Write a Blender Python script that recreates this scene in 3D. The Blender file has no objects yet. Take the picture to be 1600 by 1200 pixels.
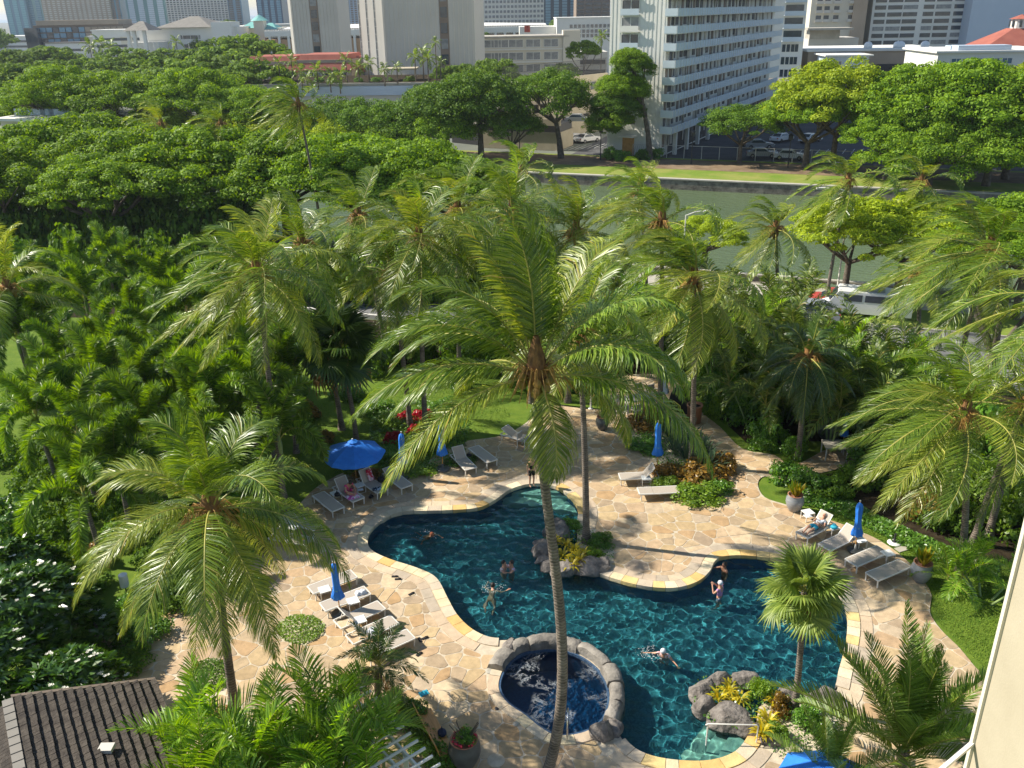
import bpy, bmesh, math, random
import numpy as np
from math import sin, cos, pi, radians, sqrt, atan2
from mathutils import Vector, Matrix
from mathutils.geometry import delaunay_2d_cdt
random.seed(7); RNG = np.random.default_rng(11)
SC = bpy.context.scene; COL = SC.collection

# ------------------------------------------------------------------ camera, sky, sun, exposure
CAMH = 20.0; FPX = 1380.0; PITCH = radians(22.97); ROLL = radians(1.0)
_F = Vector((0, cos(PITCH), -sin(PITCH))); _U0 = Vector((0, sin(PITCH), cos(PITCH))); _R0 = Vector((1, 0, 0))
_R = _R0*cos(ROLL) - _U0*sin(ROLL); _U = _U0*cos(ROLL) + _R0*sin(ROLL)
cam = bpy.data.cameras.new('camera'); camo = bpy.data.objects.new('camera', cam); COL.objects.link(camo)
cam.sensor_width = 36; cam.lens = 36*FPX/1600; cam.clip_start = .3; cam.clip_end = 20000
camo.matrix_world = Matrix(((_R.x, _U.x, -_F.x, 0), (_R.y, _U.y, -_F.y, 0), (_R.z, _U.z, -_F.z, CAMH), (0, 0, 0, 1)))
SC.camera = camo
SUN_EL = radians(41); SUN_AZ = radians(-76)      # azimuth measured from +Y (the view direction) towards +X
w = bpy.data.worlds.new('World'); SC.world = w; w.use_nodes = True
nt = w.node_tree; sky = nt.nodes.new('ShaderNodeTexSky'); sky.sky_type = 'NISHITA'; sky.sun_disc = False
sky.sun_elevation = SUN_EL; sky.sun_rotation = SUN_AZ; sky.air_density = 1.0; sky.dust_density = .35; sky.ozone_density = 1.2
bg = nt.nodes['Background']; bg.inputs[1].default_value = .095; nt.links.new(sky.outputs[0], bg.inputs[0])
sl = bpy.data.lights.new('sun', 'SUN'); sl.energy = 5.0; sl.angle = radians(.5); sl.color = (1, .93, .80)
so = bpy.data.objects.new('sun', sl); COL.objects.link(so)
_sd = Vector((sin(SUN_AZ)*cos(SUN_EL), cos(SUN_AZ)*cos(SUN_EL), sin(SUN_EL)))
so.rotation_euler = _sd.to_track_quat('Z', 'Y').to_euler(); so.location = (-40, 20, 60)
SC.view_settings.view_transform = 'Standard'; SC.view_settings.look = 'None'; SC.view_settings.gamma = 1
SC.view_settings.use_curve_mapping = False; SC.view_settings.exposure = .66
try:
    SC.cycles.max_bounces = 6; SC.cycles.diffuse_bounces = 3; SC.cycles.glossy_bounces = 3; SC.cycles.transparent_max_bounces = 8
    SC.cycles.transmission_bounces = 4; SC.cycles.caustics_reflective = False; SC.cycles.caustics_refractive = False
except Exception: pass

# ------------------------------------------------------------------ from the photograph's directions to points of the place
def ray(px, py): return _F + _R*((px-800)/FPX) + _U*((600-py)/FPX)
def P(px, py, z=0.0):
    a = ray(px, py); t = (z-CAMH)/a.z; return Vector((a.x*t, a.y*t, z))
def PY(px, py, Y):
    a = ray(px, py); t = Y/a.y; return Vector((a.x*t, Y, CAMH+a.z*t))
GZ = -1.0; WZ = -2.4                     # street level, canal water level

# ------------------------------------------------------------------ materials
def nodes(m):
    m.use_nodes = True; t = m.node_tree; return t, t.nodes, t.links, t.nodes['Principled BSDF']
def c4(c): return (c[0], c[1], c[2], 1)
def M(name, col, col2=None, rough=.75, scale=3.0, detail=5, bump=0.0, bscale=None, spec=.5, metal=0, contrast=(.35, .65), coord='Object', stretch=None, rnd=0.0):
    m = bpy.data.materials.new(name); t, N, L, b = nodes(m)
    b.inputs['Roughness'].default_value = rough; b.inputs['Specular IOR Level'].default_value = spec; b.inputs['Metallic'].default_value = metal
    tc = N.new('ShaderNodeTexCoord'); src = tc.outputs[coord]
    if stretch:
        mp = N.new('ShaderNodeMapping'); mp.inputs['Scale'].default_value = stretch; L.new(src, mp.inputs[0]); src = mp.outputs[0]
    out = None
    if col2 is not None:
        nz = N.new('ShaderNodeTexNoise'); nz.inputs['Scale'].default_value = scale; nz.inputs['Detail'].default_value = detail; nz.inputs['Roughness'].default_value = .65
        L.new(src, nz.inputs['Vector'])
        r = N.new('ShaderNodeValToRGB'); r.color_ramp.elements[0].position = contrast[0]; r.color_ramp.elements[1].position = contrast[1]
        r.color_ramp.elements[0].color = c4(col); r.color_ramp.elements[1].color = c4(col2)
        L.new(nz.outputs[0], r.inputs[0]); out = r.outputs[0]
    else:
        b.inputs['Base Color'].default_value = c4(col)
    if rnd:
        oi = N.new('ShaderNodeObjectInfo'); hs = N.new('ShaderNodeHueSaturation'); mr = N.new('ShaderNodeMapRange')
        mr.inputs[3].default_value = 1-rnd; mr.inputs[4].default_value = 1+rnd; L.new(oi.outputs['Random'], mr.inputs[0]); L.new(mr.outputs[0], hs.inputs['Value'])
        if out: L.new(out, hs.inputs['Color'])
        else: hs.inputs['Color'].default_value = c4(col)
        out = hs.outputs[0]
    if out: L.new(out, b.inputs['Base Color'])
    if bump:
        n2 = N.new('ShaderNodeTexNoise'); n2.inputs['Scale'].default_value = bscale or scale*4; n2.inputs['Detail'].default_value = 6; L.new(src, n2.inputs['Vector'])
        bp = N.new('ShaderNodeBump'); bp.inputs['Strength'].default_value = bump; bp.inputs['Distance'].default_value = .05
        L.new(n2.outputs[0], bp.inputs['Height']); L.new(bp.outputs[0], b.inputs['Normal'])
    return m
def LEAF(name, dark, light, tl=.35, rough=.42, spec=.5, orand=.18, dry=None, dryamt=.04):
    """leaf blade: every leaf (mesh island) gets its own tone between dark and light; light also passes through it"""
    m = bpy.data.materials.new(name); t, N, L, b = nodes(m)
    ge = N.new('ShaderNodeNewGeometry'); r = N.new('ShaderNodeValToRGB'); cr = r.color_ramp
    cr.elements[0].color = c4(dark); cr.elements[1].color = c4(light)
    if dry:
        e = cr.elements.new(1-dryamt); e.color = c4(light); cr.elements[-1].color = c4(dry)
    L.new(ge.outputs['Random Per Island'], r.inputs[0])
    oi = N.new('ShaderNodeObjectInfo'); hs = N.new('ShaderNodeHueSaturation'); mr = N.new('ShaderNodeMapRange')
    mr.inputs[3].default_value = 1-orand; mr.inputs[4].default_value = 1+orand; L.new(oi.outputs['Random'], mr.inputs[0]); L.new(mr.outputs[0], hs.inputs['Value'])
    L.new(r.outputs[0], hs.inputs['Color']); L.new(hs.outputs[0], b.inputs['Base Color'])
    b.inputs['Roughness'].default_value = rough; b.inputs['Specular IOR Level'].default_value = spec
    tr = N.new('ShaderNodeBsdfTranslucent'); mx = N.new('ShaderNodeMixShader'); mx.inputs[0].default_value = tl
    h2 = N.new('ShaderNodeHueSaturation'); h2.inputs['Hue'].default_value = .485; h2.inputs['Saturation'].default_value = 1.1; h2.inputs['Value'].default_value = 1.9
    L.new(hs.outputs[0], h2.inputs['Color']); L.new(h2.outputs[0], tr.inputs['Color'])
    L.new(b.outputs[0], mx.inputs[1]); L.new(tr.outputs[0], mx.inputs[2])
    L.new(mx.outputs[0], N['Material Output'].inputs[0]); return m
def GLASS(name, col, rough=.12, metal=.0, spec=.9):
    return M(name, col, tuple(min(1, c*1.9+.01) for c in col), rough=rough, scale=.35, spec=spec, metal=metal)

mat = {}
ORD = 'first second third fourth fifth sixth seventh eighth ninth tenth eleventh twelfth thirteenth fourteenth fifteenth sixteenth seventeenth eighteenth nineteenth twentieth twenty-first twenty-second twenty-third twenty-fourth'.split()
def rank(xs): o = sorted(range(len(xs)), key=lambda i: xs[i]); r = [0]*len(xs); [r.__setitem__(j, k) for k, j in enumerate(o)]; return [ORD[k] for k in r]
mat['lawn'] = M('lawn', (.085, .16, .018), (.165, .235, .030), rough=.95, scale=1.4, detail=12, bump=.7, bscale=40, spec=.15, contrast=(.3, .7))
mat['dry_lawn'] = M('dry_lawn', (.15, .24, .03), (.29, .29, .08), rough=.95, scale=.25, bump=.4, bscale=14, spec=.1)
mat['dirt'] = M('dirt', (.16, .11, .07), (.27, .20, .13), rough=.95, scale=.4, bump=.3, spec=.1)
mat['soil'] = M('soil', (.022, .016, .010), (.05, .038, .022), rough=1, scale=2.5, bump=.5, spec=.1)
mat['asphalt'] = M('asphalt', (.045, .046, .05), (.075, .075, .078), rough=.9, scale=.5, bump=.25, bscale=20)
mat['road'] = M('road_surface', (.13, .13, .135), (.19, .19, .19), rough=.88, scale=.35, bump=.2, bscale=20)
mat['line'] = M('road_paint', (.7, .7, .66), (.5, .5, .47), rough=.7, scale=3)
mat['city'] = M('city_ground', (.10, .12, .09), (.22, .22, .20), rough=.95, scale=.012, detail=8)
mat['sea'] = M('sea', (.16, .28, .36), rough=.3)
mat['concrete'] = M('concrete', (.36, .33, .28), (.48, .45, .39), rough=.85, scale=.5, bump=.15)
mat['sidewalk'] = M('sidewalk', (.36, .33, .27), (.46, .43, .36), rough=.9, scale=.6)
mat['seawall'] = M('seawall_stone', (.10, .085, .07), (.26, .23, .19), rough=.95, scale=1.3, bump=.8, bscale=4, contrast=(.35, .6))
mat['mortar'] = M('deck_mortar', (.46, .38, .28), (.62, .54, .41), rough=.95, scale=2.5, bump=.2)
mat['grey_roof'] = M('grey_roof', (.17, .16, .14), (.24, .22, .19), rough=.8, scale=.7)
mat['white_metal'] = M('white_metal', (.72, .70, .65), rough=.4)
mat['white_plastic'] = M('white_plastic', (.78, .78, .76), rough=.35)
mat['black'] = M('black_fabric', (.012, .012, .014), rough=.8)
mat['steel'] = M('steel', (.75, .75, .76), rough=.2, metal=1)
mat['dark_metal_and_shade'] = M('dark_metal_and_shade', (.03, .03, .032), rough=.5)  # metal parts, and the flat dark panels that stand for shade in openings
mat['sling'] = M('sling_fabric', (.42, .36, .30), (.47, .41, .345), rough=.75, scale=40, bump=.05)
mat['blue'] = M('blue_canvas', (.016, .17, .66), (.024, .22, .76), rough=.7, scale=4, bump=.12, bscale=7)
mat['aqua'] = M('aqua_cloth', (.02, .33, .48), (.03, .42, .58), rough=.8, scale=6)
mat['towel'] = M('white_towel', (.75, .77, .80), (.62, .66, .72), rough=.95, scale=9, bump=.5)
mat['pot'] = M('grey_glazed_pot', (.20, .215, .235), (.29, .305, .325), rough=.35, scale=2, stretch=(1, 1, 6))
mat['dark_pot'] = M('dark_pot', (.07, .075, .075), (.11, .115, .11), rough=.4, scale=3)
mat['terracotta'] = M('terracotta', (.33, .15, .09), (.42, .20, .12), rough=.85, scale=4)
mat['wood'] = M('varnished_wood', (.50, .24, .06), (.66, .35, .11), rough=.35, scale=2.2, stretch=(1, 9, 1))
mat['rock'] = M('lava_rock', (.065, .055, .05), (.26, .23, .205), rough=.95, scale=2.6, detail=12, bump=1.6, bscale=7, contrast=(.3, .62), rnd=.15)
mat['spa_stone'] = M('spa_rim_stone', (.10, .09, .08), (.32, .29, .25), rough=.9, scale=1.6, bump=.7, bscale=9, contrast=(.3, .66), rnd=.15)
mat['cream'] = M('cream_stucco', (.40, .345, .25), (.46, .40, .295), rough=.9, scale=.9, detail=10, bump=.08, bscale=30)
mat['cream_edge'] = M('cream_edge', (.66, .61, .50), rough=.8)
mat['skin'] = M('skin', (.52, .27, .17), (.58, .32, .21), rough=.55, scale=5)
mat['skin_dark'] = M('tanned_skin', (.34, .16, .09), (.40, .20, .12), rough=.5, scale=5)
mat['hair'] = M('dark_hair', (.02, .013, .01), rough=.6)
mat['trunk'] = None
def trunk_mat(name, c1, c2, sc):
    m = bpy.data.materials.new(name); t, N, L, b = nodes(m)
    tc = N.new('ShaderNodeTexCoord'); wv = N.new('ShaderNodeTexWave'); wv.bands_direction = 'Z'; wv.inputs['Scale'].default_value = sc
    wv.inputs['Distortion'].default_value = 5; wv.inputs['Detail'].default_value = 3; wv.inputs['Detail Scale'].default_value = 2.5
    nz = N.new('ShaderNodeTexNoise'); nz.inputs['Scale'].default_value = 3; nz.inputs['Detail'].default_value = 6
    mxx = N.new('ShaderNodeMath'); mxx.operation = 'MULTIPLY_ADD'; mxx.inputs[1].default_value = .28; 
    L.new(tc.outputs['Object'], wv.inputs[0]); L.new(tc.outputs['Object'], nz.inputs[0]); L.new(wv.outputs[1], mxx.inputs[0]); 
    sc2 = N.new('ShaderNodeMath'); sc2.operation = 'MULTIPLY'; sc2.inputs[1].default_value = .8; L.new(nz.outputs[0], sc2.inputs[0]); L.new(sc2.outputs[0], mxx.inputs[2])
    r = N.new('ShaderNodeValToRGB'); r.color_ramp.elements[0].color = c4(c1); r.color_ramp.elements[1].color = c4(c2)
    r.color_ramp.elements[0].position = .25; r.color_ramp.elements[1].position = .75
    L.new(mxx.outputs[0], r.inputs[0]); L.new(r.outputs[0], b.inputs['Base Color']); b.inputs['Roughness'].default_value = .9
    bp = N.new('ShaderNodeBump'); bp.inputs['Strength'].default_value = .8; bp.inputs['Distance'].default_value = .04
    L.new(mxx.outputs[0], bp.inputs['Height']); L.new(bp.outputs[0], b.inputs['Normal']); return m
mat['trunk'] = trunk_mat('palm_trunk', (.055, .042, .034), (.25, .205, .165), 3.4)
mat['bark'] = M('bark', (.06, .048, .038), (.17, .14, .11), rough=.95, scale=2.5, bump=.6)
mat['fibre'] = M('palm_fibre', (.12, .06, .025), (.34, .17, .055), rough=.9, scale=7, bump=.6, stretch=(1, 1, .3))
mat['stalk'] = M('fruit_stalk', (.36, .19, .04), (.50, .28, .06), rough=.6, scale=5)
mat['coconut'] = M('coconut', (.20, .17, .03), (.34, .20, .04), rough=.5, scale=3)
mat['petiole'] = M('frond_midrib', (.26, .26, .045), (.40, .36, .08), rough=.5, scale=1.5)
mat['coco'] = LEAF('coconut_leaflet', (.055, .125, .012), (.25, .34, .036), tl=.3, rough=.36, spec=.55, dry=(.42, .30, .10), dryamt=.05)
mat['coco_y'] = LEAF('coconut_leaflet_sunburnt', (.10, .17, .016), (.38, .42, .055), tl=.3, rough=.36, spec=.55, dry=(.5, .33, .10), dryamt=.08)
mat['coco_d'] = LEAF('coconut_leaflet_dark', (.028, .07, .012), (.09, .15, .022), tl=.2, rough=.33, spec=.6)
mat['fox'] = LEAF('foxtail_leaflet', (.040, .11, .010), (.26, .40, .034), tl=.3, rough=.4, spec=.45)
mat['fox_d'] = LEAF('foxtail_leaflet_deep', (.025, .08, .010), (.18, .30, .030), tl=.28, rough=.38, spec=.45)
mat['fan'] = LEAF('fan_palm_leaf', (.075, .14, .024), (.20, .29, .045), tl=.3, rough=.45)
mat['areca'] = LEAF('areca_leaflet', (.07, .17, .014), (.32, .50, .05), tl=.36, rough=.38)
mat['olive'] = LEAF('olive_leaflet', (.045, .09, .014), (.20, .27, .04), tl=.25, rough=.45, dry=(.34, .20, .07), dryamt=.08)
mat['date'] = LEAF('date_palm_leaflet', (.08, .155, .022), (.26, .37, .055), tl=.32, rough=.45)
mat['dead'] = LEAF('dead_leaflet', (.22, .13, .05), (.42, .28, .11), tl=.2, rough=.8, spec=.1)
mat['pod'] = LEAF('monkeypod_leaf', (.065, .145, .008), (.25, .39, .020), tl=.34, rough=.6, spec=.25, orand=.12)
mat['pod_y'] = LEAF('yellow_green_leaf', (.15, .23, .010), (.38, .46, .026), tl=.32, rough=.6, spec=.25)
mat['tree_d'] = LEAF('dark_tree_leaf', (.038, .10, .010), (.16, .27, .022), tl=.28, rough=.6, spec=.25)
mat['tree_far'] = LEAF('far_tree_leaf', (.075, .145, .024), (.20, .30, .040), tl=.28, rough=.7, spec=.2)
mat['shrub'] = LEAF('shrub_leaf', (.04, .12, .014), (.16, .31, .032), tl=.28, rough=.35, spec=.5)
mat['shrub_y'] = LEAF('lime_shrub_leaf', (.09, .18, .015), (.25, .38, .03), tl=.35, rough=.45)
mat['croton'] = LEAF('croton_leaf', (.06, .06, .014), (.36, .20, .03), tl=.3, rough=.4)
mat['ti_red'] = LEAF('red_ti_leaf', (.18, .008, .010), (.55, .035, .03), tl=.35, rough=.4)
mat['brom'] = LEAF('bromeliad_leaf', (.28, .26, .012), (.62, .50, .03), tl=.35, rough=.4)
mat['agave'] = LEAF('sword_leaf', (.05, .10, .05), (.15, .22, .11), tl=.2, rough=.45)
mat['flower'] = M('white_flower', (.85, .83, .70), rough=.6)
mat['pink'] = M('pink_flower', (.62, .03, .08), rough=.6)
mat['red_roof'] = M('red_roof', (.30, .085, .06), (.38, .12, .08), rough=.8, scale=.3)
mat['glass'] = GLASS('window_glass', (.02, .03, .045))
mat['curtain'] = M('curtain_glass', (.16, .17, .18), (.34, .34, .33), rough=.3, scale=.8)
mat['bw'] = M('building_white', (.70, .69, .64), (.76, .75, .70), rough=.85, scale=.06, bump=.03)
mat['bcream'] = M('building_cream', (.64, .59, .48), (.70, .65, .54), rough=.85, scale=.08)
mat['bgrey'] = M('building_grey', (.56, .53, .47), (.62, .59, .53), rough=.85, scale=.08)
mat['btan'] = M('building_tan', (.38, .30, .22), (.45, .36, .27), rough=.85, scale=.08)
mat['bbrown'] = M('building_brown', (.22, .17, .13), (.27, .21, .16), rough=.85, scale=.1)
mat['borange'] = M('building_orange', (.50, .30, .16), (.56, .35, .20), rough=.85, scale=.05)
mat['bblue'] = M('building_blue_glass', (.10, .24, .36), (.17, .34, .46), rough=.25, scale=.02, spec=.8)
mat['bteal'] = M('teal_roof', (.16, .42, .38), (.22, .50, .45), rough=.6, scale=.1)
mat['bluewall'] = M('blue_white_wall', (.42, .50, .60), (.47, .55, .65), rough=.8, scale=.05)  # blue wall paint; on the blank tower this blue stands for shade
mat['rail'] = M('balcony_panel', (.50, .58, .64), (.58, .66, .71), rough=.6, scale=.2)
mat['car_white'] = M('white_car_paint', (.78, .78, .78), rough=.25, spec=.7)
mat['car_silver'] = M('silver_car_paint', (.42, .44, .46), rough=.25, metal=.4)
mat['car_dark'] = M('dark_car_paint', (.03, .035, .05), rough=.25)
mat['car_red'] = M('red_car_paint', (.42, .05, .03), rough=.3)
mat['tyre'] = M('tyre', (.015, .015, .015), rough=.9)

# ------------------------------------------------------------------ meshes and objects
def mesh_np(name, V, quads=None, tris=None, mats=(), qmi=None, tmi=None, smooth=False):
    me = bpy.data.meshes.new(name); V = np.asarray(V, dtype=np.float32).reshape(-1, 3)
    q = np.zeros((0, 4), int) if quads is None else np.asarray(quads, int).reshape(-1, 4)
    t = np.zeros((0, 3), int) if tris is None else np.asarray(tris, int).reshape(-1, 3)
    me.vertices.add(len(V)); me.vertices.foreach_set('co', V.ravel())
    nl = len(q)*4+len(t)*3; me.loops.add(nl)
    me.loops.foreach_set('vertex_index', np.concatenate([q.ravel(), t.ravel()]).astype(np.int32))
    me.polygons.add(len(q)+len(t))
    ls = np.concatenate([np.arange(len(q))*4, len(q)*4+np.arange(len(t))*3]).astype(np.int32)
    me.polygons.foreach_set('loop_start', ls)
    mi = np.concatenate([np.zeros(len(q), int) if qmi is None else qmi, np.zeros(len(t), int) if tmi is None else tmi]).astype(np.int32)
    me.polygons.foreach_set('material_index', mi)
    if smooth: me.polygons.foreach_set('use_smooth', np.ones(len(q)+len(t), bool))
    for m in mats: me.materials.append(m)
    me.update(calc_edges=True); return me
def link(name, me, parent=None, loc=(0, 0, 0), rot=None, scale=None):
    o = bpy.data.objects.new(name, me); COL.objects.link(o); o.location = loc
    if rot is not None: o.rotation_euler = rot
    if scale is not None: o.scale = (scale,)*3 if isinstance(scale, (int, float)) else scale
    if parent: o.parent = parent
    return o
def tag(o, label=None, cat=None, group=None, kind=None):
    if label: o['label'] = label
    if cat: o['category'] = cat
    if group: o['group'] = group
    if kind: o['kind'] = kind
    return o
def thing(name, label, cat, loc=(0, 0, 0), rz=0, group=None, scale=None):
    o = link(name, None, None, loc, (0, 0, rz), scale); o.empty_display_size = .3; return tag(o, label, cat, group)
def copy_tree(o, parent=None):
    c = o.copy(); COL.objects.link(c)
    if parent: c.parent = parent
    for ch in list(o.children): copy_tree(ch, c)
    return c

class MB:
    """collects shapes and links them as one mesh object"""
    def __init__(s): s.v = []; s.f = []; s.mi = []; s.cur = 0; s.mats = []; s.sm = []
    def m(s, mt):
        if mt not in s.mats: s.mats.append(mt)
        s.cur = s.mats.index(mt); return s
    def add(s, vs, fs, smooth=False):
        n = len(s.v); s.v += [tuple(v) for v in vs]
        for f in fs: s.f.append([i+n for i in f]); s.mi.append(s.cur); s.sm.append(smooth)
        return s
    def box(s, c, d, rz=0, M4=None, bev=0):
        x, y, z = d[0]/2, d[1]/2, d[2]/2
        vs = [Vector((a*x, b*y, e*z)) for e in (-1, 1) for a, b in ((-1, -1), (1, -1), (1, 1), (-1, 1))]
        R = Matrix.Rotation(rz, 3, 'Z'); c = Vector(c)
        vs = [(M4 @ v if M4 else R @ v)+c for v in vs]
        return s.add(vs, [(0, 3, 2, 1), (4, 5, 6, 7), (0, 1, 5, 4), (1, 2, 6, 5), (2, 3, 7, 6), (3, 0, 4, 7)])
    def bar(s, a, b, wd, ht=None, up=(0, 0, 1)):
        a = Vector(a); b = Vector(b); d = (b-a); L = d.length; d.normalize(); up = Vector(up)
        x = d.cross(up)
        if x.length < 1e-4: x = d.cross(Vector((1, 0, 0)))
        x.normalize(); z = x.cross(d); h = ht or wd
        vs = [p+x*(i*wd/2)+z*(j*h/2) for p in (a, b) for i, j in ((-1, -1), (1, -1), (1, 1), (-1, 1))]
        return s.add(vs, [(0, 1, 2, 3), (7, 6, 5, 4), (0, 4, 5, 1), (1, 5, 6, 2), (2, 6, 7, 3), (3, 7, 4, 0)])
    def tube(s, pts, rads, n=8, cap=True, smooth=True):
        pts = [Vector(p) for p in pts]; vs = []; fs = []
        if not hasattr(rads, '__len__'): rads = [rads]*len(pts)
        px = None
        for i, p in enumerate(pts):
            t = (pts[min(i+1, len(pts)-1)]-pts[max(i-1, 0)]).normalized()
            if px is None: px = t.cross(Vector((0, 1, 0))) if abs(t.y) < .9 else t.cross(Vector((1, 0, 0)))
            px = (px-t*px.dot(t)).normalized(); py = t.cross(px)
            for k in range(n): a = 2*pi*k/n; vs.append(p+(px*cos(a)+py*sin(a))*rads[i])
        for i in range(len(pts)-1):
            for k in range(n): k2 = (k+1) % n; fs.append((i*n+k, i*n+k2, (i+1)*n+k2, (i+1)*n+k))
        s.add(vs, fs, smooth)
        if cap: s.add([vs[k] for k in range(n)], [tuple(range(n))[::-1]]); s.add(vs[-n:], [tuple(range(n))])
        return s
    def lathe(s, prof, n=20, c=(0, 0, 0), smooth=True, wob=None):
        vs = []; fs = []
        for r, z in prof:
            for k in range(n):
                a = 2*pi*k/n; rr = r*(wob(a, z) if wob else 1); vs.append((c[0]+rr*cos(a), c[1]+rr*sin(a), c[2]+z))
        for i in range(len(prof)-1):
            for k in range(n): k2 = (k+1) % n; fs.append((i*n+k, i*n+k2, (i+1)*n+k2, (i+1)*n+k))
        return s.add(vs, fs, smooth)
    def prism(s, poly, z0, z1):
        n = len(poly); vs = [(p[0], p[1], z0) for p in poly]+[(p[0], p[1], z1) for p in poly]
        A = sum(poly[i][0]*poly[(i+1) % n][1]-poly[(i+1) % n][0]*poly[i][1] for i in range(n))
        fs = [tuple(range(n))[::-1], tuple(range(n, 2*n))]+[(i, (i+1) % n, n+(i+1) % n, n+i) for i in range(n)]
        if A < 0: fs = [f[::-1] for f in fs]
        return s.add(vs, fs)
    def ball(s, c, r, n=8, squash=(1, 1, 1), jit=0):
        vs = []; fs = []; c = Vector(c); ri = max(3, n//2+1)
        for i in range(ri+1):
            th = pi*i/ri
            for k in range(n):
                a = 2*pi*k/n; j = 1+random.uniform(-jit, jit)
                vs.append((c.x+r*squash[0]*sin(th)*cos(a)*j, c.y+r*squash[1]*sin(th)*sin(a)*j, c.z+r*squash[2]*cos(th)*j))
        for i in range(ri):
            for k in range(n): k2 = (k+1) % n; fs.append((i*n+k, (i+1)*n+k, (i+1)*n+k2, i*n+k2))
        return s.add(vs, fs, True)
    def mesh(s, name):
        me = bpy.data.meshes.new(name); me.from_pydata(s.v, [], s.f)
        for m in s.mats: me.materials.append(m)
        me.polygons.foreach_set('material_index', s.mi); me.polygons.foreach_set('use_smooth', s.sm); me.update(); return me
    def build(s, name, mt=None, parent=None, **k):
        if mt and not s.mats: s.mats = [mt]
        return link(name, s.mesh(name), parent, **k)

# ------------------------------------------------------------------ 2-D helpers
def catmull(pts, per=6):
    out = []; n = len(pts)
    for i in range(n):
        p0, p1, p2, p3 = (np.array(pts[(i+k-1) % n][:2], float) for k in range(4))
        for j in range(per):
            t = j/per; out.append(tuple(.5*((2*p1)+(-p0+p2)*t+(2*p0-5*p1+4*p2-p3)*t*t+(-p0+3*p1-3*p2+p3)*t**3)))
    return out
def resample(poly, step, closed=True):
    a = np.array(poly, float); b = np.vstack([a, a[:1]]) if closed else a
    d = np.r_[0, np.cumsum(np.linalg.norm(np.diff(b, axis=0), axis=1))]; n = max(3, int(round(d[-1]/step)))
    t = np.linspace(0, d[-1], n, endpoint=False) if closed else np.linspace(0, d[-1], n+1)
    return np.c_[np.interp(t, d, b[:, 0]), np.interp(t, d, b[:, 1])]
def area(poly):
    a = np.array(poly); x, y = a[:, 0], a[:, 1]; return .5*float(np.dot(x, np.roll(y, -1))-np.dot(y, np.roll(x, -1)))
def ccw(poly): return list(poly) if area(poly) > 0 else list(poly)[::-1]
def offset(poly, d):
    a = np.array(ccw(poly), float); t = np.roll(a, -1, 0)-np.roll(a, 1, 0); t /= np.linalg.norm(t, axis=1)[:, None]+1e-9
    return a+np.c_[t[:, 1], -t[:, 0]]*d
def inside(p, poly):
    a = np.asarray(poly); x, y = p[0], p[1]; x1, y1 = a[:, 0], a[:, 1]; x2, y2 = np.roll(x1, -1), np.roll(y1, -1)
    c = (y1 > y) != (y2 > y); xi = (x2-x1)*(y-y1)/(y2-y1+1e-12)+x1; return bool(np.count_nonzero(c & (x < xi)) % 2)
def nearest(p, poly):
    a = np.asarray(poly, float); b = np.roll(a, -1, 0); ab = b-a; t = np.clip(((p-a)*ab).sum(1)/((ab*ab).sum(1)+1e-12), 0, 1)
    q = a+ab*t[:, None]; d = np.linalg.norm(q-p, axis=1); i = int(d.argmin()); return q[i], float(d[i])
def clip_half(poly, p, n):
    """keeps the part of a convex polygon with (x-p).n <= 0"""
    out = []; m = len(poly)
    for i in range(m):
        a, b = poly[i], poly[(i+1) % m]; da = (a[0]-p[0])*n[0]+(a[1]-p[1])*n[1]; db = (b[0]-p[0])*n[0]+(b[1]-p[1])*n[1]
        if da <= 0: out.append(a)
        if (da < 0 < db) or (db < 0 < da): t = da/(da-db); out.append((a[0]+(b[0]-a[0])*t, a[1]+(b[1]-a[1])*t))
    return out
def sheet(name, outer, holes, z, mt, parent=None, kind='structure'):
    vs = []; fs = []
    for k, pl in enumerate([ccw(outer)]+[ccw(h)[::-1] for h in holes]):
        n = len(vs); vs += [Vector((float(p[0]), float(p[1]))) for p in pl]; fs.append(list(range(n, n+len(pl))))
    r = delaunay_2d_cdt(vs, [], fs, 2, 1e-5) if not holes else delaunay_2d_cdt(vs, [], fs, 1, 1e-5)
    V, F = r[0], r[2]
    if holes:
        H = [np.array(h) for h in holes]; o = np.array(outer); K = []
        for f in F:
            c = np.mean([V[i] for i in f], axis=0)
            if inside(c, o) and not any(inside(c, h) for h in H): K.append(f)
        F = K
    me = bpy.data.meshes.new(name); me.from_pydata([(v.x, v.y, z) for v in V], [], [list(f) for f in F]); me.update()
    for p in me.polygons:
        if p.normal.z < 0: p.flip()
    me.materials.append(mt); o = link(name, me, parent)
    if kind: tag(o, kind=kind)
    return o
# ================================================================== THE SETTING
_a = P(1215, 442, GZ); _b = P(1492, 466, GZ); _c = P(835, 271, GZ); _d = P(1590, 302, GZ)
U2 = (((_b-_a).normalized()+(_d-_c).normalized())/2).to_2d().normalized(); N2 = Vector((-U2.y, U2.x))
def T(t, s, z=0.0): q = U2*t+N2*s; return Vector((q.x, q.y, z))
def S_of(p): return p.to_2d().dot(N2)
def T_of(p): return p.to_2d().dot(U2)
S_NEAR = (S_of(_a)+S_of(_b))/2; S_FAR = (S_of(_c)+S_of(_d))/2; YAW = atan2(U2.y, U2.x)
S_W1 = S_of(P(1450, 475, GZ)); S_W2 = S_of(P(1450, 487, GZ)); S_KERB = S_of(P(1450, 517, GZ)); S_G = S_of(P(1000, 545, 0)); S_ROAD0 = S_G+1.2
def band(name, t0, t1, s0, s1, z, m, kind='structure', n=1):
    V = []; 
    for i in range(n+1):
        t = t0+(t1-t0)*i/n; V += [T(t, s0, z), T(t, s1, z)]
    q = [(2*i, 2*i+2, 2*i+3, 2*i+1) for i in range(n)]
    return tag(link(name, mesh_np(name, [tuple(v) for v in V], q, mats=[m])), kind=kind)
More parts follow.
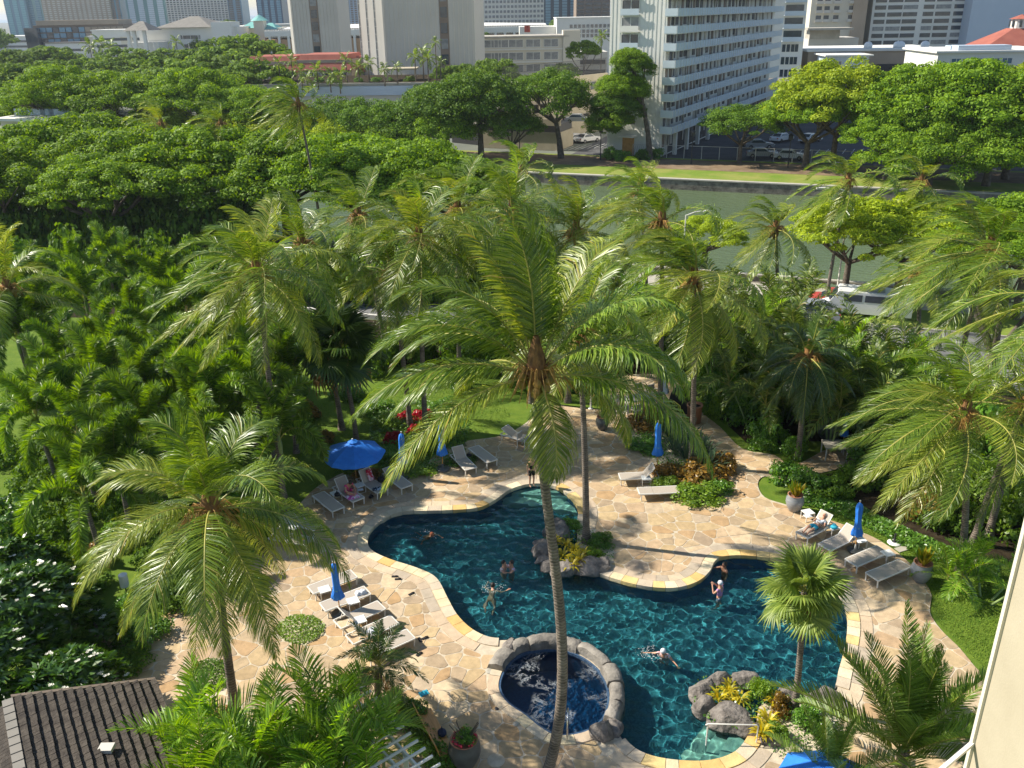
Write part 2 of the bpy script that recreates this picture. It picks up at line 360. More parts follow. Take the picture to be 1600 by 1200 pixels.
def wallband(name, t0, t1, s0, s1, z0, z1, m, parent=None):
    b = MB(); b.prism([T(t0, s0), T(t1, s0), T(t1, s1), T(t0, s1)], z0, z1); return b.build(name, m, parent)
band('street_ground', -420, 420, -160, S_NEAR-.25, GZ-.01, mat['sidewalk'])
band('road', -420, 420, S_ROAD0, S_KERB, GZ, mat['road'])
tag(wallband('kerb', -300, 300, S_KERB, S_KERB+.16, GZ, GZ+.14, mat['concrete']), kind='structure')
tag(wallband('grass_verge', -300, 300, S_KERB+.16, S_W2, GZ-.02, GZ+.1, mat['dry_lawn']), kind='structure')
for s in (S_ROAD0+4.5, S_ROAD0+9):
    for k in range(60): 
        if -60 < -180+k*6 < 160: tag(wallband('lane_marking', -180+k*6, -177+k*6, s, s+.11, GZ+.001, GZ+.006, mat['line']), kind='structure')
# canal
def water_mat(name, deep, shallow, sc, bumpd, rough=.06):
    m = bpy.data.materials.new(name); t, N, L, b = nodes(m); tc = N.new('ShaderNodeTexCoord')
    nz = N.new('ShaderNodeTexNoise'); nz.inputs['Scale'].default_value = .03; nz.inputs['Detail'].default_value = 4; L.new(tc.outputs['Object'], nz.inputs[0])
    r = N.new('ShaderNodeValToRGB'); r.color_ramp.elements[0].position = .35; r.color_ramp.elements[1].position = .65
    r.color_ramp.elements[0].color = c4(deep); r.color_ramp.elements[1].color = c4(shallow); L.new(nz.outputs[0], r.inputs[0]); L.new(r.outputs[0], b.inputs['Base Color'])
    b.inputs['Roughness'].default_value = rough; b.inputs['IOR'].default_value = 1.33
    mp = N.new('ShaderNodeMapping'); mp.inputs['Rotation'].default_value = (0, 0, .35); mp.inputs['Scale'].default_value = (1, 2.2, 1); L.new(tc.outputs['Object'], mp.inputs[0])
    n2 = N.new('ShaderNodeTexNoise'); n2.inputs['Scale'].default_value = sc; n2.inputs['Detail'].default_value = 4; L.new(mp.outputs[0], n2.inputs[0])
    bp = N.new('ShaderNodeBump'); bp.inputs['Strength'].default_value = 1; bp.inputs['Distance'].default_value = bumpd
    L.new(n2.outputs[0], bp.inputs['Height']); L.new(bp.outputs[0], b.inputs['Normal']); return m
mat['canal'] = water_mat('canal_water', (.095, .135, .070), (.125, .165, .085), 1.1, .13, .16)
band('canal_water', -500, 500, S_NEAR-.3, S_FAR+.3, WZ, mat['canal'])
c = thing('canal_wall', 'low stone parapet with half-round openings along the near edge of the canal', 'wall', T(0, S_NEAR, GZ))
def child_of(o, par): o.parent = par; o.location = o.location-par.location; return o
wallband('wall', -260, 260, S_NEAR-.25, S_NEAR+.1, WZ-1, GZ+.02, mat['seawall'])
bpy.data.objects['wall'].name = 'quay_wall'; tag(bpy.data.objects['quay_wall'], kind='structure')
b = MB(); 
for k in range(-16, 40):
    t0 = k*3.6+.0
    for j in range(9):   # a parapet pier with arch-shaped opening, built of short upright slices
        x = -1.3+j*.325; h = .34*sqrt(max(0, 1-(x/1.15)**2)) if abs(x) < 1.15 else 0
        b.prism([T(t0+x-.1625, 0), T(t0+x+.1625, 0), T(t0+x+.1625, .3), T(t0+x-.1625, .3)], h, .5)
    b.prism([T(t0+1.4625, 0), T(t0+2.1375, 0), T(t0+2.1375, .3), T(t0+1.4625, .3)], 0, .5)
o = b.build('arched_panel', mat['seawall'], c)
b = MB(); b.prism([T(-60, -.06), T(145, -.06), T(145, .36), T(-60, .36)], .5, .62); b.build('coping', mat['concrete'], c)
c2 = tag(wallband('far_canal_wall', -300, 300, S_FAR, S_FAR+.6, WZ-1, GZ-.12, mat['seawall']), 'weathered stone retaining wall along the far bank of the canal', 'wall')
b = MB(); b.prism([T(-300, S_FAR-.08), T(300, S_FAR-.08), T(300, S_FAR+.72), T(-300, S_FAR+.72)], GZ-.12, GZ+.03)
o = b.build('coping', mat['concrete'], c2)
S_PATH0 = S_of(P(1000, 262, GZ)); S_PATH1 = S_of(P(1000, 247, GZ)); S_FENCE = S_PATH1+1.2
band('far_bank_lawn', -400, 400, S_FAR+.7, S_FENCE, GZ-.02, mat['dry_lawn'])
band('path', -400, 400, S_PATH0, S_PATH1, GZ, mat['dirt'])
band('car_park', -40, 200, S_FENCE+.3, S_FENCE+75, GZ-.004, mat['asphalt'])
# the plain beyond, out to the horizon, and the sea at its end
V = [(-9000, S_FENCE), (9000, S_FENCE), (9000, 3800), (-9000, 3800)]
o = tag(link('city_ground', mesh_np('city_ground', [(p[0], p[1], 0) for p in V], [(0, 1, 2, 3)], mats=[mat['city']]), None, (0, 0, GZ-.03), (0, 0, YAW)), kind='structure')
tag(link('sea', mesh_np('sea', [(-16000, 3700, 0), (16000, 3700, 0), (16000, 15000, 0), (-16000, 15000, 0)], [(0, 1, 2, 3)], mats=[mat['sea']]), None, (0, 0, GZ-.5), (0, 0, YAW)), kind='structure')

# ---------------------------------------------------------------- pool outlines, traced on the ground
def GP(pts, z=0.0): return [tuple(P(x, y, z).to_2d()) for x, y in pts]
POOL = np.array(ccw(catmull(GP([(573, 850), (578, 830), (600, 812), (630, 801), (690, 799), (745, 795), (772, 783), (793, 768), (818, 759), (845, 757), (872, 763), (893, 779), (905, 800),
    (900, 830), (905, 862), (930, 893), (965, 907), (1000, 916), (1035, 920), (1065, 918), (1092, 908), (1108, 893), (1115, 879), (1128, 871), (1160, 869), (1205, 874), (1245, 884),
    (1285, 903), (1315, 935), (1326, 970), (1322, 1010), (1312, 1050), (1300, 1085), (1250, 1100), (1190, 1100), (1180, 1125), (1172, 1150), (1150, 1178), (1110, 1192), (1060, 1192), (1015, 1184), (985, 1168),
    (965, 1140), (955, 1100), (960, 1065), (930, 1030), (890, 1008), (845, 998), (800, 1000), (765, 999), (735, 985), (712, 962), (697, 935), (680, 905), (650, 890), (610, 877), (582, 864)]), 4)))
SPA = np.array(ccw(catmull(GP([(781, 1078), (785, 1055), (797, 1036), (818, 1022), (850, 1016), (882, 1018), (912, 1030), (938, 1052), (950, 1080), (948, 1110), (935, 1132), (905, 1147), (868, 1149), (845, 1137), (820, 1117), (795, 1100)]), 4)))
BEDS = {k: np.array(ccw(catmull(GP(v), 5))) for k, v in dict(
    round_bed=[(431, 986), (440, 972), (465, 963), (492, 967), (508, 980), (500, 996), (475, 1008), (447, 1004)],
    corner_bed=[(285, 1070), (300, 1045), (325, 1032), (352, 1036), (364, 1058), (350, 1078), (318, 1087)],
    middle_bed=[(990, 690), (985, 662), (1000, 645), (1040, 650), (1080, 668), (1108, 690), (1128, 735), (1126, 765), (1105, 782), (1075, 778), (1048, 760), (1030, 730)],
    planter_bed=[(1080, 1090), (1100, 1062), (1150, 1062), (1200, 1075), (1260, 1085), (1310, 1090), (1322, 1110), (1300, 1150), (1260, 1185), (1215, 1190), (1188, 1160), (1150, 1145), (1105, 1130)],
    island_bed=[(850, 850), (862, 825), (890, 815), (915, 828), (950, 850), (958, 875), (940, 895), (905, 893), (870, 885)],
    entry_bed=[(1186, 757), (1192, 748), (1208, 748), (1222, 765), (1240, 790), (1215, 788), (1196, 776)]).items()}
DECK = np.array(ccw(catmull(GP([(488, 768), (512, 752), (545, 738), (590, 745), (640, 745), (690, 705), (730, 690), (790, 680), (830, 655), (850, 632), (940, 640), (950, 598), (1010, 585), (1075, 600), (1092, 640), (1125, 668),
    (1160, 702), (1210, 712), (1240, 728), (1300, 700), (1340, 712), (1320, 730), (1260, 745), (1220, 752), (1195, 745), (1184, 757), (1195, 778), (1230, 790), (1275, 806), (1330, 826), (1378, 848), (1418, 878), (1440, 905), (1455, 930), (1453, 958), (1470, 985), (1500, 1015), (1540, 1060), (1640, 1140), (1700, 1300),
    (1300, 1420), (700, 1420), (200, 1300), (110, 1180), (112, 1065), (150, 1005), (225, 978), (300, 935), (345, 898), (375, 875), (415, 850), (440, 815), (462, 795)]), 4)))
POOLC = offset(POOL, .0)
# the ground of the garden, one sheet with the pool and spa cut out, level with the street beyond by a low wall
g_out = [T(-330, -150).to_2d(), T(330, -150).to_2d(), T(330, S_G).to_2d(), T(-330, S_G).to_2d()]
sheet('lawn', [tuple(p) for p in g_out], [offset(POOL, .05), offset(SPA, .05)], 0.0, mat['lawn'])
tag(wallband('garden_wall', -200, 200, S_G, S_G+.25, GZ-.2, .35, mat['bgrey']), 'low grey wall between the garden hedge and the street', 'wall')
# soil under the shrubs behind the pool
SOIL = [tuple(T(t_, S_G-.05).to_2d()) for t_ in (-120, -60, -20, 20, 60, 90)]+GP([(1900, 850), (1560, 880), (1450, 850), (1330, 780), (1250, 752), (1335, 730), (1350, 690), (1260, 690), (1170, 695), (1110, 640), (1080, 595), (960, 592), (900, 600), (700, 575), (520, 560), (400, 520), (250, 500), (-100, 490), (-600, 480)], 0)
sheet('planting_soil', SOIL, [], .008, mat['soil'])
deck = sheet('pool_deck', DECK, [offset(POOL, .04), offset(SPA, .04)], .037, mat['mortar'])

# ---------------------------------------------------------------- flagstones
def flag_mat():
    m = bpy.data.materials.new('flagstone'); t, N, L, b = nodes(m)
    oi = N.new('ShaderNodeNewGeometry'); r = N.new('ShaderNodeValToRGB'); cr = r.color_ramp; cr.interpolation = 'LINEAR'
    cols = [(0, (0.424, 0.303, 0.168)), (.16, (0.525, 0.389, 0.218)), (.32, (0.355, 0.265, 0.181)), (.48, (0.559, 0.412, 0.240)), (.60, (0.458, 0.319, 0.196)), (.70, (0.440, 0.280, 0.138)), (.80, (0.492, 0.350, 0.218)), (.92, (0.593, 0.466, 0.304)), (1, (0.382, 0.295, 0.218))]
    cr.elements[0].color = c4(cols[0][1]); cr.elements[1].color = c4(cols[-1][1])
    for p, cc in cols[1:-1]: e = cr.elements.new(p); e.color = c4(cc)
    at = N.new('ShaderNodeAttribute'); at.attribute_name = 'tone'; L.new(at.outputs['Fac'], r.inputs[0])
    tc = N.new('ShaderNodeTexCoord'); nz = N.new('ShaderNodeTexNoise'); nz.inputs['Scale'].default_value = 3.2; nz.inputs['Detail'].default_value = 10; nz.inputs['Roughness'].default_value = .72; L.new(tc.outputs['Object'], nz.inputs[0])
    mx = N.new('ShaderNodeMix'); mx.data_type = 'RGBA'; mx.blend_type = 'OVERLAY'; mx.inputs[0].default_value = .6
    L.new(r.outputs[0], mx.inputs[6]); L.new(nz.outputs[0], mx.inputs[7]); L.new(mx.outputs[2], b.inputs['Base Color'])
    b.inputs['Roughness'].default_value = .8; b.inputs['Specular IOR Level'].default_value = .35
    n2 = N.new('ShaderNodeTexNoise'); n2.inputs['Scale'].default_value = 9; n2.inputs['Detail'].default_value = 6; L.new(tc.outputs['Object'], n2.inputs[0])
    bp = N.new('ShaderNodeBump'); bp.inputs['Strength'].default_value = .35; bp.inputs['Distance'].default_value = .02; L.new(n2.outputs[0], bp.inputs['Height']); L.new(bp.outputs[0], b.inputs['Normal'])
    return m
mat['flag'] = flag_mat()
def stones_mesh(name, polys, z0, z1s, tones, mt):
    V = []; F = []; A = []
    for poly, z1, tn in zip(polys, z1s, tones):
        n = len(V); k = len(poly); c = np.mean(poly, axis=0)
        top = [(p[0]+(c[0]-p[0])*.02, p[1]+(c[1]-p[1])*.02, z1) for p in poly]
        V += [(p[0], p[1], z0) for p in poly]+top; A += [tn]*(2*k)
        F.append(tuple(range(n+k, n+2*k))); F += [(n+i, n+(i+1) % k, n+k+(i+1) % k, n+k+i) for i in range(k)]
    me = bpy.data.meshes.new(name); me.from_pydata(V, [], F); me.update(); me.materials.append(mt)
    at = me.attributes.new('tone', 'FLOAT', 'POINT'); at.data.foreach_set('value', A); return me
def in_view(x, y, m=25):
    v = Vector((x, y, 0))-Vector((0, 0, CAMH)); d = v.dot(_F)
    if d < .1: return False
    px = 800+v.dot(_R)/d*FPX; py = 600-v.dot(_U)/d*FPX; return -m < px < 1600+m and -m < py < 1200+m
P_COPE = offset(POOL, .80); S_COPE = offset(SPA, .42)
rr = random.Random(5); seeds = []
x0, x1, y0, y1 = DECK[:, 0].min()-1, DECK[:, 0].max()+1, max(14.5, DECK[:, 1].min()-1), DECK[:, 1].max()+1
y = y0
while y < y1:
    x = x0
    while x < x1: seeds.append((x+rr.uniform(-.32, .32), y+rr.uniform(-.26, .26))); x += .64
    y += .53
seeds = [s for s in seeds if rr.random() > .14]      # missing seeds leave bigger neighbours
SA = np.array(seeds); cells = []
for i, s in enumerate(seeds):
    if not in_view(s[0], s[1], 60): continue
    if not inside(s, DECK) and nearest(np.array(s), DECK)[1] > .5: continue
    if inside(s, P_COPE) or inside(s, S_COPE): 
        if inside(s, POOL) or inside(s, SPA): continue
    nb = SA[np.linalg.norm(SA-SA[i], axis=1) < 2.4]
    poly = [(s[0]-1.3, s[1]-1.3), (s[0]+1.3, s[1]-1.3), (s[0]+1.3, s[1]+1.3), (s[0]-1.3, s[1]+1.3)]
    for q in nb:
        d = (q[0]-s[0], q[1]-s[1]); L_ = math.hypot(*d)
        if L_ < 1e-6: continue
        n = (d[0]/L_, d[1]/L_); poly = clip_half(poly, ((s[0]+q[0])/2-n[0]*.014, (s[1]+q[1])/2-n[1]*.014), n)
        if len(poly) < 3: break
    if len(poly) < 3: continue
    ok = True
    for bd, keep_out in [(P_COPE, 1), (S_COPE, 1), (DECK, 0)]+[(v, 1) for v in BEDS.values()]:
        for _ in range(3):
            if len(poly) < 3: ok = False; break
            bad = [p for p in poly if inside(p, bd) == bool(keep_out) and nearest(np.array(p), bd)[1] > .02]
            if not bad: break
            cc = np.mean(poly, axis=0)
            if len(bad) == len(poly): ok = False; break
            q, dd = nearest(np.mean(bad, axis=0), bd); n = np.mean(bad, axis=0)-q; ln = np.linalg.norm(n)
            if ln < 1e-4: break
            poly = clip_half(poly, tuple(q), tuple(n/ln))
        if not ok: break
        if len(poly) < 3: ok = False; break
    if not ok or abs(area(poly)) < .05: continue
    # hand-cut corners
    pp = []
    for k in range(len(poly)):
        a, bq = np.array(poly[k]), np.array(poly[(k+1) % len(poly)]); 
        if np.linalg.norm(bq-a) > .3: pp += [tuple(a+(bq-a)*.12), tuple(a+(bq-a)*.5+np.array((rr.uniform(-.012, .012), rr.uniform(-.012, .012)))), tuple(a+(bq-a)*.88)]
        else: pp.append(tuple((a+bq)/2))
    c0 = np.mean(pp, axis=0); dist = sqrt(c0[0]**2+c0[1]**2+400); cells.append((abs(area(pp))/dist**2*(1 if in_view(c0[0], c0[1], 0) else .05), ccw(pp)))
cells.sort(key=lambda c: -c[0])
def tone(): return rr.random()
for k, (_, pl) in enumerate(cells[:295]):
    link('flagstone', stones_mesh('flagstone', [pl], .02, [.045+rr.uniform(-.004, .006)], [tone()], mat['flag']), deck)
rest = [c[1] for c in cells[295:]]
tag(link('flagstone_paving', stones_mesh('flagstone_paving', rest, .02, [.045+rr.uniform(-.004, .006) for _ in rest], [tone() for _ in rest], mat['flag']), deck), kind='stuff')

# ---------------------------------------------------------------- pool: basin, copings, water
cope_cols = [(.62, .46, .20), (.60, .50, .32), (.52, .44, .32), (.66, .56, .38), (.58, .38, .14), (.48, .40, .30)]
mat['cope'] = [M('coping_stone', c_, tuple(min(1, v*1.25) for v in c_), rough=.75, scale=3, bump=.25, bscale=12) for c_ in cope_cols]
cope2 = [(.50, .38, .26), (.46, .36, .26), (.54, .43, .30), (.40, .33, .25)]
mat['cope2'] = [M('border_stone', c_, tuple(min(1, v*1.22) for v in c_), rough=.8, scale=3, bump=.25, bscale=12) for c_ in cope2]
def ring(par, poly, d0, d1, step, z0, z1, mats_, name, skip, jit=.12):
    a = resample(ccw(poly), .12); n = len(a); o0 = offset(a, d0); o1 = offset(a, d1); i = 0; k = 0
    while i < n:
        ln = max(2, int(round(step/.12*rr.uniform(1-jit*2, 1+jit*2)))); j = min(n, i+ln)
        if n-j < ln*.5: j = n
        c = (o0[i % n]+o1[(j-1) % n])/2
        if in_view(c[0], c[1], 40) and not skip(c):
            idx = list(range(i, j+1)); g = .07
            def pt(o, q): return o[q % n]
            inner = [pt(o0, q) for q in idx]; outer = [pt(o1, q) for q in idx]
            inner[0] = inner[0]+(inner[1]-inner[0])*g; inner[-1] = inner[-1]+(inner[-2]-inner[-1])*g
            outer[0] = outer[0]+(outer[1]-outer[0])*g; outer[-1] = outer[-1]+(outer[-2]-outer[-1])*g
            V = []
            for z in (z0, z1): V += [(p[0], p[1], z) for p in inner]+[(p[0], p[1], z) for p in outer]
            m_ = len(idx); F = [(q, q+1, m_+q+1, m_+q) for q in range(m_-1)]
            Fb = [tuple(v+2*m_ for v in f[::-1]) for f in F]
            F = [f for f in F]+Fb+[(q, 2*m_+q, 2*m_+q+1, q+1) for q in range(m_-1)]+[(m_+q, m_+q+1, 3*m_+q+1, 3*m_+q) for q in range(m_-1)]
            F += [(0, m_, 3*m_, 2*m_), (m_-1, 3*m_-1, 4*m_-1, 2*m_-1)]
            me = bpy.data.meshes.new(name); me.from_pydata(V, [], F); me.update(); me.materials.append(rr.choice(mats_))
            bm = bmesh.new(); bm.from_mesh(me); bmesh.ops.recalc_face_normals(bm, faces=bm.faces); bm.to_mesh(me); bm.free()
            link(name, me, par); k += 1
        i = j
    return k
def basin(name, poly, z, wallm, floorm, bottom):
    a = resample(poly, .3); n = len(a); V = [(p[0], p[1], .025) for p in a]+[(p[0], p[1], bottom) for p in a]
    q = [(i, n+i, n+(i+1) % n, (i+1) % n) for i in range(n)]
    o = link(name, mesh_np(name, V, q, mats=[wallm])); tag(o, kind='structure')
    f = sheet('basin_floor', a, [], bottom, floorm, o, None); return o
pm = bpy.data.materials.new('pool_plaster'); t, N, L, b = nodes(pm); tc = N.new('ShaderNodeTexCoord')
nz = N.new('ShaderNodeTexNoise'); nz.inputs['Scale'].default_value = 14; nz.inputs['Detail'].default_value = 3; L.new(tc.outputs['Object'], nz.inputs[0])
r = N.new('ShaderNodeValToRGB'); r.color_ramp.elements[0].color = (.025, .150, .185, 1); r.color_ramp.elements[1].color = (.055, .235, .270, 1)
r.color_ramp.elements[0].position = .4; r.color_ramp.elements[1].position = .6; L.new(nz.outputs[0], r.inputs[0]); L.new(r.outputs[0], b.inputs['Base Color']); b.inputs['Roughness'].default_value = .8
mat['plaster'] = pm
mat['plaster_dark'] = M('spa_plaster', (.02, .10, .20), (.03, .15, .28), rough=.8, scale=10)
mat['step'] = M('pool_step_tile', (.30, .46, .38), (.42, .56, .44), rough=.7, scale=5)
pool = basin('pool_basin', POOL, 0, mat['plaster_dark'], mat['plaster'], -.95)
b = MB()
for k, pl in enumerate([[(772, 784), (800, 762), (845, 755), (893, 778), (906, 802), (850, 790), (800, 785)], [(790, 773), (820, 758), (870, 761), (896, 782), (850, 778)]]):
    b.prism(GP(pl, -.3), -.94, -.55+k*.25)
b.build('pool_step', mat['step'], pool)
b = MB()
for k, pl in enumerate([[(1050, 1200), (1085, 1150), (1110, 1115), (1190, 1120), (1195, 1165), (1120, 1200)], [(1085, 1200), (1110, 1155), (1130, 1130), (1190, 1125), (1195, 1165), (1130, 1200)], [(1115, 1200), (1135, 1160), (1150, 1140), (1190, 1130), (1195, 1165), (1150, 1200)]]):
    b.prism(GP(pl, -.3), -.94, -.7+k*.22)
b.build('pool_step', mat['step'], pool)
NB = [BEDS['island_bed'], BEDS['planter_bed']]
def skip_pool(c): return any(inside(c, q) or nearest(c, q)[1] < .15 for q in NB) or nearest(c, SPA)[1] < .95
ring(pool, POOL, -.04, .37, .52, -.12, .075, mat['cope'], 'coping_stone', skip_pool)
ring(pool, POOL, .40, .78, .72, .01, .058, mat['cope2'], 'border_stone', lambda c: skip_pool(c) or inside(c, SPA))
spa = basin('spa_basin', SPA, 0, mat['plaster_dark'], mat['plaster_dark'], -.9)
b = MB(); b.prism(GP([(830, 1105), (870, 1120), (935, 1118), (925, 1142), (880, 1150), (845, 1135)], -.3), -.89, -.45); b.build('spa_bench', mat['plaster_dark'], spa)
a = resample(SPA, .25); i0 = offset(a, -.035); i1 = offset(a, .03)
b = MB(); n = len(a); b.add([(p[0], p[1], -.1) for p in i0]+[(p[0], p[1], .05) for p in i0]+[(p[0], p[1], .05) for p in i1], [(i, (i+1) % n, n+(i+1) % n, n+i) for i in range(n)]+[(n+i, n+(i+1) % n, 2*n+(i+1) % n, 2*n+i) for i in range(n)])
b.build('tile_band', M('blue_waterline_tile', (.03, .06, .12), (.07, .13, .22), rough=.3, scale=12), spa)
def skip_spa_front(c): return c[1] > P(0, 1085).y or c[0] > P(935, 1150).x
ring(spa, SPA, .04, .40, .6, .0, .07, mat['cope2'][:3]+mat['cope'][1:3], 'coping_stone', lambda c: c[1] > P(800, 1090).y and c[0] > P(790, 1060).x or c[0] > P(930, 1150).x)
def clear_water(name, tint, foam=0, bumpd=.05, sc=2.2):
    m = bpy.data.materials.new(name); m.use_nodes = True; t = m.node_tree; N = t.nodes; L = t.links; N.clear()
    out = N.new('ShaderNodeOutputMaterial'); tr = N.new('ShaderNodeBsdfTransparent'); tr.inputs[0].default_value = c4(tint)
    gl = N.new('ShaderNodeBsdfGlossy'); gl.inputs['Roughness'].default_value = .05; fr = N.new('ShaderNodeFresnel'); fr.inputs[0].default_value = 1.33
    tc = N.new('ShaderNodeTexCoord'); n2 = N.new('ShaderNodeTexNoise'); n2.inputs['Scale'].default_value = sc; n2.inputs['Detail'].default_value = 5; n2.inputs['Distortion'].default_value = .6; L.new(tc.outputs['Object'], n2.inputs[0])
    bp = N.new('ShaderNodeBump'); bp.inputs['Strength'].default_value = 1; bp.inputs['Distance'].default_value = bumpd; L.new(n2.outputs[0], bp.inputs['Height'])
    L.new(bp.outputs[0], gl.inputs['Normal']); L.new(bp.outputs[0], fr.inputs['Normal'])
    mx = N.new('ShaderNodeMixShader'); L.new(fr.outputs[0], mx.inputs[0]); L.new(tr.outputs[0], mx.inputs[1]); L.new(gl.outputs[0], mx.inputs[2]); last = mx
    if foam:
        df = N.new('ShaderNodeBsdfDiffuse'); df.inputs[0].default_value = (.75, .82, .88, 1)
        nz = N.new('ShaderNodeTexNoise'); nz.inputs['Scale'].default_value = 1.6; nz.inputs['Detail'].default_value = 10; nz.inputs['Roughness'].default_value = .8; nz.inputs['Distortion'].default_value = .5; L.new(tc.outputs['Object'], nz.inputs[0])
        # thin curling streaks: where the noise passes through its middle value
        ab = N.new('ShaderNodeMath'); ab.operation = 'SUBTRACT'; ab.inputs[1].default_value = .52; L.new(nz.outputs[0], ab.inputs[0])
        a2 = N.new('ShaderNodeMath'); a2.operation = 'ABSOLUTE'; L.new(ab.outputs[0], a2.inputs[0])
        mr = N.new('ShaderNodeMapRange'); mr.inputs[1].default_value = 0; mr.inputs[2].default_value = .022; mr.inputs[3].default_value = foam; mr.inputs[4].default_value = 0; L.new(a2.outputs[0], mr.inputs[0])
        pn = N.new('ShaderNodeTexNoise'); pn.inputs['Scale'].default_value = .75; pn.inputs['Detail'].default_value = 3; L.new(tc.outputs['Object'], pn.inputs[0]); pr = N.new('ShaderNodeMapRange'); pr.inputs[1].default_value = .46; pr.inputs[2].default_value = .60; L.new(pn.outputs[0], pr.inputs[0])
        pm_ = N.new('ShaderNodeMath'); pm_.operation = 'MULTIPLY'; L.new(mr.outputs[0], pm_.inputs[0]); L.new(pr.outputs[0], pm_.inputs[1]); m2 = N.new('ShaderNodeMixShader'); L.new(pm_.outputs[0], m2.inputs[0]); L.new(mx.outputs[0], m2.inputs[1]); L.new(df.outputs[0], m2.inputs[2]); last = m2
    L.new(last.outputs[0], out.inputs[0]); return m
mat['spa_water'] = clear_water('spa_water', (.34, .58, .72), foam=.55, sc=5, bumpd=.014)
sheet('spa_water', offset(SPA, -.002), [], -.05, mat['spa_water'])
# the pool's surface: real ripples of clear refracting water; the sun's light is bent by them onto the floor
def pool_surface():
    x0, y0 = POOL.min(0); x1, y1 = POOL.max(0); st = .036; xs = np.arange(x0-.1, x1+.1, st); ys = np.arange(y0-.1, y1+.1, st); X, Y = np.meshgrid(xs, ys); rng = np.random.default_rng(3); Z = np.zeros_like(X)
    for k in range(40):
        lam = .17*(4.2**rng.random()); a = rng.uniform(0, 2*pi); A = .0135*lam**1.8*rng.uniform(.5, 1.1); Z += A*np.sin(2*pi/lam*(X*cos(a)+Y*sin(a))+rng.uniform(0, 6.28)+1.1*np.sin(X*.9+Y*1.1+k)+.8*np.sin(X*1.7-Y*.8+2*k))
    nx, ny = len(xs), len(ys); V = np.stack([X, Y, Z-.07], -1).reshape(-1, 3); i = (np.arange(nx-1)[None, :]+np.arange(ny-1)[:, None]*nx).ravel(); Q = np.stack([i, i+1, i+nx+1, i+nx], 1); c = V[Q].mean(1)[:, :2]
    pl = np.array(offset(POOL, .03)); x1_, y1_ = pl[:, 0], pl[:, 1]; x2_, y2_ = np.roll(x1_, -1), np.roll(y1_, -1); cnt = np.zeros(len(c), int)
    for j in range(len(pl)):
        cr = (y1_[j] > c[:, 1]) != (y2_[j] > c[:, 1]); xi = (x2_[j]-x1_[j])*(c[:, 1]-y1_[j])/(y2_[j]-y1_[j]+1e-12)+x1_[j]; cnt += (cr & (c[:, 0] < xi))
    m = bpy.data.materials.new('pool_water'); m.use_nodes = True; N = m.node_tree.nodes; L = m.node_tree.links; N.clear(); o = N.new('ShaderNodeOutputMaterial'); g = N.new('ShaderNodeBsdfGlass'); g.inputs['IOR'].default_value = 1.33; g.inputs['Roughness'].default_value = 0; g.inputs[0].default_value = (.62, .84, .86, 1); L.new(g.outputs[0], o.inputs[0])
    Q = Q[cnt % 2 == 1]; us = np.unique(Q); mp = np.zeros(len(V), int); mp[us] = np.arange(len(us))
    w_ = tag(link('pool_water', mesh_np('pool_water', V[us], mp[Q], mats=[m], smooth=True)), kind='structure')
    try:
        w_.cycles.is_caustics_caster = True; sl.cycles.is_caustics_light = True; SC.cycles.caustics_refractive = True
        for ob in bpy.data.objects:
            if 'basin' in ob.name or 'pool_step' in ob.name: ob.cycles.is_caustics_receiver = True
    except Exception: pass
pool_surface()
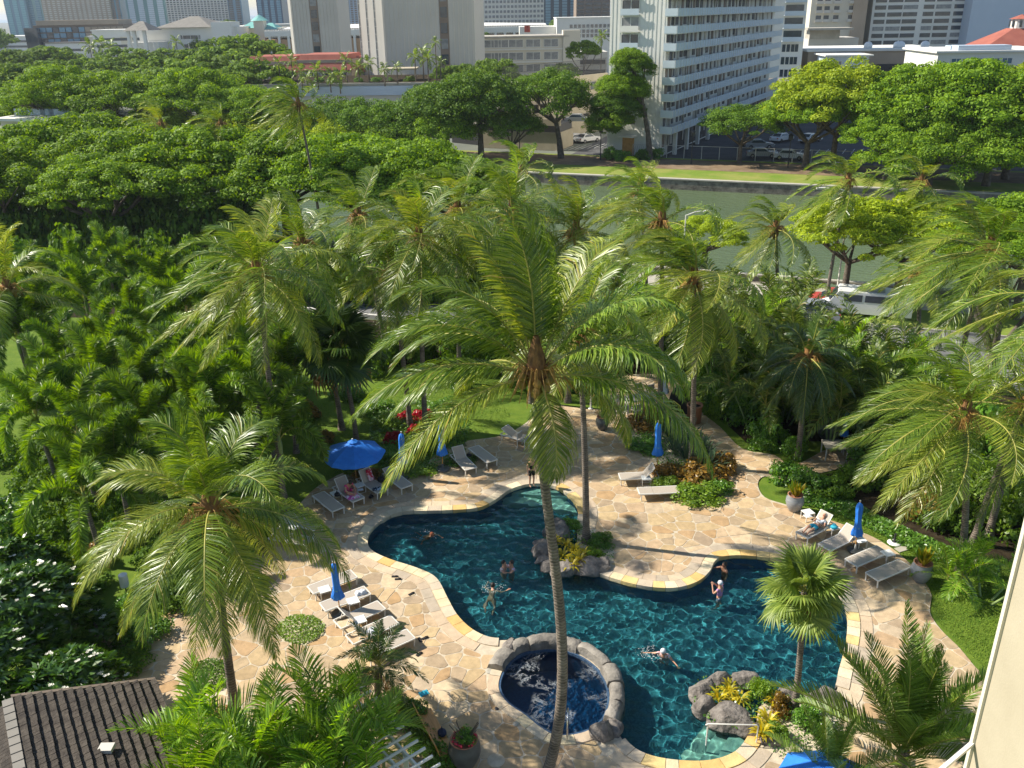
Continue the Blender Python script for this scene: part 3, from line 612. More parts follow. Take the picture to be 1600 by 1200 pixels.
# ================================================================== PLANTS
def nrm(a): return a/(np.linalg.norm(a, axis=-1, keepdims=True)+1e-9)
def frond_np(rng, az, el, L, droop, wind=(0, 0, 0), nleaf=64, ll=.75, lw=.042, vee=.15, hang=.6, seg=16, pet=.14, lwind=.45, plume=False, rr0=.022, sweep=0.0, tipang=62):
    """one feather frond from the origin: curved midrib + leaflets on both sides (or all round for plume). Returns V, leaf quads/tris, midrib quads"""
    wind = np.array(wind, float); d = np.array([cos(el)*cos(az), cos(el)*sin(az), sin(el)]); p = np.zeros(3); pts = [p]; tan = [d]
    for i in range(seg):
        t = (i+1)/seg; d = d+np.array([0, 0, -droop/seg*(.45+1.5*t)])+wind*(t**1.2)/seg; d = d/np.linalg.norm(d); p = p+d*L/seg; pts.append(p); tan.append(d)
    pts = np.array(pts); tan = np.array(tan); up = np.array([0, 0, 1.]); side = np.cross(tan, up)
    s0 = np.array([-sin(az), cos(az), 0.]); s0 = -s0
    for i in range(len(side)):
        if np.linalg.norm(side[i]) < .35 or np.dot(side[i], side[i-1] if i else s0) < 0: side[i] = side[i-1] if i else s0
        else: side[i] = side[i]/np.linalg.norm(side[i])
    side = nrm(side-tan*(side*tan).sum(1)[:, None]); nor = np.cross(side, tan)
    nor[nor[:, 2] < -.2] *= 1
    def at(arr, t): x = t*seg; i = np.clip(x.astype(int), 0, seg-1); f = (x-i)[:, None]; return arr[i]*(1-f)+arr[i+1]*f
    if plume:
        m = nleaf; t = np.linspace(pet, .99, m)+rng.uniform(-.004, .004, m); ph = rng.uniform(0, 2*pi, m)*.9+np.arange(m)*2.4
        b = at(pts, t); T_ = nrm(at(tan, t)); S_ = nrm(at(side, t)); N_ = nrm(at(nor, t)); fwd = .35+.45*t
        dr = nrm(S_*np.cos(ph)[:, None]+N_*np.sin(ph)[:, None]+T_*fwd[:, None])
        prof = np.minimum(1, (t-pet)/.12*.6+.4)*np.minimum(1, (1-t)/.18*.65+.35)
    else:
        tt = np.linspace(pet, .985, nleaf); t = np.r_[tt, tt]+rng.uniform(-.004, .004, 2*nleaf); sd = np.r_[np.ones(nleaf), -np.ones(nleaf)]; m = 2*nleaf
        b = at(pts, t); T_ = nrm(at(tan, t)); S_ = nrm(at(side, t)); N_ = nrm(at(nor, t)); ang = np.radians(tipang-(tipang-20)*(t**2)+rng.uniform(-5, 5, m))
        dr = nrm(S_*(sd*np.sin(ang))[:, None]+T_*np.cos(ang)[:, None]+N_*(vee+rng.uniform(-.10, .10, m))[:, None])
        prof = np.minimum(1, (t-pet)/.22*.5+.5)*np.clip((1-t)/.45, 0, 1)**.55; prof = np.maximum(prof, .28)
    l = ll*prof*rng.uniform(.88, 1.1, m); g = np.array([0, 0, -hang])+wind*lwind
    mid = b+dr*(l*.5)[:, None]; d2 = nrm(dr+g*rng.uniform(.5, 1.3, m)[:, None]); q = mid+d2*(l*.3)[:, None]; d3 = nrm(d2+g*rng.uniform(.4, 1.2, m)[:, None]); tip = q+d3*(l*.24)[:, None]
    wv = nrm(T_+rng.normal(0, .22, (m, 3)))*(lw*.5*rng.uniform(.8, 1.15, m))[:, None]
    V = np.stack([b-wv*.55, b+wv*.55, mid-wv, mid+wv, q-wv*.75, q+wv*.75, tip], 1).reshape(-1, 3)
    o = (np.arange(m)*7)[:, None]; Q = np.concatenate([o+[0, 1, 3, 2], o+[2, 3, 5, 4]]); Tr = o+[4, 5, 6]
    # midrib
    n0 = len(V); r = np.linspace(rr0, rr0*.22, seg+1)[:, None]; ring = np.stack([pts+side*r, pts+nor*r*.8, pts-side*r, pts-nor*r*.8], 1).reshape(-1, 3)
    i = np.arange(seg)*4+n0; MQ = np.concatenate([np.stack([i+k, i+(k+1) % 4, i+4+(k+1) % 4, i+4+k], 1) for k in range(4)])
    return np.vstack([V, ring]), Q, Tr, MQ
def frond_mesh(name, rng, leafm, ribm, **k):
    V, Q, Tr, MQ = frond_np(rng, **k)
    return mesh_np(name, V, np.vstack([Q, MQ]), Tr, [leafm, ribm], qmi=np.r_[np.zeros(len(Q), int), np.ones(len(MQ), int)])
def trunk_obj(par, pts, r0, r1, m, name='trunk', rings=True, n=10, flare=1.6, step=.14):
    pts = [Vector(p) for p in pts]; L = sum((pts[i+1]-pts[i]).length for i in range(len(pts)-1)); k = max(4, int(L/step)); out = []
    d = [0]; 
    for i in range(len(pts)-1): d.append(d[-1]+(pts[i+1]-pts[i]).length)
    a = np.array([tuple(p) for p in pts])
    # smooth curve through the points (quadratic fit per axis against length)
    deg = min(3, len(pts)-1); cf = [np.polyfit(d, a[:, j], deg) for j in range(3)]
    P_, R_ = [], []
    for i in range(k+1):
        s = d[-1]*i/k; P_.append([np.polyval(cf[j], s) for j in range(3)]); f = i/k
        r = r0+(r1-r0)*f; r *= 1+(flare-1)*max(0, 1-s/.9)**2
        if rings: r *= 1+(.018 if i % 2 else -.012)+random.uniform(-.02, .02)
        R_.append(r)
    b = MB(); b.m(m); b.tube(P_, R_, n); return b.build(name, None, par)
def coco_palm(label, base, crown, wind=.35, nf=22, L=4.3, leaves=64, seed=1, trunk_r=.16, mid=None, mats_=('coco', 'coco_y'), group='coconut palms', crown_r=1.0, elmin=-50, dead=0, spec=None):
    """base and crown are points; wind bends fronds towards -x"""
    leaves = int(leaves*1.15); rng = np.random.default_rng(seed); base = Vector(base); crown = Vector(crown); rd = random.Random(seed)
    t = thing('coconut_palm', label, 'palm tree', base, group=group); c = crown-base
    pts = [Vector((0, 0, 0)), Vector((c.x*.2, c.y*.2, c.z*.33)), Vector((c.x*.55, c.y*.55, c.z*.67)), c]
    if mid: pts = [Vector((0, 0, 0))]+[Vector(m)-base for m in mid]+[c]
    trunk_obj(t, pts, trunk_r*.9, trunk_r*.56, mat['trunk'])
    b = MB(); b.m(mat['fibre']); b.lathe([(trunk_r*.7, -.55), (trunk_r*1.15, -.25), (trunk_r*1.5, .1), (trunk_r*1.1, .5), (.05, .95)], 9, c, wob=lambda a, z: 1+.18*sin(a*4+z*9))
    b.build('crownshaft', None, t)
    b = MB(); b.m(mat['stalk'])
    for k in range(7):
        a = rd.uniform(0, 2*pi); 
        for j in range(7):
            a2 = a+rd.uniform(-.5, .5); l = rd.uniform(.5, .95)
            p = [c+Vector((0, 0, .1)), c+Vector((cos(a2)*l*.5, sin(a2)*l*.5, .25)), c+Vector((cos(a2)*l, sin(a2)*l, -.15-rd.random()*.35))]; b.tube(p, [.018, .014, .008], 3, cap=False)
    b.build('fruit_stalks', None, t)
    b = MB(); b.m(mat['coconut'])
    for k in range(rd.randint(5, 12)):
        a = rd.uniform(0, 2*pi); b.ball(c+Vector((cos(a)*.33, sin(a)*.33, rd.uniform(-.35, .05))), rd.uniform(.08, .13), 6, (1, 1, 1.2))
    b.build('coconuts', None, t)
    if spec: nf = len(spec)
    for k in range(nf):
        f = k/(nf-1); az = k*2.39996+rd.uniform(-.25, .25); az = pi-az if wind >= .8 and cos(az) > .35 and rd.random() < .6 else az; el = radians(86-(86-elmin)*f**.85+rd.uniform(-7, 7)); l = L*crown_r*(.72+.28*min(1, f*3))*rd.uniform(.86, 1.12)
        if spec: az, el, l = radians(spec[k][0]), radians(spec[k][1]), L*spec[k][2]*rd.uniform(.96, 1.04)
        dr_ = None if not spec else (1.0 if spec[k][1] > 68 else 1.7 if spec[k][1] > 30 else 1.25)
        w_ = wind*(1.3-.5*f)*rd.uniform(.7, 1.35); droop = 1.05+.9*(1-f)*rd.uniform(.6, 1.3) if el > 0 else .75*rd.uniform(.7, 1.2)
        droop = dr_ or droop
        lm = mat[mats_[1] if rd.random() < .28+(.2 if f > .6 else 0) else mats_[0]]
        isdead = k >= nf-dead
        me = frond_mesh('frond', rng, mat['dead'] if isdead else lm, mat['petiole'] if not isdead else mat['dead'], az=az, el=el, L=l, droop=droop, wind=(-w_*2.1, -.2*w_, .16*w_), nleaf=leaves, ll=1.02*L/4.3, lw=(.034 if leaves > 90 else .042 if leaves > 60 else .052 if leaves > 45 else .075), vee=.18-.3*f, hang=.35+.45*f, lwind=.5, rr0=.035, tipang=58)
        link('frond', me, t, c+Vector((cos(az)*.12, sin(az)*.12, .25-.35*f)))
    return t
# ---- foxtail palms: arching bottle-brush fronds; eight frond shapes shared by all
def plume_variants(n, lm, L=3.3, ll=.43, cnt=640, lw=.040):
    out = []
    for k in range(n):
        rng = np.random.default_rng(50+k); el = radians([85, 77, 69, 60, 50, 40][k % 6]); 
        out.append(frond_mesh('frond', rng, lm, mat['petiole'], az=0, el=el, L=L*(.9+.04*k), droop=2.5+.3*(k % 4), wind=(0, 0, 0), nleaf=cnt, ll=ll, lw=lw, hang=.12, pet=.14, plume=True, rr0=.03))
    return out
FOXM = [plume_variants(6, mat['fox']), plume_variants(6, mat['fox_d'])]
def foxtail(label, base, h, seed, s=1.0, dk=0, n=8):
    rd = random.Random(seed); t = thing('foxtail_palm', label, 'palm tree', base, group='foxtail palms in the left garden')
    lean = Vector((rd.uniform(-.3, .3), rd.uniform(-.3, .3), h)); trunk_obj(t, [(0, 0, 0), lean*.5, lean], .12, .08, mat['trunk'], n=7, step=.5, rings=False)
    b = MB(); b.m(mat['fox_shaft']); b.tube([lean-Vector((0, 0, .15)), lean+Vector((0, 0, .35)), lean+Vector((0, 0, .85))], [.085, .10, .04], 7); b.build('crownshaft', None, t)
    a0 = rd.uniform(0, 6.28)
    for k in range(n):
        o = link('frond', FOXM[dk][min(5, int(k*6/n))], t, lean+Vector((0, 0, .8-.05*k)), (rd.uniform(-.1, .1), rd.uniform(-.1, .1), a0+k*2.4+rd.uniform(-.3, .3)), s*rd.uniform(.9, 1.1))
    return t
mat['fox_shaft'] = M('foxtail_crownshaft', (.16, .24, .08), (.24, .32, .12), rough=.5, scale=3)
# ---- shared feather fronds for areca, date and small palms
def feather_variants(n, lm, L, ll, lw, nleaf, droop, vee=.35, hang=.25, els=(80, 68, 55, 42, 30, 15), rib=None, rr0=.02, seed=80, pet=.18, tipang=55):
    return [frond_mesh('frond', np.random.default_rng(seed+k), lm, rib or mat['petiole'], az=0, el=radians(els[k]), L=L, droop=droop, wind=(0, 0, 0), nleaf=nleaf, ll=ll, lw=lw, vee=vee, hang=hang, rr0=rr0, pet=pet, tipang=tipang) for k in range(n)]
ARECA = feather_variants(6, mat['areca'], 2.0, .55, .05, 34, 1.3)
OLIVE = feather_variants(6, mat['olive'], 2.2, .6, .06, 30, 1.5, hang=.6, seed=140)
DATE = feather_variants(6, mat['date'], 2.9, .48, .034, 96, .55, vee=.5, hang=.1, els=(84, 72, 60, 48, 36, 20), pet=.1)
ROEB = feather_variants(6, mat['coco_d'], 1.45, .26, .03, 46, 1.5, vee=.1, hang=.3, els=(75, 60, 45, 25, 8, -12), rr0=.016, seed=95)
ROEBD = feather_variants(1, mat['dead'], 1.35, .24, .03, 46, .7, vee=0, hang=.6, els=(-30,), seed=99)
FARP = feather_variants(6, mat['coco'], 3.0, .9, .16, 20, 1.5, vee=0, hang=.7, els=(75, 55, 38, 20, 0, -25), seed=120, rr0=.04)
def rosette(t, at_, vs, n, rd, s=1, tilt=.12, name='frond', lift=-.03, order=True):
    a0 = rd.uniform(0, 6.28)
    for k in range(n):
        v = vs[min(len(vs)-1, int(k*len(vs)/n))] if order else rd.choice(vs)
        link(name, v, t, Vector(at_)+Vector((0, 0, lift*k)), (rd.uniform(-tilt, tilt), rd.uniform(-tilt, tilt), a0+k*2.4+rd.uniform(-.2, .2)), s*rd.uniform(.88, 1.12))
def areca(label, base, h, stems, seed, s=1.0, group=None, lm=None, rad=.5):
    rd = random.Random(seed); t = thing('areca_palm', label, 'palm plant', base, group=group)
    for k in range(stems):
        a = rd.uniform(0, 6.28); r = rad*sqrt(rd.random()); b0 = Vector((cos(a)*r*.4, sin(a)*r*.4, 0)); tp = Vector((cos(a)*r*1.5, sin(a)*r*1.5, h*rd.uniform(.55, 1)))
        b = MB(); b.m(mat['fox_shaft']); b.tube([b0, (b0+tp)/2+Vector((0, 0, .1)), tp], [.05, .045, .03], 6); b.build('stem', None, t); rosette(t, tp, lm or ARECA, 7, rd, s)
    return t
# ---- fan palms
def fan_leaf(seed, R=.95, nseg=34, pet=.75, lm=None, droop=.28):
    rng = np.random.default_rng(seed); V = []; Q = []; Tr = []; span = radians(285); hub = np.array([pet, 0, 0.])
    for k in range(nseg):
        a = -span/2+span*(k+.5)/nseg; da = span/nseg*.5; r1 = R*(.62+.03*rng.normal()); r2 = R*rng.uniform(.92, 1.08)*(.8+.2*cos(a*.5))
        up = .10*(1 if k % 2 else -1)*0; z1 = -.05*r1; dirn = lambda q: np.array([cos(q), sin(q), 0.])
        f = .035; n = len(V)
        V += [hub+dirn(a-da)*.03, hub+dirn(a)*.03+[0, 0, .01], hub+dirn(a+da)*.03, hub+dirn(a-da)*r1+[0, 0, z1], hub+dirn(a)*r1+[0, 0, z1+f], hub+dirn(a+da)*r1+[0, 0, z1], hub+dirn(a)*r2+[0, 0, z1-droop*R*rng.uniform(.5, 1.5)]]
        Q += [(n, n+1, n+4, n+3), (n+1, n+2, n+5, n+4)]; Tr += [(n+3, n+4, n+6), (n+4, n+5, n+6)]
    n = len(V); V += [np.array(v) for v in [(0, -.015, 0), (0, .015, 0), (pet, .012, .0), (pet, -.012, 0), (0, 0, .03), (pet, 0, .02)]]
    Q += [(n, n+1, n+2, n+3), (n+1, n+4, n+5, n+2), (n+4, n, n+3, n+5)]
    qm = np.zeros(len(Q), int); qm[-3:] = 1
    return mesh_np('fan_leaf', V, Q, Tr, [lm or mat['fan'], mat['petiole']], qmi=qm)
FANM = [fan_leaf(k) for k in range(3)]; FAND = [fan_leaf(7, lm=mat['coco_d'])]; FANDEAD = [fan_leaf(8, lm=mat['dead'], droop=.7)]
def fan_palm(label, base, crown, seed, n=26, s=1.0, vs=None, group=None, dead=3, r=.11):
    rd = random.Random(seed); base = Vector(base); c = Vector(crown)-base; t = thing('fan_palm', label, 'palm tree', base, group=group)
    trunk_obj(t, [(0, 0, 0), (c.x*.15, c.y*.15, c.z*.35), (c.x*.55, c.y*.55, c.z*.7), c], r, r*.75, mat['trunk'], n=8, flare=1.4, step=.1)
    a0 = rd.uniform(0, 6)
    for k in range(n):
        f = k/(n-1); el = radians(80-125*f); v = (vs or FANM)[k % len(vs or FANM)] if k < n-dead else FANDEAD[0]
        o = link('fan_leaf', v, t, c+Vector((0, 0, .1-.25*f)), None, s*rd.uniform(.85, 1.1)); az = a0+k*2.4+rd.uniform(-.2, .2)
        o.rotation_euler = (Matrix.Rotation(az, 3, 'Z') @ Matrix.Rotation(-el, 3, 'Y') @ Matrix.Rotation(rd.uniform(-.3, .3), 3, 'X')).to_euler()
    return t
# ---- leafy masses: leaves scattered over clumps
def leaf_quads(rng, C, Nn, size, asp=1.7, fold=0.0):
    m = len(C); a = rng.normal(size=(m, 3)); t1 = nrm(np.cross(Nn, a)); t2 = nrm(np.cross(Nn, t1)); l = size*rng.uniform(.6, 1.25, m)[:, None]
    V = np.stack([C-t1*l*.5, C+t2*l*.5/asp, C+t1*l*.5, C-t2*l*.5/asp], 1).reshape(-1, 3); o = (np.arange(m)*4)[:, None]; return V, o+[0, 1, 2, 3]
def clump_crown(seed, kind, nc, per, leaf, asp=1.5):
    """unit crown (radius 1): clump centres over a dome, leaves over each clump"""
    rng = np.random.default_rng(seed); C = []; Nn = []
    for k in range(nc):
        if kind == 'umbrella':   # wide flat layers, hollow beneath
            r = sqrt(rng.random())*.93; a = rng.random()*2*pi; z = .52*(1-r**2.0)+rng.uniform(-.36, .03)*(1-r*.25); rad = rng.uniform(.10, .19); fl = .68
        elif kind == 'round':
            v = nrm(rng.normal(size=3)); v[2] = abs(v[2])*.95-.22*(rng.random() < .35); rr_ = rng.uniform(.66, .92); r = np.hypot(v[0], v[1])*rr_; a = atan2(v[1], v[0]); z = v[2]*rr_*.8; rad = rng.uniform(.13, .24); fl = .75
        else:   # shrub
            v = nrm(rng.normal(size=3)); v[2] = abs(v[2]); rr_ = rng.uniform(.4, .82); r = np.hypot(v[0], v[1])*rr_; a = atan2(v[1], v[0]); z = v[2]*rr_; rad = rng.uniform(.16, .32); fl = .9
        c = np.array([r*cos(a), r*sin(a), z]); u = nrm(rng.normal(size=(per, 3))); u[:, 2] = np.where(rng.random(per) < .8, abs(u[:, 2]), -abs(u[:, 2])*.5)
        sh = rng.uniform(.72, 1.05, per)[:, None]; q = c+u*sh*rad*np.array([1, 1, fl]); C.append(q); Nn.append(nrm(u*np.array([1, 1, 1/fl])+rng.normal(0, .45, (per, 3))))
    return leaf_quads(rng, np.vstack(C), np.vstack(Nn), leaf, asp)
def crown_mesh(seed, kind, nc, per, leaf, lm, asp=1.5, name='crown'):
    V, Q = clump_crown(seed, kind, nc, per, leaf, asp); return mesh_np(name, V, Q, mats=[lm])
POD = [crown_mesh(200+k, 'umbrella', 160, 270, .036, mat['pod']) for k in range(3)]
POD.append(crown_mesh(203, 'umbrella', 150, 240, .038, mat['pod_y']))
RND = [crown_mesh(210+k, 'round', 150, 190, .042, mat['tree_d']) for k in range(2)]+[crown_mesh(212, 'round', 150, 190, .042, mat['pod']), crown_mesh(213, 'round', 150, 190, .042, mat['pod_y'])]
FAR = [crown_mesh(220, 'umbrella', 70, 90, .085, mat['tree_far']), crown_mesh(221, 'round', 70, 80, .09, mat['tree_far'])]
def tree(label, base, R, H, me, seed, rz=None, cat='tree', group=None, tr=.28, limbs=7, flat=1.0, lean=0, trunkh=.45, name='tree', kind='round'):
    rd = random.Random(seed); t = thing(name, label, cat, base, group=group); top = Vector((lean, 0, H-R*.5*flat)); b = MB(); b.m(mat['bark'])
    fork = Vector((lean*.4, 0, H*trunkh)); b.tube([(0, 0, -.1), (lean*.15, .05, H*trunkh*.5), fork], [tr*1.35, tr, tr*.85], 8)
    for k in range(limbs):
        a = 2*pi*k/limbs+rd.uniform(-.3, .3); r = R*rd.uniform(.45, .8); e = Vector((lean+cos(a)*r, sin(a)*r, H-R*.42*flat-rd.uniform(0, .1)*R)); m_ = (fork+e)/2+Vector((cos(a)*r*.12, sin(a)*r*.12, -.03*H))
        b.tube([fork-Vector((0, 0, .3)), m_, e], [tr*.55, tr*.36, tr*.12], 5)
        for j in (-1, 1):
            e2 = e+Vector((cos(a+j*.8)*R*.25, sin(a+j*.8)*R*.25, R*.08)); b.tube([m_, (m_+e2)/2, e2], [tr*.3, tr*.2, tr*.06], 4)
    b.build('trunk', None, t); zc = H-R*(.46 if kind == 'umbrella' else .78)*flat
    link('crown', me, t, (lean, 0, zc), (0, 0, rd.uniform(0, 6.28) if rz is None else rz), (R, R, R*flat)); return t
SH = {k: [crown_mesh(s+j, 'shrub', 34, 95, sz*.82, mat[m_], asp=1.8, name='foliage') for j in range(2)] for k, s, sz, m_ in (('green', 240, .14, 'shrub'), ('lime', 250, .13, 'shrub_y'), ('croton', 260, .15, 'croton'), ('dark', 270, .13, 'tree_d'), ('red', 280, .2, 'ti_red'))}
def shrub(label, base, r, h, kind, seed, name='shrub', cat='shrub', group=None, ry=None):
    rd = random.Random(seed); o = link(name, SH[kind][seed % 2], None, base, (0, 0, rd.uniform(0, 6.28) if ry is None else 0), (r, ry or r, h)); return tag(o, label, cat, group)
def blades(seed, n, L, wd, mt, spread=(25, 75), droop=.5, name='leaf_rosette'):
    rng = np.random.default_rng(seed); V = []; Q = []; Tr = []
    for k in range(n):
        az = k*2.4+rng.uniform(-.2, .2); el = radians(rng.uniform(*spread)); d = np.array([cos(el)*cos(az), cos(el)*sin(az), sin(el)]); l = L*rng.uniform(.7, 1.1); s = np.array([-sin(az), cos(az), 0])*wd/2
        p1 = d*l*.45; p2 = p1+nrm(d+[0, 0, -droop])*l*.3; p3 = p2+nrm(d+[0, 0, -droop*2])*l*.25; i = len(V)
        V += [-s*.5, s*.5, p1-s, p1+s, p2-s*.8, p2+s*.8, p3]; Q += [(i, i+1, i+3, i+2), (i+2, i+3, i+5, i+4)]; Tr += [(i+4, i+5, i+6)]
    return mesh_np(name, V, Q, Tr, [mt])
BROM = [blades(300+k, 22, .55, .075, mat['brom'], droop=.5) for k in range(3)]
SPEAR = [blades(310, 26, 1.0, .07, mat['agave'], spread=(40, 85), droop=.2)]
POTP = [blades(320+k, 24, .75, .10, m_, spread=(55, 88), droop=.1) for k, m_ in enumerate((mat['brom'], mat['shrub_y']))]
TI = [blades(330, 24, .6, .10, mat['ti_red'], spread=(20, 80), droop=.5)]
# ground cover: many small leaves over a flat area
def cover(name, poly, n, leaf, lm, z, h, seed, parent=None, label=None):
    rng = np.random.default_rng(seed); a = np.array(poly); lo, hi = a.min(0), a.max(0); C = []
    while len(C) < n:
        p = rng.uniform(lo, hi)
        if inside(p, a):
            q, d = nearest(p, a); C.append((p[0], p[1], z+h*min(1, .35+d*1.2)*(.75+.25*sin(p[0]*3.1)*cos(p[1]*2.7))*rng.uniform(.75, 1.05)))
    C = np.array(C); Nn = nrm(np.c_[rng.normal(0, .55, (n, 2)), np.ones(n)]); V, Q = leaf_quads(rng, C, Nn, leaf, 1.6)
    o = link(name, mesh_np(name, V, Q, mats=[lm]), parent); tag(o, label, kind='stuff'); return o
# ================================================================== PLANTING
def cp(label, bx, by, cx, cy, bz=0.0, **k):
    b = P(bx, by, bz); c = PY(cx, cy, b.y+k.pop('dy', 0)); return coco_palm(label, b, c, **k)
def cpz(label, cx, cy, Y, bx=None, bz=0.0, **k):
    c = PY(cx, cy, Y); b = Vector((c.x+(k.pop('lean', .4)), Y+.5, bz)); return coco_palm(label, b, c, **k)
# the tall coconut palm in the middle of the picture, its trunk bowed to the right
_b = P(850, 1225); _c = PY(838, 585, _b.y+.4)
coco_palm('tallest coconut palm in the middle, its bowed trunk before the hot tub', _b, _c, wind=.34, nf=30, L=4.0, leaves=124, seed=21, trunk_r=.18,
    mid=[PY(866, 1150, _b.y+.05), PY(881, 1060, _b.y+.1), PY(870, 900, _b.y+.2), PY(850, 760, _b.y+.3)], elmin=-58, mats_=('coco', 'coco_y'), spec=[(95, 84, .95), (60, 80, .95), (140, 76, 1), (110, 70, 1.05), (30, 68, 1), (165, 64, 1.08), (75, 60, 1), (200, 60, .95), (0, 58, 1), (125, 52, 1), (182, 50, 1.1), (40, 46, 1), (155, 38, 1.05), (-20, 44, .95), (12, 32, 1.1), (90, 30, 1), (190, 24, 1.12), (170, 12, 1), (-14, 10, 1.22), (206, 2, 1.15), (60, 8, 1), (120, 6, 1), (-68, -28, .62), (28, -10, .95), (150, -15, .9)])
cp('large coconut palm in front on the left, above the shingled roof', 372, 1140, 330, 800, wind=.15, nf=30, L=4.2, leaves=108, seed=33, trunk_r=.17, elmin=-62)
cp('coconut palm growing from the rock island on the deck side of the pool', 916, 848, 905, 520, wind=.3, nf=22, L=3.7, leaves=70, seed=5, elmin=-45)
cp('coconut palm rising out of the round croton bed with its fronds blown left', 1080, 728, 1084, 440, wind=.95, nf=30, L=4.6, leaves=74, seed=9, elmin=-50)
cp('slender coconut palm behind the closed blue umbrella and the dining set', 1030, 660, 1034, 350, wind=.9, nf=22, L=4.2, seed=12, leaves=62)
cp('coconut palm standing in the red leaved bed behind the open blue umbrella', 641, 668, 612, 430, wind=.5, nf=20, L=4.3, seed=14)
cp('coconut palm by the lawn at the left edge with a leaning trunk', 62, 640, 12, 452, wind=-.3, nf=17, L=4.6, seed=17, elmin=-20)
cp('coconut palm at the right edge of the lawn behind the grey pot', 1500, 895, 1506, 650, wind=.8, nf=26, L=4.3, seed=19, leaves=80)
cp('drooping dark palm with a brown trunk beside the small right patio', 1246, 718, 1262, 560, wind=.1, nf=22, L=2.9, seed=29, leaves=60, mats_=('coco_d', 'coco_d'), elmin=-72, group='drooping palms')
cp('coconut palm with a slanting trunk leaning out to the right edge', 1520, 852, 1600, 640, wind=.6, nf=24, L=4.3, seed=23, leaves=80)
for i, (cx, cy, Y, wd, L, nf, lab) in enumerate([
    (402, 430, 34, .6, 4.3, 24, 'coconut palm with orange fruit stalks above the foxtail palms at centre left'),
    (472, 385, 41, .5, 4.2, 18, 'coconut palm just right of the one with orange fruit stalks'),
    (655, 375, 41, .5, 4.4, 22, 'coconut palm with a brown crownshaft left of the tallest palm'),
    (560, 340, 50, .7, 4.4, 18, 'windblown coconut palm in front of the canal left of centre'),
    (715, 330, 47, .5, 4.3, 20, 'coconut palm behind the tallest palm, to its left'),
    (800, 335, 44, .4, 4.4, 22, 'coconut palm close behind the crown of the tallest palm'),
    (900, 365, 44, .7, 4.3, 20, 'coconut palm behind and right of the tallest palm'),
    (1000, 300, 56, 1.1, 3.8, 16, 'windblown coconut palm against the green canal near the middle'),
    (815, 270, 66, 1.0, 4.0, 14, 'small windblown palm in front of the canal wall at centre'),
    (1212, 360, 52, 1.1, 3.6, 15, 'coconut palm standing alone before the open canal'),
    (1325, 285, 62, 1.0, 4.4, 15, 'windblown coconut palm before the dark parking lot across the canal'),
    (1440, 285, 66, 1.0, 4.0, 13, 'windblown coconut palm below the big tree across the canal'),
    (1545, 395, 36, 1.0, 4.6, 19, 'large windblown coconut palm over the road on the right'),
    (1438, 432, 44, .8, 3.2, 12, 'coconut palm with yellowed fronds over the white van'),
    (1655, 470, 30, .7, 4.6, 14, 'coconut palm outside the right edge reaching in above the road'),
    (466, 165, 80, 1.3, 4.6, 20, 'tall windblown palm standing over the riverside tree tops'),
    (252, 195, 96, .8, 4.6, 14, 'palm poking out of the riverside tree tops at left'),
    (345, 195, 92, .8, 4.4, 14, 'palm right of the other one in the riverside tree tops'),
    ]):
    cpz(lab, cx, cy, Y, wind=wd, nf=int(nf*1.3), L=L, seed=40+i, leaves=(72 if Y < 43 else 56) if Y < 60 else 36, bz=0 if Y < 62 else GZ, lean=.9 if i % 2 else -.3, group='coconut palms' if Y < 70 else 'palms among the riverside trees')
# fan palms
FANL = [fan_leaf(20+k, lm=LEAF('fan_palm_leaf_yellow_green', (.12, .19, .03), (.30, .38, .07), tl=.3, rough=.45)) for k in range(2)]  # lighter yellow green leaf of the planter's fan palm
fan_palm('fan palm rising from the rock planter over the pool corner', P(1241, 1108), PY(1256, 925, P(1241, 1108).y), 3, n=22, s=.86, vs=FANL, dead=2)
fan_palm('dark fan palm on a thin trunk behind the lawn', P(557, 690), PY(530, 545, P(557, 690).y), 5, n=24, s=1.5, vs=FAND, r=.13)
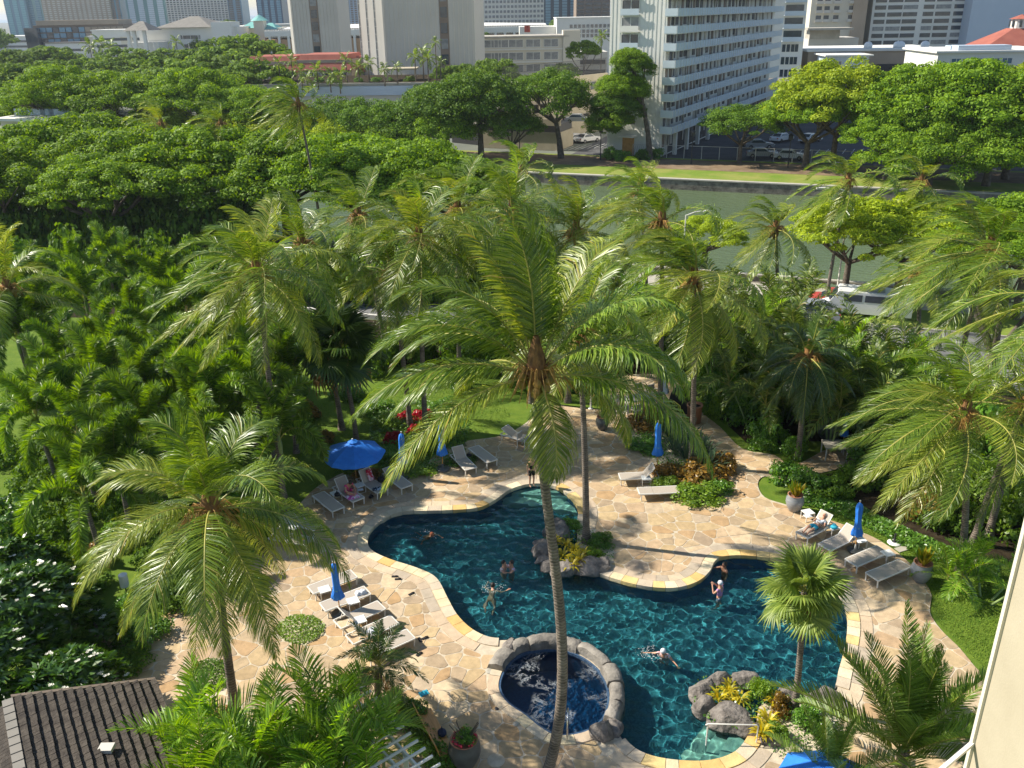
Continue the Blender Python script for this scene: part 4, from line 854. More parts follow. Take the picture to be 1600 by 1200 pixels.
# foxtail palms on the left: crown pixel, crown height
FX = [(45, 432, 5.6, 'behind the leaning palm at the left edge'), (110, 405, 5.4, 'at the back under the riverside trees'), (162, 398, 5.6, 'at the back of the grove, second from the left'), (205, 412, 5.6, 'at the back of the grove, third from the left'), (128, 448, 5.4, 'in the second row behind the coconut fronds'), (205, 478, 5.6, 'with a wide arch left of the orange stalked palm'), (255, 520, 5.6, 'near the middle of the grove with long arches'),
      (160, 515, 5.2, 'in the shade of the leaning coconut palm'), (285, 470, 5.8, 'with one upright frond in the grove'), (92, 548, 4.9, 'over the bright lawn at the left'), (150, 572, 4.9, 'beside the one over the bright lawn'), (215, 592, 4.9, 'at the middle of the left garden'), (280, 570, 5.2, 'left of the fallen white flowers'), (335, 545, 5.3, 'below the orange stalked coconut palm'), (365, 500, 5.6, 'directly under the orange stalked coconut palm'),
      (405, 565, 5.0, 'left of the dark fan palm'), (335, 620, 4.8, 'behind the front left coconut palm crown'), (385, 608, 4.8, 'right behind the front left coconut palm crown'), (445, 560, 5.0, 'beside the dark fan palm'), (60, 625, 4.6, 'with brown flower stalks by the lawn'), (120, 650, 4.6, 'with a dead brown frond near the left edge'), (175, 690, 4.4, 'left of the front left coconut palm'), (235, 650, 4.6, 'above the front left coconut palm'), (300, 620, 4.8, 'at the middle of the grove front'), (425, 660, 4.3, 'nearest the open blue umbrella'), 
      (130, 745, 4.0, 'low at the left over the dark shrubs'), (320, 470, 5.6, 'behind the upright frond in the grove'), (30, 505, 5.0, 'under the leaning palm at the left edge'), (60, 480, 5.2, 'close behind the leaning palm trunk'), (175, 545, 5.0, 'right of the bright left lawn'), (240, 555, 5.0, 'in the thick of the grove'), (310, 590, 4.8, 'over the front palm, in the grove centre'), (250, 440, 5.6, 'high at the back of the grove'), (190, 640, 4.6, 'in the lower left of the grove'), (390, 530, 5.2, 'right of the orange stalked palm trunk'), (290, 680, 4.4, 'hidden behind the front palm crown'), (80, 590, 4.6, 'beside the bright left lawn')]
for i, (x, y, h, lab) in enumerate(FX):
    q = P(x, y, h); foxtail('foxtail palm with bushy arching fronds '+lab, (q.x, q.y, 0), h-1.5, 60+i, s=random.uniform(.92, 1.12), dk=0 if i % 3 else 1)
US = [(130, 620, 1.5), (190, 640, 1.6), (250, 610, 1.6), (310, 590, 1.6), (370, 585, 1.6), (420, 600, 1.5), (100, 690, 1.5), (160, 720, 1.5), (220, 720, 1.4), (280, 690, 1.5), (340, 680, 1.5), (400, 655, 1.4), (140, 530, 1.8), (220, 540, 1.8), (300, 520, 1.8), (380, 530, 1.8), (440, 520, 1.8), (90, 760, 1.4), (200, 790, 1.1), (30, 800, 1.5), (440, 590, 1.5)]
rk = rank([a[0] for a in US])
for i, (x, y, r) in enumerate(US): q = P(x, y+25); shrub((rk[i]+' dark leafy bush from the left under the foxtail palms'), (q.x, q.y, 0), r*1.15, 1.7, ('dark', 'green', 'dark')[i % 3], 560+i, group='bushes under the foxtail palms')
# small palms by the deck
_p = P(590, 1112); t = thing('pygmy_date_palm', 'small date palm with two brown hanging fronds below the loungers', 'palm tree', _p)
trunk_obj(t, [(0, 0, 0), (.05, 0, .6), PY(592, 1040, _p.y)-_p], .10, .13, mat['trunk'], n=8, flare=1.1, step=.07); _q = PY(592, 1038, _p.y)-_p
rosette(t, _q, ROEB, 26, random.Random(4), 1.1, lift=-.008)
for k, a in enumerate((2.2, 2.8, -2.4, -.9)): link('frond', ROEBD[0], t, _q+Vector((0, 0, -.15)), (0, 0, a), 1.1)
_p = P(1410, 1185, 1.2); t = thing('date_palm', 'feathery date palm with upright fronds at the bottom right by the cream wall', 'palm tree', (_p.x, _p.y, 0))
trunk_obj(t, [(0, 0, 0), (0, 0, .7), (0, 0, 1.5)], .14, .16, mat['trunk'], n=8, step=.1); rosette(t, (0, 0, 1.5), DATE, 26, random.Random(8), 1.3, lift=-.015)
_p = P(1290, 1235, 1.0); t = thing('date_palm', 'feathery date palm in front of the open blue umbrella at the bottom edge', 'palm tree', (_p.x, _p.y, 0))
trunk_obj(t, [(0, 0, 0), (0, 0, 1.2)], .12, .14, mat['trunk'], n=8, step=.1); rosette(t, (0, 0, 1.2), DATE, 16, random.Random(18), .78, lift=-.015)
for i, (x, y, h, n, s, lab) in enumerate([(505, 1150, 3.0, 6, 1.15, 'lush areca palm at the bottom edge left of the white pergola'), (345, 1180, 3.0, 6, 1.15, 'lush areca palm at the bottom edge beside the shingled roof'), (590, 1130, 2.0, 3, .8, 'small areca palm over the white pergola'), (420, 1215, 3.0, 5, 1.1, 'areca palm cut by the bottom edge between its two neighbours'), (280, 1200, 2.8, 3, .9, 'areca palm in front of the shingled roof'),
    (1545, 905, 1.0, 6, .75, 'low feathery palm on the lawn beside the cream wall'), (1510, 1095, 1.2, 3, .6, 'small feathery palm between the date palm and the cream wall')]):
    q = P(x, y, h); areca(lab, (q.x, q.y, 0), h, n, 400+i, s, 'areca palms near the deck', rad=.9)
# back right: areca and dracaena thickets before the road
AR = [(1180, 500, 4.0), (1215, 475, 4.6), (1250, 495, 4.4), (1290, 545, 3.6), (1340, 550, 3.2), (1380, 560, 3.0), (1320, 575, 3.4), (1275, 575, 3.8), (1235, 545, 4.2), (1410, 590, 2.8), (1195, 560, 4), (1150, 470, 4.4), (1445, 600, 2.5), (1370, 605, 3.0), (1310, 610, 3.2), (970, 470, 4.5), (930, 440, 4.8), (1130, 520, 3.8)]
rk = rank([a[0] for a in AR])
for i, (x, y, h) in enumerate(AR):
    q = P(x, y, h); areca(rk[i]+' clumping palm from the left in the olive roadside thicket', (q.x, q.y, 0), h, 4, 430+i, 1.25, 'clumping palms in the roadside thicket', rad=1.1, lm=OLIVE if i % 3 else ARECA)
# shrubs
def sh(x, y, r, h, kind, lab, i=[0], **k):
    i[0] += 1; q = P(x, y); return shrub(lab, (q.x, q.y, 0), r, h, kind, i[0], **k)
for a in [(602, 668, 1.0, .8, 'lime', 'pale green shrub at the left end of the red leaved bed'), (690, 640, 1.1, .7, 'green', 'green shrub at the back of the red leaved bed'), (655, 700, 1.2, .7, 'lime', 'pale green shrub in front of the red leaved plants'), (700, 690, 1.1, .6, 'lime', 'pale green shrub beside the right closed umbrella of the bed'), (610, 715, .9, .6, 'green', 'green shrub behind the left closed umbrella of the bed'), (590, 640, 1.1, .8, 'green', 'dark green shrub left of the red leaved bed palm'), (650, 738, 1.3, .35, 'lime', 'low clipped green border behind the loungers'), (720, 725, 1.0, .4, 'green', 'low green border right of the clipped one'),
    (615, 690, .55, .6, 'red', 'bright red leaved plant left of the palm trunk'), (648, 678, .5, .6, 'red', 'bright red leaved plant right of the palm trunk'), (660, 655, .7, .6, 'red', 'dark red leaved plant behind the palm trunk'), (632, 655, .5, .5, 'red', 'small red leaved plant behind the palm'),
    (572, 748, .8, .8, 'croton', 'yellow and orange croton under the open blue umbrella'), (550, 738, .6, .6, 'lime', 'lime bush beside the croton under the umbrella'), (485, 650, .9, 1.1, 'croton', 'golden leaved bush behind the lawn'), (465, 665, 1.1, 1.2, 'dark', 'dark bush behind the lawn left of the golden one'), (505, 690, .7, .7, 'croton', 'low orange croton at the lawn corner'), (450, 630, 1.4, 1.8, 'dark', 'tall dark bush behind the foxtails'),
    # round croton bed
    (1015, 668, 1.4, .9, 'croton', 'dark red croton at the back of the round bed'), (1005, 698, 1.3, .6, 'green', 'low green edging left of the round bed'), (1045, 742, 1.1, .8, 'croton', 'croton bush in the round bed beside the umbrella'), (1092, 754, 1.5, 1.1, 'croton', 'golden croton in front of the palm trunk in the round bed'), (1088, 778, 1.5, .7, 'lime', 'bright green edging at the front of the round bed'), (1120, 767, .9, .8, 'green', 'green shrub at the right of the round bed'), (1040, 762, .8, .6, 'lime', 'bright green edging beside the lounger'), (1122, 732, 1.0, .9, 'croton', 'croton behind the palm of the round bed'),
    # hedge right of the patio path
    (1108, 615, 1.5, 2.6, 'green', 'tall green hedge bush at the back of the patio path'), (1135, 640, 1.7, 2.8, 'green', 'tall glossy hedge bush right of the terracotta pot'), (1170, 660, 1.7, 2.6, 'green', 'tall glossy hedge bush at the bend of the patio path'), (1205, 640, 2.0, 3.0, 'dark', 'dark tall bush behind the path hedge'), (1200, 690, 1.3, 1.6, 'green', 'green hedge bush beside the palm trunk on the right'), (1160, 605, 2.2, 3.4, 'dark', 'dark tree like bush behind the patio'), (1110, 585, 2.0, 3.2, 'dark', 'dark bush behind the white umbrella'), (1120, 648, .8, 1.5, 'lime', 'lime leaved bush in the path hedge'), (1190, 700, .9, .9, 'green', 'low green bush at the end of the path hedge'),
    (1230, 750, 1.1, 1.1, 'green', 'green bush behind the left grey pot'), (1262, 765, 1.2, 1.1, 'green', 'green bush right of the left grey pot'), (1300, 772, 1.2, 1.0, 'dark', 'dark bush below the small patio'), (1335, 760, 1.1, 1.2, 'dark', 'dark bush below the patio table'), (1245, 712, .9, 1.3, 'green', 'round bush at the foot of the right palm trunk'), (1270, 640, 1.8, 2.6, 'lime', 'yellow green hedge behind the right patio'), (1340, 660, 1.8, 2.4, 'lime', 'yellow green hedge behind the closed umbrella on the right'), (1300, 620, 2.2, 3.4, 'dark', 'dark bush behind the yellow green hedge'), (1240, 610, 2.1, 3.2, 'dark', 'dark bush left of the yellow green hedge'),
    (1365, 735, 1.7, 2.0, 'green', 'dense green bush right of the patio table'), (1400, 760, 1.8, 1.9, 'dark', 'dark bush above the lawn'), (1435, 800, 1.6, 1.5, 'croton', 'dark bronze bush above the lawn'), (1475, 820, 1.6, 1.5, 'dark', 'dark bush left of the slanting palm'), (1400, 700, 2.2, 2.8, 'green', 'tall green bush behind the dark ones on the right'), (1460, 740, 2.4, 3.0, 'green', 'tall green bush under the right palm crown'), (1540, 790, 2.2, 2.4, 'lime', 'lime bush behind the slanting trunk'), (1590, 830, 1.8, 2.2, 'lime', 'lime bush at the right edge'), (1530, 720, 2.6, 3.2, 'green', 'tall green bush at the right under palm fronds'), (1600, 740, 2.4, 3.0, 'green', 'tall green bush at the right picture edge'), (1370, 655, 2.2, 2.5, 'dark', 'dark bush behind the right umbrella'), (1440, 660, 2.4, 2.3, 'dark', 'dark bush by the road on the right'), (1520, 665, 2.2, 1.9, 'green', 'bush by the road near the right edge'), (1590, 680, 2.2, 1.9, 'dark', 'dark bush by the road at the right edge'),
    # dark middle thicket
    (700, 560, 2.4, 3.2, 'dark', 'dark bush behind the lawn at the middle'), (760, 575, 2.2, 3.0, 'dark', 'dark bush behind the tallest palm trunk'), (830, 600, 2.0, 2.8, 'dark', 'dark bush left of the dining set'), (890, 600, 1.8, 2.4, 'green', 'green bush behind the planter pot'), (950, 560, 2.4, 3.6, 'dark', 'dark plumeria bush behind the dining set'), (1010, 560, 2.4, 3.6, 'dark', 'dark bush right behind the dining set'), (900, 540, 2.6, 4.2, 'green', 'tall green bush at the middle of the thicket'), (640, 560, 2.2, 2.8, 'dark', 'dark bush behind the dark fan palm'), (580, 575, 2.2, 2.6, 'dark', 'dark bush left behind the lawn'), (520, 570, 2.2, 2.8, 'dark', 'dark bush behind the fan palm trunk'), (1060, 560, 2.4, 3.4, 'green', 'green bush between two palm trunks'), (860, 560, 2.4, 3.6, 'dark', 'dark bush below the palm crowns'), (780, 540, 2.6, 4.0, 'dark', 'dark tall bush deep in the thicket'), (470, 540, 2.4, 3.2, 'dark', 'dark tall bush behind the foxtails'), (1100, 540, 2.6, 4, 'green', 'tall green bush before the canal wall'), (1160, 560, 2.6, 4, 'dark', 'tall dark bush left of the thicket palms'), (1220, 580, 2.4, 3.5, 'dark', 'dark bush in the thicket palms'), (1290, 590, 2.4, 3.2, 'dark', 'dark bush right in the thicket palms'), (1360, 610, 2.4, 3.0, 'dark', 'dark bush at the right of the thicket palms'),
    (720, 610, .9, .8, 'green', 'low plants at the back edge of the lawn'), (545, 620, 1.2, .9, 'green', 'low bush at the left edge of the back lawn'),
    # left shade
    (60, 1080, 1.0, .8, 'dark', 'dark low bush at the left end of the roof'), (215, 945, .9, .8, 'green', 'green bush at the rim of the shaded deck corner'), (120, 930, 1.5, 1.2, 'dark', 'dark bush between the plumerias and the lawn patch'), (350, 850, 1.1, 1.1, 'dark', 'dark bush behind the upper shaded lounger'),
    (90, 905, 1.5, 1.5, 'dark', 'dark bush left of the front palm above the plumeria'), (190, 850, 1.1, 1.0, 'green', 'green bush beside the small lawn under the front palm'), (250, 880, 1.3, 1.1, 'dark', 'dark bush right of the small lawn under the front palm'), (275, 940, 1.2, 1.0, 'dark', 'dark bush behind the front palm fronds at left'), (230, 1000, 1.2, .9, 'green', 'green bush between the roof and the front palm'), (80, 845, 1.6, 1.6, 'dark', 'dark bush over the plumerias at the left'), (150, 880, .9, 1.0, 'croton', 'bronze leaved bush at the left lawn patch'), (300, 850, 1.2, 1.2, 'green', 'green bush right under the front palm crown'), (330, 900, 1.0, .9, 'dark', 'dark bush beside the front palm trunk'), (200, 1040, 1.0, .7, 'dark', 'dark low bush at the roof peak'), (255, 820, 1.4, 1.4, 'dark', 'dark bush behind the front palm crown'), (340, 800, 1.3, 1.3, 'green', 'green bush above the shaded loungers'),
    (60, 760, 1.6, 1.5, 'dark', 'dark bush at the left below the foxtails'), (130, 800, 1.4, 1.2, 'dark', 'dark bush above the flowering plumeria'), (20, 720, 1.6, 1.6, 'dark', 'dark bush in the shade at the left edge'), (390, 920, .9, .7, 'green', 'low shrub beside the path under the front palm'), (375, 865, 1.2, .9, 'green', 'shrub behind the loungers in the palm shade'), (395, 830, 1.2, 1.0, 'green', 'shrub at the head of the shaded loungers'), (170, 1010, .9, .5, 'dark', 'low dark plant beside the roof'),
    (298, 1112, .55, .7, 'lime', 'yellow green shrub at the roof corner'), (345, 1135, .6, .6, 'croton', 'red and green croton beside the roof corner'),
    (640, 1130, .8, .8, 'green', 'green hedge bush under the small date palm'), (668, 1160, .7, .7, 'green', 'green hedge bush beside the wooden bench'), (690, 1190, .7, .7, 'green', 'green hedge bush nearest the bottom edge'), (615, 1105, .6, .6, 'green', 'green hedge bush at the top of the pergola hedge'),
    # rock planter
    (1190, 1090, .55, .75, 'lime', 'green bush in the rock planter beside the bromeliads'), (1258, 1130, .65, .8, 'green', 'green bush in the rock planter right of the fan palm trunk'), (1222, 1115, .45, .8, 'croton', 'orange croton at the foot of the fan palm'), (1210, 1150, .5, .55, 'lime', 'yellow green bush at the lower edge of the rock planter'), (1285, 1150, .5, .6, 'green', 'green bush at the right end of the rock planter'),
    (890, 828, .6, .6, 'green', 'green bush at the back of the rock island'), (938, 852, .7, .6, 'green', 'green bush right of the island palm trunk'), (925, 872, .55, .45, 'lime', 'lime bush at the front of the rock island')]:
    sh(*a)
# the long dark growth under the riverside trees on the left, and along the street
for i, x in enumerate(range(-120, 760, 62)):
    q = P(x, 478-.02*x-6*(i % 2), GZ); r_ = random.uniform(3.2, 4.2)
    shrub(ORD[i]+' dark hedge tree from the left in the shaded belt', (q.x, q.y, GZ), r_, random.uniform(4.5, 6.5), 'dark', 500+i, name='hedge_tree', cat='hedge tree', group='dark hedge trees behind the left garden')
for i, x in enumerate(range(-60, 420, 62)):
    q = P(x, 392-5*(i % 2), GZ)
    shrub(ORD[i]+' dark tree from the left beneath the riverside canopy', (q.x, q.y, GZ), 4.6, 7.6, 'dark', 520+i, name='hedge_tree', cat='hedge tree', group='dark trees beneath the riverside canopy')
# ground cover
cover('ground_cover', BEDS['round_bed'], 1500, .09, mat['shrub_y'], .04, .25, 1); cover('ground_cover', BEDS['corner_bed'], 1600, .09, mat['tree_d'], .04, .22, 2)
cover('ground_cover', BEDS['middle_bed'], 3000, .12, mat['shrub'], .04, .3, 3); cover('ground_cover', BEDS['island_bed'], 900, .10, mat['shrub'], .1, .2, 4); cover('ground_cover', BEDS['planter_bed'], 1600, .09, mat['shrub'], .12, .22, 5)
LB = ccw(GP([(1235, 775), (1280, 772), (1340, 790), (1400, 820), (1470, 850), (1560, 880), (1560, 900), (1440, 872), (1360, 828), (1300, 800), (1250, 790)])); cover('ground_cover', LB, 4200, .14, mat['shrub'], .0, .28, 6)
LC = ccw(GP([(580, 640), (640, 625), (700, 632), (735, 660), (725, 725), (660, 748), (600, 742), (575, 700)])); cover('ground_cover', LC, 4500, .14, mat['shrub'], .0, .35, 7)
# bromeliads, sword leaves
def plant(label, x, y, z, me, s, seed, name='bromeliad', cat='plant', group=None):
    q = P(x, y, z); return tag(link(name, me, None, q, (0, 0, seed*1.3), s), label, cat, group)
for i, (x, y, lab) in enumerate([(867, 848, 'yellow bromeliad at the pool side of the rock island'), (885, 855, 'yellow bromeliad left of the island palm trunk'), (880, 870, 'yellow bromeliad among the island rocks'), (898, 862, 'yellow bromeliad at the foot of the island palm'), (905, 878, 'large yellow bromeliad above the front island boulder'), (893, 885, 'yellow bromeliad between the two front island boulders'), (912, 868, 'small yellow bromeliad right of the others on the island'),
    (1122, 1095, 'yellow bromeliad at the left of the rock planter'), (1155, 1095, 'yellow bromeliad right of the middle of the rock planter'), (1138, 1082, 'brownish bromeliad at the back of the rock planter'), (1140, 1100, 'small bromeliad in the middle of the rock planter'), (1200, 1130, 'yellow bromeliad beside the croton of the rock planter'), (1190, 1148, 'large yellow bromeliad at the lower rim of the rock planter'), (1208, 1100, 'bromeliad between the bushes of the rock planter')]):
    plant(lab, x, y, .12, BROM[i % 3], 1.15 if 'large' in lab else .85 if 'small' in lab else 1.0, i)
for i, (x, y) in enumerate([(1048, 690), (1062, 700), (1078, 688), (1055, 712), (1088, 705), (1072, 722), (1100, 715), (1040, 676), (1110, 735), (1095, 740)]):
    plant('spiky grey green sword leaved plant among its likes in the round bed', x, y, .05, SPEAR[0], 1.25, i, 'sword_plant', 'plant', 'sword leaved plants in the round bed')
# plumeria at lower left: broad leaves in rosettes, white flowers
def plumeria(label, base, R, H, seed, nro=150):
    rng = np.random.default_rng(seed); rd = random.Random(seed); t = thing('plumeria', label, 'tree', base); C = []; Nn = []; FC = []
    b = MB(); b.m(mat['bark'])
    for k in range(9):
        a = k*.7; e = Vector((cos(a)*R*.5, sin(a)*R*.5, H*.65)); b.tube([(0, 0, 0), e*.5+Vector((0, 0, .2)), e], [.12, .08, .04], 5)
    b.build('trunk', None, t)
    V = []; Q = []; Tr = []
    for k in range(nro):
        v = nrm(rng.normal(size=3)); v[2] = abs(v[2]); c = v*np.array([R, R, H*.55])*rng.uniform(.75, 1)+np.array([0, 0, H*.42]); 
        for j in range(13):
            az = j*2.4+rng.uniform(-.2, .2); el = rng.uniform(.0, .75); d = nrm(np.array([cos(el)*cos(az), cos(el)*sin(az), sin(el)])+v*.35); s = nrm(np.cross(d, v+.01))*.055; l = rng.uniform(.26, .40); i = len(V)
            p1 = c+d*l*.5; p2 = c+nrm(d+[0, 0, -.25])*l; V += [c, p1-s, p1+s+[0, 0, 0], p2]; Q.append((i, i+1, i+3, i+2))
        if rng.random() < .11: FC.append(c+v*.10+np.array([0, 0, .08]))
    link('foliage', mesh_np('foliage', V, Q, mats=[mat['plume_leaf']]), t); b = MB(); b.m(mat['flower'])
    for c in FC:
        for j in range(4):
            o = Vector(c)+Vector((rd.uniform(-.07, .07), rd.uniform(-.07, .07), rd.uniform(0, .04)))
            for q in range(5): a = q*1.2566+j; b.add([o, o+Vector((cos(a)*.05, sin(a)*.05, .015)), o+Vector((cos(a+.7)*.055, sin(a+.7)*.055, .02))], [(0, 1, 2)])
    b.build('blossoms', None, t); return t
mat['plume_leaf'] = LEAF('plumeria_leaf', (.030, .085, .012), (.085, .185, .022), tl=.25, rough=.22, spec=.7)
for x, y, R, H, sd, lab in [(60, 960, 2.1, 3.4, 1, 'plumeria tree with white flowers at the lower left edge'), (-10, 1040, 2.0, 3.0, 2, 'plumeria tree cut by the left edge beside the roof'), (120, 1060, 1.6, 2.4, 3, 'plumeria bush with white flowers behind the roof ridge'), (160, 950, .8, 1.6, 4, 'small plumeria branch under the front left palm'), (40, 880, 1.6, 2.8, 5, 'plumeria tree above the other at the left')]:
    q = P(x, y+70, 0); plumeria(lab, (q.x, q.y, 0), R, H, sd, nro=int(105*R*R))

# ---------------------------------------------------------------- riverside and city trees
def tr_at(lab, bx, by, topy, R, me, seed, lean=0, kind='round', flat=1.0, cx=None, z=GZ, **k):
    b = P(bx, by, z); H = PY(bx, topy, b.y).z-z; ln = (PY(cx, topy, b.y).x-b.x) if cx is not None else lean
    return tree(lab, b, R, H, me, seed, lean=ln, kind=kind, flat=flat, **k)
tr_at('dense dark tree in front of the stair building across the canal', 800, 250, 168, 5.0, RND[0], 683, flat=.8, tr=.25, trunkh=.3, group='trees on the far bank of the canal')
G1 = 'monkeypod trees along the near canal bank'
for i, (bx, by, ty, R, k, lab) in enumerate([(-40, 352, 228, 9, 0, 'spreading riverside tree at the left picture edge'), (95, 358, 203, 10, 1, 'broad spreading tree at the left with dark limbs showing over the canal'), (225, 362, 205, 9.5, 2, 'spreading riverside tree second from the left'), (335, 372, 212, 9, 0, 'spreading riverside tree with water showing at its right'), (450, 372, 218, 9, 1, 'spreading tree over the open water left of centre'), (560, 380, 222, 8.5, 2, 'spreading riverside tree above the centre palms'), (655, 385, 232, 8, 0, 'low spreading tree left of the bare bank'), (725, 392, 258, 5.5, 1, 'last spreading tree at the right end of the riverside row'), (165, 345, 190, 9, 1, 'taller spreading tree behind the riverside row at left'), (20, 392, 238, 7.5, 0, 'lower spreading tree in front of the riverside row at the left edge'), (180, 398, 250, 6.5, 2, 'low spreading tree before the riverside row, left of the palms')]):
    tr_at(lab, bx, by, ty, R, POD[k], 600+i, kind='umbrella', flat=.85, group=G1, tr=.42, name='monkeypod_tree', trunkh=.38)
for i, (bx, by, ty, R, me, kd, lab) in enumerate([
    (1318, 470, 322, 5.2, POD[3], 'umbrella', 'bright green tree over the white van by the canal'), (1400, 470, 318, 5.5, POD[3], 'umbrella', 'bright green tree behind the large windblown palm'), (1585, 500, 318, 6, POD[0], 'umbrella', 'green roadside tree at the right edge above the road'), (1100, 420, 345, 3.6, POD[3], 'umbrella', 'small bright tree at the canal edge beside the windblown palm')]):
    tr_at(lab, bx, by, ty, R, me, 620+i, kind=kd, flat=.8, tr=.26, group='trees along the road')
_b = P(1545, 592, GZ); tree('large tree by the road at right with several bare rising trunks', _b, 4.6, 9.5, POD[0], 640, kind='umbrella', flat=.7, tr=.42, trunkh=.18, limbs=6)
FB = [(110, 235, 112, 10, 0, 'umbrella', 'broad green tree across the canal at left'), (215, 235, 118, 10.5, 2, 'umbrella', 'broad green tree across the canal left of the two palms'), (320, 237, 116, 10, 0, 'umbrella', 'broad green tree across the canal behind the two palms'), (60, 225, 150, 8, 1, 'umbrella', 'lower tree across the canal at the left'), (400, 240, 140, 8, 2, 'umbrella', 'tree across the canal left of the tall windblown palm'), (440, 245, 168, 8, 3, 'round', 'yellow green tree right of the tall windblown palm'), (360, 246, 172, 7, 3, 'round', 'yellow green tree left of the tall windblown palm'), (265, 245, 165, 7.5, 3, 'round', 'yellow green tree between the two riverside palms'),
    (520, 242, 150, 7.5, 1, 'round', 'dense green tree below the blue grey podium wall'), (575, 245, 152, 7, 0, 'round', 'dense green tree at the middle of the far bank'), (640, 246, 148, 7, 1, 'round', 'dense green tree left of the big domed ones'), (700, 246, 118, 7.6, 0, 'round', 'big domed tree below the wide concrete tower'), (752, 250, 105, 7.6, 1, 'round', 'big domed tree with trunk by the stairs across the canal'), (690, 250, 165, 6, 2, 'round', 'lower round tree in front of the domed ones'), (530, 250, 185, 6, 3, 'round', 'low yellow green tree by the far bank'), (610, 250, 185, 6.5, 2, 'round', 'low round tree by the far bank')]
for i, (bx, by, ty, R, k, kd, lab) in enumerate(FB):
    me = POD[k] if kd == 'umbrella' else RND[[0, 1, 2, 3][k]]; tr_at(lab, bx, by, ty, R, me, 650+i, kind=kd, flat=.95 if kd == 'round' else .9, tr=.4, group='trees on the far bank of the canal')
tr_at('domed tree with a slanting forked trunk left of the white apartment block', 877, 247, 105, 6.9, RND[0], 680, cx=855, flat=.95, tr=.4, trunkh=.42, group='trees on the far bank of the canal')
tr_at('tall wind bent tree leaning left in front of the white apartment block', 1016, 249, 72, 3.0, RND[2], 681, cx=985, flat=1.0, tr=.36, trunkh=.5, limbs=5, group='trees on the far bank of the canal'); 
_p = P(1016, 249, GZ); o = bpy.data.objects[[o.name for o in COL.objects if o.get('label', '').startswith('tall wind bent')][0]]
for k, (x_, y_, r_) in enumerate([(992, 92, 3.4), (975, 118, 4.2), (962, 145, 4.2), (952, 172, 3.9), (975, 160, 3.4), (985, 130, 3.2), (945, 188, 2.8)]): q = PY(x_, y_, _p.y)-_p; link('crown', RND[2 if k % 2 else 0], o, (q.x, .4*(k % 3), q.z-r_*.5), (0, 0, k*1.7), (r_, r_, r_*.85))
tr_at('small round tree before the car park right of the apartment block', 1155, 255, 163, 6.3, RND[0], 682, flat=.62, tr=.3, trunkh=.35, group='trees on the far bank of the canal')
for i, (bx, by, ty, R, k, kd, lab) in enumerate([(1300, 262, 104, 9.5, 3, 'umbrella', 'wide bright layered tree over the parked cars'), (1258, 262, 140, 7, 0, 'umbrella', 'left lower part tree under the wide bright one'), (1420, 272, 112, 9.5, 0, 'umbrella', 'wide layered tree before the pavilion roof'), (1500, 278, 108, 10.5, 1, 'umbrella', 'huge layered tree on the far bank at right'), (1570, 280, 120, 10, 2, 'umbrella', 'huge layered tree at the right edge of the far bank'), (1450, 288, 185, 9, 1, 'umbrella', 'low hanging layered tree near the far canal wall'), (1540, 290, 190, 8.5, 0, 'umbrella', 'low hanging layered tree right of its neighbour at the far wall'), (1385, 280, 175, 6.5, 2, 'umbrella', 'layered tree just right of the windblown palm'), (1620, 270, 100, 8, 3, 'umbrella', 'bright tree cut by the right edge')]):
    tr_at(lab, bx, by, ty, R, POD[k], 690+i, kind=kd, flat=.95, tr=.42, trunkh=.35, group='layered trees on the far bank at right')
# hazy tree belts of the far left, individual crowns
for i, (x, y, Y, R, v, lab) in enumerate([(30, 72, 300, 13, 1, 'hazy tree at the far left below the glass tower'), (75, 68, 310, 12, 1, 'hazy brownish tree below the dark terraced block'), (20, 112, 210, 12, 0, 'hazy spreading tree at the left edge, middle distance'), (60, 108, 215, 12, 0, 'hazy spreading tree with trunk near the low house'), (110, 88, 260, 12, 1, 'brownish green tree in the left distance'), (185, 82, 280, 11, 0, 'umbrella tree before the white hall, first from left'), (225, 84, 275, 10, 0, 'umbrella tree before the white hall, second from left'), (260, 82, 280, 9, 0, 'umbrella tree before the white hall, third from left'), (300, 84, 278, 9, 0, 'umbrella tree before the white hall, fourth from left'), (150, 86, 270, 10, 1, 'tree behind the coconut palms of the left distance'),
    (345, 70, 260, 15, 0, 'big hazy dome tree right of the white hall'), (380, 66, 255, 15, 0, 'biggest hazy dome tree left of the maroon roofs'), (330, 96, 220, 13, 0, 'rounded tree below the big hazy dome'), (285, 105, 200, 12, 0, 'rounded tree in the left distance above the riverside row'), (0, 140, 180, 11, 0, 'spreading tree left of the low house'), (395, 100, 210, 9, 0, 'rounded tree at the foot of the maroon roofs'), (240, 100, 230, 12, 0, 'rounded hazy tree above the broad row'), (170, 104, 220, 12, 1, 'yellowish hazy tree above the broad row')]):
    q = PY(x, y, Y); H = q.z-GZ; tree(lab, (q.x, Y, GZ), R, max(6, H), FAR[v], 720+i, kind='umbrella' if v == 0 else 'round', flat=.8, tr=.5, limbs=5, group='trees of the hazy left distance')
TB = [(700, 100, 215, 5), (735, 96, 212, 5.5), (775, 88, 210, 6), (660, 130, 200, 4), (1425, 88, 270, 6), (1450, 92, 265, 5), (912, 60, 230, 4.8), (905, 25, 520, 14), (880, 27, 530, 12), (880, 96, 222, 5), (1410, 120, 215, 5), (1445, 122, 210, 5), (1310, 102, 200, 5), (1530, 100, 190, 7), (1590, 96, 180, 8)]
rk = rank([a[0] for a in TB])
for i, (x, y, Y, R) in enumerate(TB):
    q = PY(x, y, Y); tree(rk[i]+' round tree from the left among the buildings', (q.x, Y, GZ), R, max(4, q.z-GZ), FAR[1], 760+i, tr=.25, limbs=4, group='trees among the buildings')
